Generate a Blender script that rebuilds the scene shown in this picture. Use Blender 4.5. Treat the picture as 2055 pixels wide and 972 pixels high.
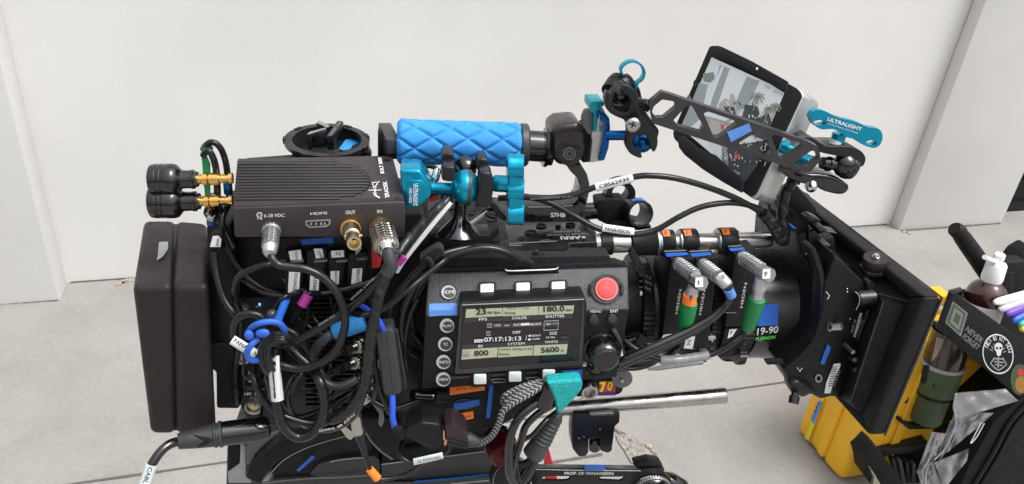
import bpy, bmesh, math, random
from mathutils import Vector as V, Matrix
from mathutils.geometry import tessellate_polygon
random.seed(7)
for o in list(bpy.data.objects): bpy.data.objects.remove(o)
SC = bpy.context.scene; COL = SC.collection
# ------------------------------------------------------------ camera
F = 1540.0; CX, CY = 1027.5, 486.0
CAM = V((0, 0, 1.55))
ZC = V((264, 2732, 1540)).normalized()                 # gravity up, in camera axes
XC = V((5273, 0, -1540)); XC.y = -(XC.x*ZC.x + XC.z*ZC.z)/ZC.y; XC.normalize()
YC = ZC.cross(XC)
RM = Matrix((XC, YC, ZC))                              # camera axes -> world (wall along X)
cam = bpy.data.objects.new('camera', bpy.data.cameras.new('camera')); COL.objects.link(cam)
cam.data.sensor_width = 36; cam.data.lens = 36*F/2055; cam.data.clip_start = .02; cam.data.clip_end = 500
cam.matrix_world = Matrix.Translation(CAM) @ RM.to_4x4()
SC.camera = cam
# ------------------------------------------------------------ sky, sun, exposure
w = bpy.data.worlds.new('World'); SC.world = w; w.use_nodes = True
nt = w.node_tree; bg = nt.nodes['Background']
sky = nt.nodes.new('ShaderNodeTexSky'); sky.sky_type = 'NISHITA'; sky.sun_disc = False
EL, AZ = math.radians(62), math.radians(126)           # azimuth from +Y, clockwise: right and towards the viewer
sky.sun_elevation = EL; sky.sun_rotation = AZ; sky.dust_density = 4; sky.air_density = 1.3
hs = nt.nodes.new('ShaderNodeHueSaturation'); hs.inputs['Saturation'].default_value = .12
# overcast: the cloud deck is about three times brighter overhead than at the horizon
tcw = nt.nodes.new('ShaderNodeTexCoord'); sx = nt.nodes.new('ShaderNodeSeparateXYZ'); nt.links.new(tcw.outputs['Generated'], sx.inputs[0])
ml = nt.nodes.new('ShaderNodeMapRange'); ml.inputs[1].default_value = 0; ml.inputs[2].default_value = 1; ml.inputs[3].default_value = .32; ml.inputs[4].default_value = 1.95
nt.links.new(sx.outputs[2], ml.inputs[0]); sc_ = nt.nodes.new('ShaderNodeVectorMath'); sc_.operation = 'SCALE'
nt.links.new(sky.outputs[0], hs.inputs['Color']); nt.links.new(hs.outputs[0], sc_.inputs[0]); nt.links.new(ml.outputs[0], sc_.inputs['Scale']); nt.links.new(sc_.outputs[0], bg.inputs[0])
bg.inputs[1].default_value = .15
sun = bpy.data.objects.new('sun', bpy.data.lights.new('sun', 'SUN')); COL.objects.link(sun)
sun.data.energy = 1.45; sun.data.angle = math.radians(30); sun.data.color = (1, .965, .92)
sd = V((math.sin(AZ)*math.cos(EL), math.cos(AZ)*math.cos(EL), math.sin(EL)))
sun.rotation_euler = sd.to_track_quat('Z', 'Y').to_euler(); sun.location = (2, -2, 6)
SC.view_settings.view_transform = 'Standard'; SC.view_settings.look = 'None'
SC.view_settings.exposure = 0.36; SC.view_settings.gamma = 1
SC.render.resolution_x = 1024; SC.render.resolution_y = 484
# ------------------------------------------------------------ pixel rays and frames
def ray(px, py): return RM @ V(((px-CX)/F, -(py-CY)/F, -1))
def dep(p): return -(RM.transposed() @ (p-CAM)).z
def G(px, py, z=0.0):
    r = ray(px, py); return CAM + r*((z-CAM.z)/r.z)
YR = (RM @ V((-.12, .48, -1))).normalized()
XR = RM @ V((1, .03, 0)); XR = (XR - YR*XR.dot(YR)).normalized()
ZR = XR.cross(YR)
O = CAM + ray(CX, CY)*.80
class Fr:
    """a plane in space: outlines are laid out on it, h is millimetres along its normal"""
    def __init__(s, o, n): s.o = o; s.n = n.normalized()
    def p(s, px, py, h=0):
        r = ray(px, py); o = s.o + s.n*(h/1000)
        return CAM + r*((o-CAM).dot(s.n)/r.dot(s.n))
def rig(d=0): return Fr(O + YR*(d/1000), -YR)
def P(px, py, d=0): return rig(d).p(px, py)
def f3(a, b, c):
    a, b, c = P(*a), P(*b), P(*c); n = (b-a).cross(c-a)
    if n.dot(CAM-a) < 0: n = -n
    return Fr(a, n)
def top(px, py, d): return Fr(P(px, py, d), ZR)
def K(ox, oy, s, pts): return [(ox+x/s, oy+y/s) + tuple(r) for x, y, *r in pts]
def rect(x0, y0, x1, y1): return [(x0, y0), (x1, y0), (x1, y1), (x0, y1)]
def ell(x, y, rx, ry=None, n=28, a0=0, a1=360):
    ry = rx if ry is None else ry
    k = n if a1-a0 >= 360 else n+1
    return [(x+rx*math.cos(math.radians(a0+(a1-a0)*i/n)), y+ry*math.sin(math.radians(a0+(a1-a0)*i/n))) for i in range(k)]
def rnd(pts, r=4, n=4):
    out = []; N = len(pts)
    for i in range(N):
        p = V(pts[i][:2]); a = V(pts[i-1][:2])-p; b = V(pts[(i+1) % N][:2])-p
        ra = min(r, a.length*.45, b.length*.45); A = p+a.normalized()*ra; B = p+b.normalized()*ra
        for k in range(n+1):
            t = k/n; q = A*(1-t)**2 + p*2*t*(1-t) + B*t*t; out.append((q.x, q.y))
    return out
def stroke(path, wd):
    L, R_ = [], []; n = len(path)
    for i in range(n):
        a = V(path[max(i-1, 0)]); b = V(path[min(i+1, n-1)]); t = (b-a).normalized(); m = V((-t.y, t.x))*wd/2
        p = V(path[i]); L.append(tuple(p+m)); R_.append(tuple(p-m))
    return L + R_[::-1]
def crom(pts, sub=8):
    out = []; n = len(pts)
    for i in range(n-1):
        p0 = pts[max(i-1, 0)]; p1 = pts[i]; p2 = pts[i+1]; p3 = pts[min(i+2, n-1)]
        for k in range(sub):
            t = k/sub
            out.append(.5*((2*p1)+(p2-p0)*t+(2*p0-5*p1+4*p2-p3)*t*t+(3*p1-p0-3*p2+p3)*t**3))
    out.append(pts[-1].copy()); return out
# ------------------------------------------------------------ materials
MATS = {}
def mat(name, col, rough=.5, metal=0, bump=0, bs=400, var=.0, vs=60, spec=.5, emit=0, coat=0, trans=0, sheen=0, rv=.12):
    m = bpy.data.materials.new(name); m.use_nodes = True; t = m.node_tree; b = t.nodes['Principled BSDF']
    b.inputs['Base Color'].default_value = (*col, 1); b.inputs['Metallic'].default_value = metal
    b.inputs['Roughness'].default_value = rough; b.inputs['Specular IOR Level'].default_value = spec
    if coat: b.inputs['Coat Weight'].default_value = coat; b.inputs['Coat Roughness'].default_value = .1
    if trans: b.inputs['Transmission Weight'].default_value = trans
    if sheen: b.inputs['Sheen Weight'].default_value = sheen
    if emit: b.inputs['Emission Color'].default_value = (*col, 1); b.inputs['Emission Strength'].default_value = emit
    tc = t.nodes.new('ShaderNodeTexCoord')
    def noise(sc, det=6):
        n = t.nodes.new('ShaderNodeTexNoise'); n.inputs['Scale'].default_value = sc; n.inputs['Detail'].default_value = det
        t.links.new(tc.outputs['Object'], n.inputs['Vector']); return n
    if var:
        n = noise(vs); r = t.nodes.new('ShaderNodeMapRange'); r.inputs[1].default_value = .3; r.inputs[2].default_value = .7
        r.inputs[3].default_value = 1-var; r.inputs[4].default_value = 1+var
        mx = t.nodes.new('ShaderNodeVectorMath'); mx.operation = 'SCALE'; mx.inputs[0].default_value = col
        t.links.new(n.outputs[0], r.inputs[0]); t.links.new(r.outputs[0], mx.inputs['Scale']); t.links.new(mx.outputs[0], b.inputs['Base Color'])
    if rv and not emit:
        n = noise(45, 8); r = t.nodes.new('ShaderNodeMapRange'); r.inputs[1].default_value = .35; r.inputs[2].default_value = .65
        r.inputs[3].default_value = max(.03, rough-rv); r.inputs[4].default_value = min(1, rough+rv)
        t.links.new(n.outputs[0], r.inputs[0]); t.links.new(r.outputs[0], b.inputs['Roughness'])
    if bump:
        n = noise(bs, 4); u = t.nodes.new('ShaderNodeBump'); u.inputs['Strength'].default_value = bump; u.inputs['Distance'].default_value = .002
        t.links.new(n.outputs[0], u.inputs['Height']); t.links.new(u.outputs[0], b.inputs['Normal'])
    MATS[name] = m; return m
def scratch(m, col, thr=.62, sc=90):
    """pale rubbed flecks and dust, fixed to the surface"""
    t = m.node_tree; b = t.nodes['Principled BSDF']; tc = t.nodes.new('ShaderNodeTexCoord')
    n = t.nodes.new('ShaderNodeTexNoise'); n.inputs['Scale'].default_value = sc; n.inputs['Detail'].default_value = 9; n.inputs['Roughness'].default_value = .75
    r = t.nodes.new('ShaderNodeMapRange'); r.inputs[1].default_value = thr; r.inputs[2].default_value = thr+.06
    x = t.nodes.new('ShaderNodeMix'); x.data_type = 'RGBA'
    src = b.inputs['Base Color'].links[0].from_socket if b.inputs['Base Color'].links else None
    if src: t.links.new(src, x.inputs['A'])
    else: x.inputs['A'].default_value = b.inputs['Base Color'].default_value
    x.inputs['B'].default_value = (*col, 1)
    t.links.new(tc.outputs['Object'], n.inputs['Vector']); t.links.new(n.outputs[0], r.inputs[0])
    t.links.new(r.outputs[0], x.inputs['Factor']); t.links.new(x.outputs['Result'], b.inputs['Base Color'])
mat('black', (.0065, .0065, .008), .42, bump=.15, bs=900, spec=.3)
mat('black_soft', (.0095, .0095, .011), .58, bump=.3, bs=700, spec=.22)
mat('black_gloss', (.004, .004, .005), .13, spec=.8, rv=.06)
mat('black_metal', (.012, .012, .014), .30, metal=.2, spec=.45)
mat('plum_metal', (.035, .024, .029), .38, metal=.4, var=.12)
mat('dark_grey', (.033, .034, .038), .5, bump=.2, bs=600, var=.1)
mat('mid_grey', (.14, .14, .145), .5, metal=.2, var=.15)
mat('pale_grey', (.34, .34, .34), .5, var=.15)
mat('housing', (.036, .030, .033), .46, metal=.25, bump=.12, bs=1200, var=.08)
mat('battery_shell', (.022, .0155, .0172), .44, bump=.2, bs=1500, var=.1, vs=20, spec=.25)
mat('crinkle', (.05, .052, .057), .36, bump=.55, bs=800, var=.1)
mat('velcro', (.013, .013, .018), .95, bump=1.0, bs=1600, var=.5, vs=900, sheen=.1, spec=.1)
mat('rubber_cable', (.008, .0085, .010), .27, var=.15, vs=30, spec=.45)
mat('gloss_cable', (.004, .004, .005), .17, spec=.8)
mat('grey_cable', (.035, .038, .042), .42, var=.12)
mat('teal', (.004, .30, .47), .24, metal=.7, var=.08, spec=.6)
mat('cobalt', (.004, .10, .34), .28, metal=.75)
mat('sea_teal', (.01, .30, .36), .35, metal=.5)
mat('blue_rubber', (.035, .25, .62), .75, bump=.25, bs=900, var=.06, spec=.35)
mat('blue_tape', (.012, .115, .52), .55, bump=.15, bs=500, var=.08)
mat('pale_blue_tape', (.10, .26, .70), .6, bump=.25, bs=500, var=.08)
mat('blue_cable', (.03, .10, .72), .35)
mat('blue_strap', (.02, .10, .48), .55, var=.1)
mat('white', (.80, .80, .79), .45, var=.04)
mat('paper', (.74, .75, .75), .6, var=.06, vs=300)
mat('frost', (.55, .60, .60), .4, var=.05)
mat('ink', (.012, .012, .014), .6)
mat('print', (.72, .72, .72), .5)
mat('grey_print', (.33, .33, .34), .5)
mat('green_print', (.16, .72, .12), .5)
mat('orange', (.92, .22, .02), .55, var=.05)
mat('red', (.40, .01, .01), .4)
mat('burgundy', (.07, .003, .006), .25, metal=.4)
mat('rec_red', (.50, .04, .04), .5)
mat('pink_ring', (.50, .12, .12), .5)
mat('magenta', (.30, .02, .20), .5)
mat('green', (.003, .20, .05), .5, bump=.2, bs=300)
mat('black_plum', (.014, .009, .011), .22, spec=.6, var=.3, vs=60)
mat('faint_print', (.17, .18, .18), .5)
mat('chrome', (.66, .65, .64), .14, metal=1, rv=.08)
mat('steel', (.46, .445, .43), .3, metal=1, var=.12, vs=80)
mat('silver', (.44, .45, .455), .36, metal=.9, var=.08)
mat('aluminium', (.52, .53, .525), .36, metal=.7, var=.06)
mat('gold', (.80, .50, .16), .22, metal=1)
mat('brass_pale', (.66, .56, .36), .3, metal=1)
mat('nickel', (.50, .48, .43), .25, metal=1)
mat('copper', (.75, .38, .22), .3, metal=1)
mat('lcd', (.30, .315, .22), .35, emit=.30)
mat('lcd_dark', (.014, .009, .012), .10, spec=.5)
mat('lcd_bar', (.035, .03, .032), .2)
mat('key_white', (.66, .73, .74), .45)
mat('glitter', (.01, .40, .41), .3, metal=.3, var=.35, vs=700, bump=.8, bs=900)
mat('clear_sleeve', (.20, .21, .21), .25, coat=.6, var=.2, vs=200)
mat('yellow_case', (.82, .45, .018), .45, bump=.1, bs=300, var=.05, vs=8)
mat('yellow_tape', (.72, .62, .02), .5)
mat('olive', (.055, .088, .04), .55, var=.08, vs=20)
mat('brown_glass', (.045, .012, .010), .07, spec=.6, coat=.5)
mat('smoked', (.035, .022, .022), .1, spec=.6, coat=.4, var=.4, vs=10)
mat('tan', (.35, .30, .24), .35)
mat('tarp', (.33, .33, .345), .34, metal=.6, bump=.5, bs=140, var=.10, vs=12)
mat('wood', (.36, .17, .035), .6, var=.15, vs=10)
mat('purple', (.14, .05, .38), .4); mat('marker_grey', (.42, .43, .45), .4); mat('marker_blue', (.015, .08, .42), .4)
mat('mint', (.05, .42, .30), .4); mat('lemon', (.80, .66, .02), .4)
mat('deep_purple', (.06, .02, .16), .5)
mat('clear_white', (.62, .64, .66), .12, coat=.8)
mat('led', (.05, .3, 1), .3, emit=3)
mat('screen_sky', (.42, .45, .46), .12, emit=.32); mat('screen_mid', (.20, .225, .235), .12, emit=.26)
mat('lens_black', (.011, .011, .013), .27, bump=.1, bs=900, spec=.7, rv=.05)
mat('screen_dark', (.03, .035, .04), .25, emit=.25); mat('screen_green', (.13, .15, .13), .3, emit=.3)
mat('screen_red', (.35, .03, .02), .3, emit=.35); mat('screen_tan', (.27, .255, .24), .3, emit=.3)
mat('screen_pale', (.38, .42, .43), .3, emit=.32)
for n_, c_, t_, s_ in (('housing', (.28, .26, .26), .68, 60), ('battery_shell', (.16, .14, .14), .70, 35), ('black', (.12, .12, .12), .72, 80),
        ('black_soft', (.10, .10, .10), .70, 70), ('black_metal', (.22, .22, .22), .72, 60), ('crinkle', (.3, .3, .3), .72, 120),
        ('rubber_cable', (.10, .10, .10), .70, 60), ('velcro', (.16, .16, .17), .68, 220), ('plum_metal', (.2, .18, .18), .7, 80), ('glitter', (.65, .8, .8), .61, 420), ('yellow_case', (.55, .30, .05), .7, 12)):
    scratch(MATS[n_], c_, t_, s_)
def paint_wall():
    m = mat('wall_paint', (.672, .668, .658), .8, bump=.22, bs=160, var=.05, vs=1.6, spec=.2); scratch(m, (.62, .61, .60), .72, 5); return m
def concrete():
    m = bpy.data.materials.new('concrete'); m.use_nodes = True; t = m.node_tree; b = t.nodes['Principled BSDF']; MATS['concrete'] = m
    b.inputs['Roughness'].default_value = .9; b.inputs['Specular IOR Level'].default_value = .2
    g = t.nodes.new('ShaderNodeNewGeometry')
    def n(sc, d, rg=.6):
        x = t.nodes.new('ShaderNodeTexNoise'); x.inputs['Scale'].default_value = sc; x.inputs['Detail'].default_value = d; x.inputs['Roughness'].default_value = rg
        t.links.new(g.outputs['Position'], x.inputs['Vector']); return x
    a, c, e = n(2.6, 10, .7), n(70, 6, .75), n(190, 2)
    r = t.nodes.new('ShaderNodeValToRGB'); r.color_ramp.elements[0].position = .3; r.color_ramp.elements[1].position = .72
    r.color_ramp.elements[0].color = (.225, .215, .203, 1); r.color_ramp.elements[1].color = (.305, .294, .28, 1)
    t.links.new(a.outputs[0], r.inputs[0])
    r2 = t.nodes.new('ShaderNodeMapRange'); r2.inputs[1].default_value = .3; r2.inputs[2].default_value = .7; r2.inputs[3].default_value = .90; r2.inputs[4].default_value = 1.08
    t.links.new(c.outputs[0], r2.inputs[0])
    r3 = t.nodes.new('ShaderNodeMapRange'); r3.inputs[1].default_value = .29; r3.inputs[2].default_value = .36; r3.inputs[3].default_value = .6; r3.inputs[4].default_value = 1
    t.links.new(e.outputs[0], r3.inputs[0])
    mu = t.nodes.new('ShaderNodeMath'); mu.operation = 'MULTIPLY'; t.links.new(r2.outputs[0], mu.inputs[0]); t.links.new(r3.outputs[0], mu.inputs[1])
    s = t.nodes.new('ShaderNodeVectorMath'); s.operation = 'SCALE'; t.links.new(r.outputs[0], s.inputs[0]); t.links.new(mu.outputs[0], s.inputs['Scale'])
    t.links.new(s.outputs[0], b.inputs['Base Color'])
    u = t.nodes.new('ShaderNodeBump'); u.inputs['Strength'].default_value = .3; u.inputs['Distance'].default_value = .003
    t.links.new(c.outputs[0], u.inputs['Height']); t.links.new(u.outputs[0], b.inputs['Normal'])
def braid():
    m = bpy.data.materials.new('braid'); m.use_nodes = True; t = m.node_tree; b = t.nodes['Principled BSDF']; MATS['braid'] = m
    b.inputs['Roughness'].default_value = .6
    uv = t.nodes.new('ShaderNodeUVMap'); sp = t.nodes.new('ShaderNodeSeparateXYZ'); t.links.new(uv.outputs[0], sp.inputs[0])
    def M(op, a, b_=None):
        n = t.nodes.new('ShaderNodeMath'); n.operation = op
        for i, q in enumerate((a, b_)):
            if q is None: continue
            if isinstance(q, (int, float)): n.inputs[i].default_value = q
            else: t.links.new(q, n.inputs[i])
        return n.outputs[0]
    z = M('ABSOLUTE', M('SUBTRACT', M('FRACT', M('MULTIPLY', sp.outputs[0], 3)), .5))
    v = M('FRACT', M('ADD', M('MULTIPLY', sp.outputs[1], 230), M('MULTIPLY', z, 1.4)))
    k = M('GREATER_THAN', v, .56)
    x = t.nodes.new('ShaderNodeMix'); x.data_type = 'RGBA'; x.inputs['A'].default_value = (.02, .02, .022, 1); x.inputs['B'].default_value = (.26, .27, .28, 1)
    t.links.new(k, x.inputs['Factor']); t.links.new(x.outputs['Result'], b.inputs['Base Color'])
paint_wall(); concrete(); braid()
# ------------------------------------------------------------ mesh builder
TXT = {}
def text_mesh(s, bold):
    k = (s, bold)
    if k not in TXT:
        cu = bpy.data.curves.new('t', 'FONT'); cu.body = s; cu.size = 1; cu.offset = bold; cu.resolution_u = 3
        ob = bpy.data.objects.new('t', cu); COL.objects.link(ob); bpy.context.view_layer.update()
        me = bpy.data.meshes.new_from_object(ob.evaluated_get(bpy.context.evaluated_depsgraph_get()))
        vs = [tuple(v.co) for v in me.vertices]; fs = [tuple(p.vertices) for p in me.polygons]
        bpy.data.objects.remove(ob); bpy.data.curves.remove(cu); bpy.data.meshes.remove(me)
        x0 = min(v[0] for v in vs); x1 = max(v[0] for v in vs)
        TXT[k] = ([((v[0]-x0)/(x1-x0), v[1]/.70) for v in vs], fs)
    return TXT[k]
class MB:
    def __init__(s): s.v = []; s.f = []; s.m = []; s.mats = []; s.uv = {}
    def mi(s, m):
        if m not in s.mats: s.mats.append(m)
        return s.mats.index(m)
    def add(s, vs, fs, m, uvs=None):
        b = len(s.v); s.v += [V(v) for v in vs]; k = s.mi(m)
        for i, f in enumerate(fs):
            if uvs: s.uv[len(s.f)] = uvs[i]
            s.f.append([b+j for j in f]); s.m.append(k)
        return s
    def addbm(s, bm, m, bev=0, seg=2):
        bmesh.ops.recalc_face_normals(bm, faces=bm.faces)
        if bev:
            es = [e for e in bm.edges if len(e.link_faces) == 2 and e.calc_face_angle(0) > .5]
            bmesh.ops.bevel(bm, geom=es, offset=bev/1000, segments=seg, profile=.5, affect='EDGES', clamp_overlap=True)
        bm.verts.index_update()
        s.add([v.co.copy() for v in bm.verts], [[v.index for v in f.verts] for f in bm.faces], m); bm.free(); return s
    def prism(s, fr, pts, h0, h1, m, bev=0, seg=2):
        bm = bmesh.new(); a = [fr.p(x, y, h1) for x, y, *_ in pts]; dn = fr.n*((h0-h1)/1000)
        A = [bm.verts.new(p) for p in a]; B = [bm.verts.new(p+dn) for p in a]
        bm.faces.new(A); bm.faces.new(B[::-1]); n = len(A)
        for i in range(n): bm.faces.new((A[i], B[i], B[(i+1) % n], A[(i+1) % n]))
        return s.addbm(bm, m, bev, seg)
    def sheet(s, fr, pts, h, m): return s.prism(fr, pts, h-.25, h, m)
    def plate(s, fr, outer, holes, h0, h1, m):
        loops = [[fr.p(x, y, h1) for x, y, *_ in l] for l in [outer]+holes]; dn = fr.n*((h0-h1)/1000)
        flat = [p for l in loops for p in l]; tris = tessellate_polygon(loops); N = len(flat)
        fs = [tuple(t) for t in tris] + [tuple(N+i for i in t[::-1]) for t in tris]; b = 0
        for l in loops:
            n = len(l); fs += [(b+i, N+b+i, N+b+(i+1) % n, b+(i+1) % n) for i in range(n)]; b += n
        bm = bmesh.new(); vv = [bm.verts.new(p) for p in flat+[p+dn for p in flat]]
        for f in fs:
            try: bm.faces.new([vv[i] for i in f])
            except ValueError: pass
        return s.addbm(bm, m)
    def hexa(s, f4, b4, m, bev=0, seg=2):
        bm = bmesh.new(); A = [bm.verts.new(p) for p in f4]; B = [bm.verts.new(p) for p in b4]
        bm.faces.new(A); bm.faces.new(B[::-1])
        for i in range(4): bm.faces.new((A[i], B[i], B[(i+1) % 4], A[(i+1) % 4]))
        return s.addbm(bm, m, bev, seg)
    def lathe(s, A, B, prof, m, seg=28, knurl=None, caps=True):
        """prof: (t along A-B, radius in metres[, material])"""
        ax = (B-A).normalized(); u = ax.orthogonal().normalized(); w_ = ax.cross(u); L = (B-A)
        for j in range(len(prof)-1):
            (t0, r0), (t1, r1) = prof[j][:2], prof[j+1][:2]; mm = prof[j+1][2] if len(prof[j+1]) > 2 else m
            vs = []
            for t, r in ((t0, r0), (t1, r1)):
                for i in range(seg):
                    a = 2*math.pi*i/seg; q = r*(1+(knurl if (knurl and i % 2) else 0))
                    vs.append(A+L*t+(u*math.cos(a)+w_*math.sin(a))*q)
            s.add(vs, [(i, (i+1) % seg, seg+(i+1) % seg, seg+i) for i in range(seg)], mm)
        for t, r, fl in () if not caps else ((prof[0][0], prof[0][1], 1), (prof[-1][0], prof[-1][1], 0)):
            if r > 1e-6:
                vs = [A+L*t+(u*math.cos(2*math.pi*i/seg)+w_*math.sin(2*math.pi*i/seg))*r for i in range(seg)]
                s.add(vs, [tuple(range(seg))[::-1] if fl else tuple(range(seg))], prof[-1][2] if (not fl and len(prof[-1]) > 2) else m)
        return s
    def cyl(s, a, b, prof, m, seg=28, knurl=None):
        """a, b: (px, py, depth); prof: (t, radius in picture units[, material])"""
        A, B = P(*a), P(*b)
        return s.lathe(A, B, [(t, r*dep(A.lerp(B, min(max(t, 0), 1)))/F, *q) for t, r, *q in prof], m, seg, knurl)
    def ball(s, c, r, m, sc=(1, 1, 1), n=20, k=12):
        C_ = P(*c); R_ = r*dep(C_)/F; vs = []
        for j in range(k+1):
            th = math.pi*j/k
            for i in range(n):
                a = 2*math.pi*i/n
                vs.append(C_ + XR*(R_*sc[0]*math.sin(th)*math.cos(a)) + YR*(R_*sc[1]*math.sin(th)*math.sin(a)) + ZR*(R_*sc[2]*math.cos(th)))
        return s.add(vs, [(j*n+i, (j+1)*n+i, (j+1)*n+(i+1) % n, j*n+(i+1) % n) for j in range(k) for i in range(n)], m)
    def tubew(s, pts, rad, m, seg=12, spiral=None, cap=True, sub=8):
        C_ = crom(pts, sub); n = len(C_); rr = []
        for i in range(n):
            x = i/sub; j = min(int(x), len(rad)-2); rr.append(rad[j]+(rad[j+1]-rad[j])*(x-j))
        if spiral:                                        # dense resampling for a helical wrap
            C2, r2 = [], []
            for i in range(n-1):
                L = (C_[i+1]-C_[i]).length; k = max(1, int(L/.0009))
                for q in range(k): C2.append(C_[i].lerp(C_[i+1], q/k)); r2.append(rr[i])
            C_, rr = C2, r2; n = len(C_); seg = 18
        t = (C_[1]-C_[0]).normalized(); u = t.orthogonal().normalized(); vs = []; ln = 0; lens = []
        for i in range(n):
            t2 = (C_[min(i+1, n-1)]-C_[max(i-1, 0)]).normalized()
            u = (u-t2*u.dot(t2)).normalized(); w_ = t2.cross(u)
            if i: ln += (C_[i]-C_[i-1]).length
            lens.append(ln)
            for k in range(seg):
                a = 2*math.pi*k/seg; r = rr[i]
                if spiral:
                    ph = (ln/spiral[0]+k/seg) % 1; r *= 1+spiral[1]*min(1, ph/.10, max(0, (.82-ph)/.08))
                vs.append(C_[i]+(u*math.cos(a)+w_*math.sin(a))*r)
        fs, uvs = [], []
        for i in range(n-1):
            for k in range(seg):
                k2 = (k+1) % seg; fs.append((i*seg+k, i*seg+k2, (i+1)*seg+k2, (i+1)*seg+k))
                uvs.append(((k/seg, lens[i]), ((k+1)/seg, lens[i]), ((k+1)/seg, lens[i+1]), (k/seg, lens[i+1])))
        if cap:
            fs += [tuple(range(seg))[::-1], tuple((n-1)*seg+k for k in range(seg))]; uvs += [tuple((0, 0) for _ in range(seg))]*2
        b0 = len(s.f); s.add(vs, fs, m, uvs)
        if spiral:
            kk = s.mi('ink')
            for i in range(n-1):
                for k in range(seg):
                    if (lens[i]/spiral[0]+(k+.5)/seg) % 1 > .78: s.m[b0+i*seg+k] = kk
        return s
    def cable(s, pts, r, m='rubber_cable', **kw):
        W = [P(*p[:3]) for p in pts]
        return s.tubew(W, [(p[3] if len(p) > 3 else r)*dep(q)/F for p, q in zip(pts, W)], m, **kw)
    def text(s, fr, st, a, b, h, m='print', up=None, lift=.3, bold=.0):
        """lettering in the plane of fr from baseline start a to end b, capitals h high"""
        if 'M' in st or 'W' in st: bold = 0
        d = V((b[0]-a[0], b[1]-a[1])); u = V(up) if up else V((d.y, -d.x)).normalized()
        vs, fs = text_mesh(st, bold)
        return s.add([fr.p(a[0]+d.x*x+u.x*h*y, a[1]+d.y*x+u.y*h*y, lift) for x, y in vs], fs, m)
    def build(s, name, parent=None, wn=False, label=None):
        me = bpy.data.meshes.new(name)
        if parent is not None:
            o0 = V((0, 0, 0)); q = parent
            while q: o0 += q.location; q = q.parent
        else:
            lo = V([min(v[i] for v in s.v) for i in range(3)]); hi = V([max(v[i] for v in s.v) for i in range(3)])
            o0 = V(((lo.x+hi.x)/2, (lo.y+hi.y)/2, lo.z))
        me.from_pydata([v-o0 for v in s.v], [], s.f)
        for m in s.mats: me.materials.append(MATS[m])
        me.polygons.foreach_set('material_index', s.m); me.polygons.foreach_set('use_smooth', [True]*len(s.f))
        if s.uv:
            l = me.uv_layers.new(name='UVMap')
            for fi, uu in s.uv.items():
                for k, li in enumerate(me.polygons[fi].loop_indices): l.data[li].uv = uu[k]
        bw = bmesh.new(); bw.from_mesh(me); bmesh.ops.remove_doubles(bw, verts=bw.verts, dist=2e-6); bw.to_mesh(me); bw.free()
        me.validate(); me.update(); me.set_sharp_from_angle(angle=math.radians(38))
        o = bpy.data.objects.new(name, me); COL.objects.link(o)
        if parent is not None: o.parent = parent
        else: o.location = o0
        if wn: o.modifiers.new('wn', 'WEIGHTED_NORMAL').keep_sharp = True
        if label: o['label'] = label
        return o
def tag(o, label, cat, group=None, kind=None):
    if kind: o['kind'] = kind
    if label: o['label'] = label
    if cat: o['category'] = cat
    if group: o['group'] = group
    return o
def thing(name, label, cat, at, group=None):
    o = bpy.data.objects.new(name, None); COL.objects.link(o); o.empty_display_size = .02
    o.location = at if isinstance(at, V) else P(*at); return tag(o, label, cat, group)
def knurl_ring(mb, c, rad_px, m, axis=ZR, h=6, seg=60):
    C_ = P(*c); r = rad_px*dep(C_)/F
    mb.lathe(C_, C_+axis*(h/1000), [(0, r), (.1, r*1.0), (.9, r), (1, r*.96)], m, seg, .05)
# ============================================================ the setting: ground and wall
def wbox(mb, x0, x1, y0, y1, z0, z1, m, bev=0):
    q = lambda y: [V((x0, y, z0)), V((x1, y, z0)), V((x1, y, z1)), V((x0, y, z1))]
    mb.hexa(q(y0), q(y1), m, bev)
g = MB(); g.add([V((-30, -30, 0)), V((30, -30, 0)), V((30, 30, 0)), V((-30, 30, 0))], [(0, 1, 2, 3)], 'concrete')
tag(g.build('pavement'), None, None, kind='structure')
def joint(a, b, wd=.008, ext=0):
    a, b = G(*a), G(*b); d = (b-a).normalized(); a -= d*ext; b += d*ext; n = V((-d.y, d.x, 0)); m = MB(); N = 60; vs = []
    for i in range(N+1):
        p = a.lerp(b, i/N); k = wd*(.5+.5*random.random())
        vs += [p+n*k/2+V((0, 0, .003)), p-n*k/2+V((0, 0, .003))]
    m.add(vs, [(2*i, 2*i+1, 2*i+3, 2*i+2) for i in range(N)], 'joint_dark')
    tag(m.build('pavement_joint'), None, None, kind='structure')
mat('joint_dark', (.10, .09, .08), .9); mat('dirt', (.215, .20, .18), .95, var=.4, vs=60, bump=.8, bs=120)
mat('pebble_tan', (.33, .27, .21), .8, var=.2); mat('pebble_dark', (.10, .09, .085), .8, var=.2); mat('patch', (.42, .42, .40), .9, var=.05)
joint((150, 972), (1595, 765), .009, 2.5)
joint((1110, 929), (1196, 915), .012, .02)
joint((1165, 800), (1330, 950), .012, .0)
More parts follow.
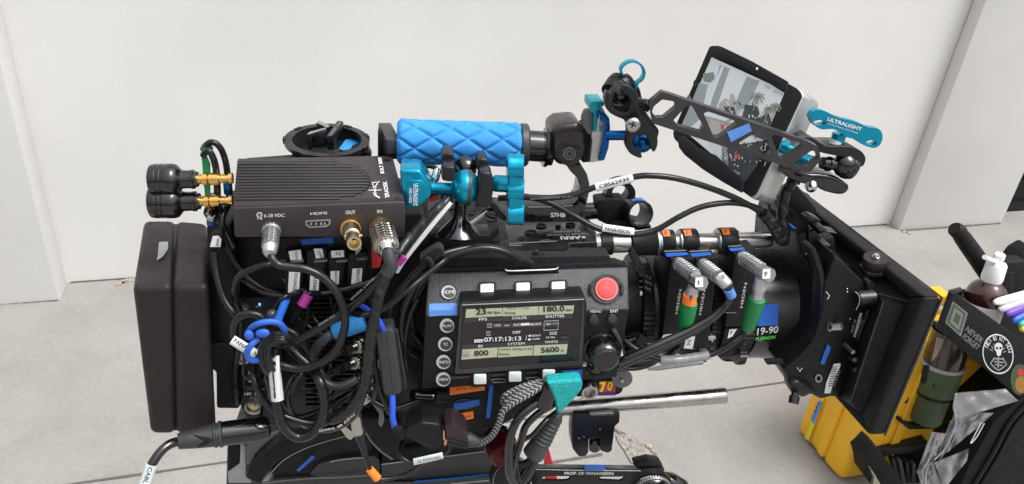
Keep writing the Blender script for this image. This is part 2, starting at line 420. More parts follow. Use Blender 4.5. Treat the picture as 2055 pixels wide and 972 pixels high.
# spalled corner of the slab: broken dirty patch with pebbles
m = MB(); cpt = [G(*q) for q in K(1000, 840, 4.893, [(1150, 170), (1230, 165), (1330, 190), (1420, 260), (1480, 330), (1560, 420), (1640, 520), (1500, 520), (1380, 470), (1300, 440), (1240, 330), (1180, 250)])]
m.add([p+V((0, 0, .004)) for p in cpt], [tuple(range(len(cpt)))], 'dirt'); tag(m.build('broken_slab_edge'), None, None, kind='structure')
for i in range(34):
    t = random.random(); x = 1240+t*85+random.uniform(-14, 16); y = 872+t*62+random.uniform(-12, 14)
    p = G(x, y); r = random.uniform(.0025, .0065); dk = i % 4 == 0
    if i == 3: p = G(1302, 897); r = .010
    b = MB(); bm = bmesh.new(); bmesh.ops.create_icosphere(bm, subdivisions=2, radius=r)
    for v in bm.verts: v.co *= random.uniform(.8, 1.15); v.co.z *= .55
    bmesh.ops.translate(bm, verts=bm.verts, vec=p+V((0, 0, r*.45))); b.addbm(bm, 'pebble_dark' if dk else 'pebble_tan')
    tag(b.build('pebble'), 'small loose stone in the crumbled pavement crack', 'pebble', 'stones in the crumbled pavement crack')
# building wall with two pilasters; X runs along the wall
wy = G(900, 577-.0713*900).y
pl = G(120, 603); pr0 = G(1805, 463); pr1 = G(2010, 447)
bt = thing('building', 'off-white painted building wall with shallow pilasters behind the camera rig', 'building', V((0, wy, 0)))
m = MB(); wbox(m, -14, pr1.x-.01, wy, wy+.3, -.05, 5, 'wall_paint'); m.build('wall', bt)
m = MB(); wbox(m, pl.x-3.2, pl.x, pl.y, wy-.002, -.05, 5, 'wall_paint', 6); m.build('pilaster', bt)
pry = (pr0.y+pr1.y)/2
m = MB(); wbox(m, pr0.x, pr1.x, pry, wy-.002, -.05, 5, 'wall_paint', 6); m.build('pilaster', bt)
m = MB(); gx = pr1.x+.005
wbox(m, gx, gx+3, pry+.10, wy+.3, -.05, .05, 'black'); 
for k, z in enumerate((.05, .20, .34)): wbox(m, gx, gx+3, pry+.12-.03*(k % 2), wy+.28, z, z+.12, 'black')
wbox(m, gx, gx+3, pry+.2, wy+.25, .47, 5, 'smoked'); m.build('shopfront', bt)
for (px, py) in ((1815, 466), (1822, 468), (250, 566), (262, 563), (243, 570)):
    p = G(px, py); b = MB(); a = random.random()*6; d = V((math.cos(a), math.sin(a), 0))*.02; e = V((-d.y, d.x, 0))*.5
    b.hexa([p-d-e*.4, p-e, p+d, p+e], [q+V((0, 0, .004)) for q in (p-d-e*.4, p-e, p+d, p+e)], 'pebble_tan')
    tag(b.build('dry_leaf'), 'dry brown leaf scrap on the pavement by the wall foot', 'leaf', 'leaf scraps along the wall foot')
# ============================================================ things behind and to the right
# yellow hard case on the ground
B_, C_, E_ = G(1594, 866), G(1684, 968), G(1850, 938)
EE = C_ + (E_-C_).normalized()*.62; BB = B_ + (EE-C_)
yc = thing('hard_case', 'yellow plastic hard case standing on the pavement behind the matte box', 'case', C_)
up = V((0, 0, 1)); H = .40
side = (B_-C_).normalized(); along = (EE-C_).normalized()
def cbox(mb, o, a, b, z0, z1, mt, bev=0, seg=2):
    q = lambda z: [o+up*z, o+a+up*z, o+a+b+up*z, o+b+up*z]
    mb.hexa(q(z0), q(z1), mt, bev, seg)
wd_ = (B_-C_).length
m = MB(); cbox(m, C_+side*(wd_*.0), side*(wd_*.42), along*.62, .0, H, 'yellow_case', 22, 5); m.build('case_base', yc, wn=True)
m = MB(); cbox(m, C_+side*(wd_*.44)+along*.004, side*(wd_*.56), along*.61, .004, H-.004, 'yellow_case', 20, 5); m.build('case_lid', yc, wn=True)
m = MB(); cbox(m, C_+side*(wd_*.36)-along*.010, side*(wd_*.14), along*.644, .02, H-.02, 'yellow_case', 8, 3); m.build('rim', yc, wn=True)
for k in (.12, .40):
    m = MB(); cbox(m, C_-side*.008+along*k, side*.03, along*.03, .03, H-.03, 'yellow_case', 5, 2); m.build('rib', yc, wn=True)
m = MB(); cbox(m, C_+side*(wd_*.32)-along*.03, side*(wd_*.22), along*.03, H*.60, H*.78, 'yellow_case', 6, 2); m.build('latch', yc, wn=True)
f_ = Fr(C_-along*.0015, -along)
m = MB()
sf = Fr(C_+side*(wd_+.0006), side)   # lid outer face
fn_ = side.cross(up); fn_ = fn_ if fn_.dot(CAM-C_) > 0 else -fn_
ef = Fr(C_+fn_*.003, fn_)
m.sheet(ef, K(1560, 740, 4.19, [(370, 240), (395, 245), (262, 610), (226, 580)]), 1.5, 'yellow_tape')
m.sheet(ef, K(1560, 740, 4.19, [(350, 265), (378, 282), (308, 465), (280, 440)]), 2.2, 'pale_blue_tape')
m.text(ef, 'CAM', (1631, 842), (1645, 810), 5, 'ink', lift=2.8); m.build('tape_strip', yc)
# red leg seen under the rig
m = MB(); f = rig(420)
m.prism(f, [(1093, 930), (1102, 905), (1126, 990), (1098, 1010)], -20, 0, 'red', 2); tag(m.build('red_flag_strap'), 'red painted stand leg glimpsed between the pavement and the perforated arm', 'stand leg')
# cart on the right ------------------------------------------------
TD = 700
ct = thing('equipment_cart', 'black equipment cart with a sticker-covered tool tray at the right edge', 'cart', (1985, 800, TD+60))
f = rig(TD)
m = MB()
m.prism(f, [(1911, 586), (1916, 588), (2002, 648), (2090, 712), (2090, 840), (1994, 756), (1884, 664)], -14, 0, 'black_soft', 3)
m.prism(rig(TD+190), [(1925, 580), (1990, 602), (2110, 650), (2110, 790), (1990, 720), (1905, 650)], -10, 0, 'black_soft', 2); 
m.hexa([P(1909, 590, TD), P(1912, 586, TD), P(1885, 664, TD), P(1882, 662, TD)], [P(1934, 580, TD+190), P(1938, 580, TD+190), P(1905, 650, TD+190), P(1902, 648, TD+190)], 'black_soft')
m.prism(rig(TD+10), [(1886, 655), (1990, 742), (2090, 820), (2090, 828), (1990, 752), (1884, 663)], -180, 0, 'black_soft')
m.prism(f, [(1907, 588), (1911, 583), (1930, 578), (1932, 584), (1914, 592)], -4, 2, 'dark_grey', 1)
tray = m.build('tool_tray', ct)
s = MB(); k = lambda p: K(1780, 600, 2.615, p)
s.sheet(f, rnd(k([(345, 12), (425, 75), (388, 200), (305, 125)]), 3), .8, 'faint_print')
s.sheet(f, rnd(k([(350, 25), (415, 78), (383, 185), (313, 122)]), 2), 1.2, 'olive')
s.plate(f, k([(355, 45), (402, 82), (378, 165), (330, 122)]), [k([(362, 70), (388, 92), (372, 138), (346, 116)])], .9, 1.5, 'faint_print'); s.build('badge_sticker', tray)
s = MB()
s.text(f, 'NEVER', *k([(408, 165), (492, 235)]), 11, 'faint_print', lift=1, bold=.02); s.text(f, 'FORGET', *k([(392, 205), (474, 270)]), 11, 'faint_print', lift=1, bold=.02); s.build('lettering', tray)
# round sticker with skull
s = MB(); cx, cy = 2003, 711
def E2(a, rr): a = math.radians(a); x, y = math.cos(a)*rr*32, math.sin(a)*rr*40; return (cx+x*.97+y*.0, cy+y+x*.12)
s.plate(f, [E2(a, 1) for a in range(0, 360, 10)], [[E2(a, .94) for a in range(0, 360, 10)]], .2, 1, 'print')
s.sheet(f, [E2(a, .93) for a in range(0, 360, 10)], .6, 'black')
for i, ch in enumerate('FILM IS NOT DEAD'):
    if ch == ' ': continue
    a = -158+i*(148/15*.98); q0, q1 = E2(a-3.4, .70), E2(a+3.4, .70); c_ = E2(a, 1); c0 = E2(a, .7)
    s.text(f, ch, q0, q1, 8.5, 'print', up=V((c_[0]-c0[0], c_[1]-c0[1])).normalized(), lift=1.2, bold=.03)
s.sheet(f, ell(2004, 698, 8, 10, 18), 1.2, 'print'); s.sheet(f, rnd([(1999, 704), (2010, 705), (2008, 714), (2001, 714)], 1), 1.25, 'print')
for x in (2001, 2008): s.sheet(f, ell(x, 699, 2.2, 2.6, 10), 1.7, 'black')
for i in range(8):
    a = 200+i*20; s.sheet(f, stroke([E2(a, .36), E2(a, .56)], 1.6), 1.1, 'grey_print')
for q in ([(1996, 718), (1988, 730), (1998, 740), (2006, 744)], [(2012, 718), (2020, 732), (2010, 740), (2003, 744)], [(1996, 720), (2013, 721)], [(1995, 726), (2014, 728)], [(1997, 732), (2012, 734)], [(2004, 715), (2003, 738)]):
    s.sheet(f, stroke(q, 2.4), 1.15, 'grey_print')
s.build('round_skull_sticker', tray)
s = MB(); s.sheet(f, ell(2046, 762, 18, 31), .8, 'olive'); s.sheet(f, ell(2049, 772, 12, 17), 1.2, 'wood'); s.sheet(f, ell(2048, 748, 7, 7), 1.3, 'rec_red'); s.build('mushroom_sticker', tray)
m = MB(); 
m.cyl((1921, 462, TD+120), (1990, 560, TD+150), [(0, 11), (.03, 14.5), (.18, 16.5), (1, 18)], 'black_soft', 24)
m.cyl((1915, 458, TD+118), (1926, 468, TD+122), [(0, 12), (.25, 15), (1, 15.5)], 'black_soft', 24); 
m.build('push_handle', ct)
m = MB(); m.prism(rig(TD+230), [(1998, 540), (2020, 528), (2060, 524), (2090, 640), (1985, 600)], -40, 0, 'black_soft', 4)
m.prism(rig(TD+210), [(2010, 545), (2036, 548), (2034, 600), (2000, 590)], -8, 0, 'black', 2)
m.prism(rig(TD+300), [(2036, 528), (2050, 510), (2075, 495), (2075, 620), (2030, 560)], -60, 0, 'black_soft', 10, 4); m.build('side_pocket', ct)
# lower tray
f2 = rig(TD+20)
m = MB(); k = lambda p: K(1560, 740, 4.19, p)
m.prism(f2, k([(850, 700), (900, 740), (1080, 1000), (800, 1000), (770, 830)]), -150, 0, 'black_soft', 3)
m.prism(rig(TD+100), k([(850, 690), (1290, 640), (1290, 690), (890, 740)]), -60, 0, 'black', 3)
m.prism(rig(TD+130), k([(860, 720), (1300, 660), (1400, 1010), (980, 1010)]), -20, 0, 'black')
m.prism(rig(TD+110), k([(1010, 400), (1150, 480), (1340, 470), (1340, 510), (1110, 515), (1000, 430)]), -40, 0, 'black', 3)
m.prism(rig(TD+112), k([(1040, 240), (1180, 235), (1150, 290), (1030, 300)]), -30, 0, 'black', 3)
for i in range(5): m.prism(rig(TD+90), k([(960+i*60, 770+i*15), (990+i*60, 760+i*15), (1050+i*40, 960), (1010+i*40, 970)]), -20, 0, 'dark_grey' if i % 2 else 'black_metal', 3)
m.build('lower_tray', ct)
m = MB(); m.prism(rig(TD+8), k([(765, 820), (785, 830), (830, 900), (880, 1000), (780, 1000), (800, 910)]), -2, 0, 'olive', 0)
m.prism(rig(TD+7), k([(785, 850), (800, 865), (860, 960), (870, 1000), (800, 1000), (815, 915)]), -1, .8, 'tan', 0); m.build('edge_trim', ct)
m = MB()
for q in ((2100, 900),): m.prism(rig(TD+60), [(2080, 700), (2110, 700), (2110, 3300), (2080, 3300)], -40, 0, 'black', 2)
m.build('post', ct)
m = MB(); m.prism(rig(TD+420), k([(960, 380), (1010, 395), (1240, 560), (1370, 480), (1400, 700), (850, 760), (850, 600)]), -30, 0, 'wood', 3)
m.prism(rig(TD+200), k([(1080, 190), (1180, 200), (1150, 330), (1060, 380), (1020, 320)]), -20, 0, 'wood', 2)
m.prism(rig(TD+300), K(1780, 600, 2.615, [(470, 400), (560, 400), (640, 480), (430, 500)]), -20, 0, 'wood', 2)
tag(m.build('wooden_board'), 'orange-brown board glimpsed under the cart beside the olive canister', 'board')
m = MB(); m.prism(rig(TD+350), [(1888, 596), (1912, 594), (1912, 612), (1893, 612)], -60, 0, 'yellow_case', 3); m.prism(rig(TD+349), [(1884, 640), (1893, 620), (1898, 622), (1886, 664)], -60, 0, 'yellow_case', 3)
m.prism(rig(TD+348), [(1888, 625), (1893, 616), (1902, 617), (1897, 634)], -60, 0, 'white', 3); tag(m.build('yellow_box'), 'corner of a second yellow box behind the cart tray, above the olive canister', 'box')
# bottle with pump
bc = (1983, 640, TD+95); bt_ = thing('pump_bottle', 'brown glass bottle with white pump and label standing in the cart tray', 'bottle', bc)
base = P(1955, 662, TD+95); ax = (P(1989, 563, TD+95)-base); L = ax.length; axn = ax.normalized(); r = 37*dep(base)/F
m = MB(); m.lathe(base, base+ax, [(0, r*.95), (.05, r), (.62, r), (.72, r*.985), (.80, r*.93), (.88, r*.80), (.95, r*.58), (1.0, r*.42), (1.06, r*.36)], 'brown_glass', 36); m.build('glass_body', bt_)
m = MB(); m.lathe(base, base+ax, [(.08, r*1.012), (.085, r*1.018), (.60, r*1.018), (.605, r*1.012)], 'white', 36); m.build('paper_label', bt_)
m = MB(); fr_ = Fr(base+(CAM-base).normalized()*(r*1.03), (CAM-base).normalized()-axn*.3)
for i in range(7): m.sheet(fr_, [(1956, 604+i*5.0), (1982, 612+i*5.0), (1982, 613+i*5.0), (1956, 605+i*5.0)], .1, 'grey_print')
m.build('label_print', bt_)
m = MB(); m.lathe(base+ax*1.0, base+ax*1.34, [(0, r*.50), (.15, r*.53), (.9, r*.50), (1, r*.44)], 'white', 30); m.build('collar', bt_)
m = MB(); m.lathe(base+ax*1.30, base+ax*1.52, [(0, r*.20), (.5, r*.20), (.55, r*.27), (.9, r*.27), (1, r*.2)], 'white', 24)
m.cable([(2014, 536, TD+92), (2006, 528, TD+90), (1994, 524, TD+86), (1984, 521, TD+80), (1976, 516, TD+74)], 5, 'white'); m.cable([(2012, 534, TD+92), (2000, 528, TD+90), (1992, 526, TD+88)], 7, 'white'); m.build('pump_head', bt_)
# markers
cols = [('white', 'white', (1995, 608), (2070, 588)), ('marker_grey', 'grey', (2004, 622), (2072, 598)), ('purple', 'purple', (2018, 631), (2075, 608)), ('marker_blue', 'blue', (2031, 645), (2080, 618)), ('mint', 'mint green', (2045, 653), (2090, 632)), ('lemon', 'yellow', (2049, 660), (2095, 652))]
for i, (mt, nm, a, b) in enumerate(cols):
    m = MB(); m.cyl((*a, TD+28-i*5), (*b, TD+60-i*5), [(0, 3), (.03, 5.5), (.1, 7.5), (.2, 8.2), (1, 8.5)], mt, 18)
    tag(m.build('marker_pen'), f'{nm} marker cap sticking out of the cart tray', 'marker pen', 'marker pens in the cart tray')
# canister
A_, B2 = P(1912, 662, TD+110), P(1857, 842, TD+100); rr = 42*dep(A_)/F
cn = thing('canister_holder', 'olive green holder with a smoked canister hanging under the cart tray', 'canister', B2)
m = MB(); m.lathe(A_, B2, [(0, rr*.93), (.36, rr*.90)], 'smoked', 32); m.build('canister', cn)
m = MB(); m.lathe(A_, B2, [(.36, rr*.92), (.365, rr*.98), (.66, rr*.93), (.70, rr*.80), (.98, rr*.74), (1, rr*.70)], 'olive', 32); m.build('holder', cn)
m = MB(); m.lathe(A_, B2, [(.345, rr*.95), (.35, rr*1.0), (.375, rr*1.0), (.38, rr*.95)], 'pale_grey', 32)
m.lathe(A_, B2, [(.66, rr*.945), (.70, rr*.86)], 'black', 32); m.build('ring', cn)
fq = Fr(P(1880, 745, TD+100)+(CAM-P(1880, 745, TD+100)).normalized()*(rr*1.0), -YR)
m = MB(); m.sheet(fq, rnd(K(1780, 600, 2.615, [(195, 345), (225, 350), (205, 440), (190, 450), (172, 435)]), 4), 1, 'black'); m.sheet(fq, K(1780, 600, 2.615, [(242, 448), (254, 450), (250, 468), (238, 466)]), 3, 'black')
m.sheet(fq, K(1780, 600, 2.615, [(262, 200), (300, 215), (262, 300), (232, 330), (245, 280)]), 6, 'tan'); m.build('slot', cn)
m = MB(); m.prism(rig(TD+190), rnd(K(1780, 600, 2.615, [(405, 350), (440, 340), (510, 380), (500, 440), (430, 440), (390, 400)]), 4), -40, 0, 'olive', 4); 
m.prism(rig(TD+185), rnd(K(1780, 600, 2.615, [(160, 300), (200, 270), (170, 470), (110, 490), (120, 420)]), 4), -30, 0, 'olive', 4); m.build('strap', cn)
m = MB(); m.cyl((1952, 740, TD+170), (1888, 880, TD+150), [(0, 18), (.3, 17), (1, 14)], 'pale_grey', 20); tag(m.build('grey_tube'), 'pale grey tube between the olive canister and the silver sheet', 'tube')
# silver crumpled sheet: folded strips with real relief
def cloth(mb, quad, nu, nv, amp, seed, m, fr0):
    rs = random.Random(seed); ph = [rs.uniform(0, 6) for _ in range(8)]
    vs = []
    for j in range(nv+1):
        for i in range(nu+1):
            u, v_ = i/nu, j/nv; a = V(quad[0]).lerp(V(quad[1]), u); b = V(quad[3]).lerp(V(quad[2]), u); p = a.lerp(b, v_)
            h = amp*(math.sin(u*9+ph[0]+v_*3)*.45+math.sin(u*19+ph[1]-v_*5)*.16+abs(math.sin(u*5+v_*3+ph[2]))*.7+math.sin(v_*11+ph[3]+u*4)*.12)
            vs.append(fr0.p(p.x, p.y, h))
    N = len(vs); vs += [v-fr0.n*.002 for v in vs]
    fs = [(j*(nu+1)+i, j*(nu+1)+i+1, (j+1)*(nu+1)+i+1, (j+1)*(nu+1)+i) for j in range(nv) for i in range(nu)]
    fs += [tuple(N+q for q in f[::-1]) for f in fs]; mb.add(vs, fs, m)
k = lambda p: K(1780, 600, 2.615, p); m = MB(); fc = rig(TD-40)
cloth(m, k([(362, 495), (625, 475), (690, 535), (352, 635)]), 26, 12, 9, 1, 'tarp', fc)
cloth(m, k([(355, 600), (560, 600), (470, 680), (300, 820)]), 14, 16, 10, 2, 'tarp', rig(TD-30))
cloth(m, k([(335, 640), (392, 645), (300, 830), (200, 980)]), 10, 22, 12, 3, 'tarp', rig(TD-48))
cloth(m, k([(235, 700), (310, 708), (240, 860), (155, 915)]), 10, 16, 9, 4, 'tarp', rig(TD-55))
cloth(m, k([(250, 860), (430, 790), (420, 850), (300, 1000)]), 16, 14, 9, 5, 'tarp', rig(TD-60))
cloth(m, k([(160, 905), (240, 850), (300, 1010), (190, 1010)]), 12, 12, 8, 6, 'tarp', rig(TD-50))
m.cable([(*q, TD-58) for q in k([(362, 500), (350, 570), (360, 650), (300, 790), (215, 880), (200, 975)])], 1.6, 'pale_grey')
m.cable([(*q, TD-70) for q in k([(495, 650), (440, 755), (470, 725), (510, 655)])], 1.0, 'white')
tag(m.build('reflective_sheet'), 'crumpled silver reflective sheet draped over the black bag', 'reflective sheet')
m = MB(); m.prism(rig(TD-5), rnd(k([(690, 540), (760, 500), (900, 560), (900, 1200), (300, 1200), (420, 900), (560, 650)]), 8), -200, 0, 'black_soft', 14, 4)
m.cable([(*q, TD-8) for q in k([(735, 545), (640, 650), (560, 800), (440, 1000)])], 5, 'black')
m.cable([(*q, TD-8) for q in k([(760, 570), (665, 670), (585, 820), (470, 1010)])], 3, 'black_soft')
tag(m.build('black_bag'), 'large black padded bag in the bottom right corner under the silver sheet', 'bag')

for a, b in (((0, 611), (118, 603)), ((142, 567.5), (300, 556)), ((1600, 464), (1779, 451)), ((1808, 464), (2008, 449))):
    joint(a, b, .012, .0)
# ============================================================ battery (left)
bt = thing('camera_battery', 'large brown-black rounded battery block on the back of the camera', 'battery', (350, 872, 0))
m = MB(); m.hexa([P(265, 577, -35), P(345, 574, -35), P(351, 872, -35), P(302, 872, -35)], [P(288, 440, 95), P(352, 440, 95), P(372, 800, 95), P(320, 800, 95)], 'battery_shell', 7, 6); m.build('battery_shell', bt, wn=True)
m = MB(); m.hexa([P(345.6, 574, -35), P(419, 574, -35), P(434, 872, -35), P(351.6, 872, -35)], [P(354, 440, 95), P(416, 446, 95), P(430, 800, 95), P(374, 800, 95)], 'battery_shell', 7, 6); m.build('battery_cover', bt, wn=True)
m = MB(); m.hexa([P(338, 586, -29), P(353, 586, -29), P(358, 864, -29), P(344, 864, -29)], [P(346, 450, 88), P(361, 450, 88), P(364, 796, 88), P(350, 796, 88)], 'ink'); m.build('seam', bt)
m = MB(); q = rig(-35.4); 
for y in (611, 803):
    m.sheet(q, stroke([(389, y), (403, y-1), (405, y+36), (391, y+38)], 1.3), .3, 'ink')
m.build('release_mark', bt)
ft = f3((288, 440, 95), (416, 446, 95), (265, 577, -35)); m = MB()
m.sheet(ft, [(319, 486), (337, 485), (337, 500), (327, 515), (315, 523), (317, 508)], 4, 'silver')
for i in range(4): m.sheet(ft, [(321+i*4, 487), (322.5+i*4, 487), (320.5+i*4, 512-i*3), (319+i*4, 514-i*3)], 4.4, 'grey_print')
m.build('torn_sticker', bt)
# ============================================================ camera body
cb = thing('cinema_camera', 'black cinema camera body at the centre of the rig', 'camera', (760, 870, 40))
b0 = rig(0)
m = MB(); m.prism(rig(12), [(470, 480), (862, 470), (1215, 500), (1215, 742), (1000, 860), (770, 880), (560, 852), (500, 836), (482, 822), (470, 760)], -125, 0, 'black', 4)
m.prism(rig(4), [(845, 555), (1230, 545), (1225, 735), (870, 790), (838, 770)], -60, 0, 'black_soft', 3)
m.build('body', cb)
m = MB(); m.prism(rig(-2), [(414, 452), (462, 452), (486, 600), (487, 760), (480, 822), (434, 821), (433, 742), (414, 742)], -95, 0, 'black', 3)
m.build('battery_plate', cb)
m = MB(); m.prism(rig(-6), rnd([(419, 694), (450, 692), (466, 706), (472, 735), (474, 818), (437, 820), (434, 745), (419, 740)], 6), -6, 0, 'velcro', 1); m.build('velcro_patch', cb)
m = MB(); m.prism(rig(-4), rnd([(466, 600), (560, 596), (566, 735), (556, 842), (500, 846), (486, 822), (474, 740)], 5), -20, 0, 'black', 2)
m.build('socket_panel', cb)
q5 = rig(-5)
def socket(x, y, r, inner='brass_pale'):
    mb = MB(); A = P(x, y, -4); n = -YR; R_ = r*dep(A)/F
    mb.lathe(A, A+n*.009, [(0, R_*1.05), (.5, R_*1.05), (.6, R_), (1, R_*.93), (1, R_*.70), (.3, R_*.66)], 'silver', 32)
    mb.lathe(A, A+n*.006, [(0, R_*.66), (1, R_*.58), (1.02, 0)], inner, 24)
    f_ = Fr(A+n*.0064, n)
    for a in (200, 320, 80): mb.sheet(f_, ell(x+r*.25*math.cos(math.radians(a)), y+r*.25*math.sin(math.radians(a)), r*.09, n=8), .2, 'ink')
    mb.build('socket', cb)
socket(511, 809, 18); socket(489, 711, 15); socket(490, 618, 11)
m = MB()
m.text(q5, '14V', (491, 794), (505, 793.5), 5.6, 'print', bold=.03); m.text(q5, 'O', (511, 793), (516, 793), 5.6, 'print', bold=.03); m.text(q5, 'U', (499, 751), (504, 751), 5.4, 'print', bold=.03); m.text(q5, 'I', (506, 751), (507.5, 751), 5.4, 'print', bold=.03)
m.sheet(q5, [(499, 765), (506, 765), (506, 767.5), (499, 767.5)], .3, 'print'); 
for x in (514.5, 518, 523): m.sheet(q5, ell(x, 616-(x-514)*.1, 1.1, n=8), .3, 'print')
m.build('lettering', cb)
m = MB(); m.ball((521, 611, -6), 2.3, 'led'); m.build('indicator_light', cb)
m = MB(); m.plate(q5, rnd([(487, 755), (520, 752), (522, 783), (490, 786)], 3), [rnd([(490, 764), (520, 762), (521, 774), (491, 776)], 2)], -2, 1.5, 'dark_grey')
for y in (759, 781): m.sheet(rig(-6.6), ell(493, y, 2.6, n=10), .2, 'ink')
m.build('usb_cover', cb)
# vent fins
m = MB()
for i in range(24):
    y = 598+i*9.4
    m.prism(rig(8), [(606+i*.3, y), (668, y-1), (668, y+3), (606+i*.3, y+4)], -3, 3.5, 'black_metal')
    m.prism(rig(10), [(670, y+2), (742, y), (742, y+3), (670, y+5)], -3, 3, 'black')
m.build('vent_fins', cb)
# rear top: black block with velcro shelf & lid
m = MB(); m.prism(rig(20), [(478, 440), (846, 430), (862, 470), (862, 540), (480, 560)], -110, 0, 'black_soft', 3)
m.prism(rig(60), [(484, 330), (590, 322), (742, 318), (752, 460), (484, 460)], -22, 0, 'velcro', 3); m.build('rear_top_block', cb)
m = MB(); m.prism(rig(70), [(700, 316), (704, 300), (736, 298), (747, 318)], -20, 0, 'black', 3); m.build('cap_support', cb)
m = MB(); m.text(rig(14), 'VISION', (499, 531), (493, 500), 7, 'print', bold=.01); m.plate(rig(14), rnd([(483, 484), (495, 482), (505, 512), (507, 534), (496, 536), (486, 508)], 3), [rnd([(485, 486), (494, 484), (502, 512), (505, 532), (498, 533), (488, 508)], 3)], -1, .4, 'silver'); m.build('maker_badge', cb)
# ---- body cap with raised lettered bar
fd = f3((655, 281, 40), (755, 281, 40), (655, 251, -20)); 
tilt = math.radians(14)
fd = Fr(P(655, 281, 92), ZR*math.cos(math.radians(6))-YR*math.sin(math.radians(6)))
cap = thing('body_cap', 'round black cap with a raised lettered bar lying on top of the camera', 'cap', (655, 300, 92))
OUT = ell(655, 281, 86, 33, 40); INN = ell(656, 280.5, 70, 27, 40)
m = MB(); m.plate(fd, OUT, [INN], -5, 0, 'black_metal')
for a in (188, 228, 300, 342, 25, 60, 120): m.prism(fd, [(655+math.cos(math.radians(a+d_))*(86*k_), 281+math.sin(math.radians(a+d_))*(33*k_)) for d_, k_ in ((-5, .97), (-5, 1.03), (5, 1.03), (5, .97))], -5, 1, 'black_metal', 0)
m.build('ring', cap)
m = MB()
A_ = fd.p(656, 281); rx = (fd.p(726, 281)-A_).length
m.lathe(A_, A_-fd.n*.014, [(.0, rx*1.0), (1, rx*.9), (1.01, 0)], 'black_metal', 40, caps=False); m.lathe(A_, A_-fd.n*.015, [(.0, rx*1.05), (1, rx*1.0), (1.05, 0)], 'black', 40, caps=False); m.build('recess', cap)
m = MB(); fdl = Fr(A_-fd.n*.0135, fd.n)
m.sheet(fdl, [(694, 280), (728, 277), (722, 292), (706, 300), (688, 302), (680, 299)], 1.2, 'blue_rubber'); m.build('blue_insert', cap)
ft2 = Fr(A_+fd.n*.010, fd.n)
k7 = lambda p: K(560, 220, 7.904, p)
m = MB()
m.prism(fd, k7([(745, 435), (850, 415), (1020, 190), (1000, 175), (925, 172)]), 2, 10, 'black', 1)
m.sheet(ft2, k7([(755, 425), (845, 402), (1005, 190), (925, 180)]), .6, 'black_gloss')
m.text(ft2, 'VARICAM', K(560, 220, 7.904, [(838, 418)])[0], K(560, 220, 7.904, [(1000, 195)])[0], 6.6, 'silver', up=(-1, .12), lift=1.0, bold=.02); m.build('lettered_bar', cap)
m = MB(); m.prism(fd, k7([(435, 410), (480, 350), (760, 280), (770, 300), (740, 330), (500, 400)]), 4, 9.5, 'black', 1)
m.prism(fd, k7([(585, 215), (640, 165), (800, 255), (780, 285), (740, 280), (600, 240)]), 4, 9.5, 'black', 1)
fm = Fr(A_+fd.n*.0098, fd.n)
m.sheet(fm, k7([(440, 395), (490, 352), (740, 285), (745, 305), (480, 392)]), .6, 'silver'); m.sheet(fm, k7([(595, 205), (630, 165), (800, 252), (790, 280), (750, 285)]), .6, 'silver'); m.build('emblem_bar', cap)
m = MB(); m.prism(rig(84), k7([(445, 420), (510, 405), (530, 640), (455, 640)]), -14, 0, 'black', 1); m.prism(rig(84), k7([(760, 440), (870, 415), (890, 640), (765, 650)]), -14, 0, 'black', 1)
m.prism(rig(90), k7([(500, 405), (745, 335), (760, 600), (530, 610)]), -10, 0, 'black_metal', 1); m.build('grip_tab', cap)
# ============================================================ transmitter
tx = thing('wireless_transmitter', 'dark finned wireless video transmitter box with two antennas over the camera rear', 'transmitter', (640, 477, 0))
fl, frr, bl, br = (467, 419, -48), (814, 406, -48), (476, 317, 45), (788, 311, 45)
TT = f3(fl, frr, bl)
a4 = [P(*fl), P(*frr), P(813, 477, -48), P(471, 478, -48)]
sh = (a4[3]-a4[0]).lerp(a4[2]-a4[1], .5)
b4 = [P(*bl), P(*br), P(*br)+sh, P(*bl)+sh]
m = MB(); m.hexa(a4, b4, 'housing', 2.2, 2); m.build('case', tx)
TF = f3(fl, frr, (471, 478, -48))
m = MB(); m.sheet(TT, [(469, 409), (811, 396), (813, 402), (468, 415)], .35, 'plum_metal')
ends = [674, 708, 721, 729, 736, 739, 741, 742, 741, 736, 729, 715, 683]
for i, e in enumerate(ends):
    y = 325.5+i*5.9; x0 = 478-i*.55; sl = -.02*(1+i*.1)
    Y = lambda x: y+sl*(x-480)*.25
    m.sheet(TT, [(x0, Y(x0)-1.3), (e, Y(e)-1.3), (e+5, Y(e)+.2), (e, Y(e)+1.5), (x0, Y(x0)+1.5)], .35, 'ink')
    m.prism(TT, [(x0-1, Y(x0)+1.6), (e-2, Y(e)+1.6), (e-2, Y(e)+4.2), (x0-1, Y(x0)+4.2)], -.5, 1.3, 'housing', .3, 1)
m.build('heat_fins', tx)
m = MB()
m.text(TT, 'TERADEK', (782, 400), (776, 364), 8, 'print', up=(-1, .1), bold=.02)
m.text(TT, 'BOLT 3000', (771, 348), (765, 316), 7, 'print', up=(-1, .1), bold=.02)
k2 = lambda p: K(640, 220, 3.47, p)
for q in ([(445, 500), (425, 520), (420, 560), (425, 600), (450, 622)], [(395, 510), (425, 505)], [(410, 600), (450, 612)], [(370, 562), (460, 560)], [(395, 510), (410, 560), (410, 600)], [(432, 520), (400, 545)], [(430, 600), (400, 580)]):
    m.sheet(TT, stroke(crom([V((x-7, y)) for x, y in k2(q)], 4) if len(q) > 2 else [(x-7, y) for x, y in k2(q)], 1.0), .35, 'print')
m.text(TF, '6-28 VDC', (530, 436.5), (571, 435.5), 6.6, 'print'); m.text(TF, 'HDMI', (623, 432), (656, 430.5), 5.6, 'print', bold=.03)
m.text(TF, 'OUT', (694, 430), (713, 429.5), 6.8, 'print', bold=.01); m.text(TF, 'IN', (757, 428), (767, 427.6), 6.8, 'print', bold=.01)
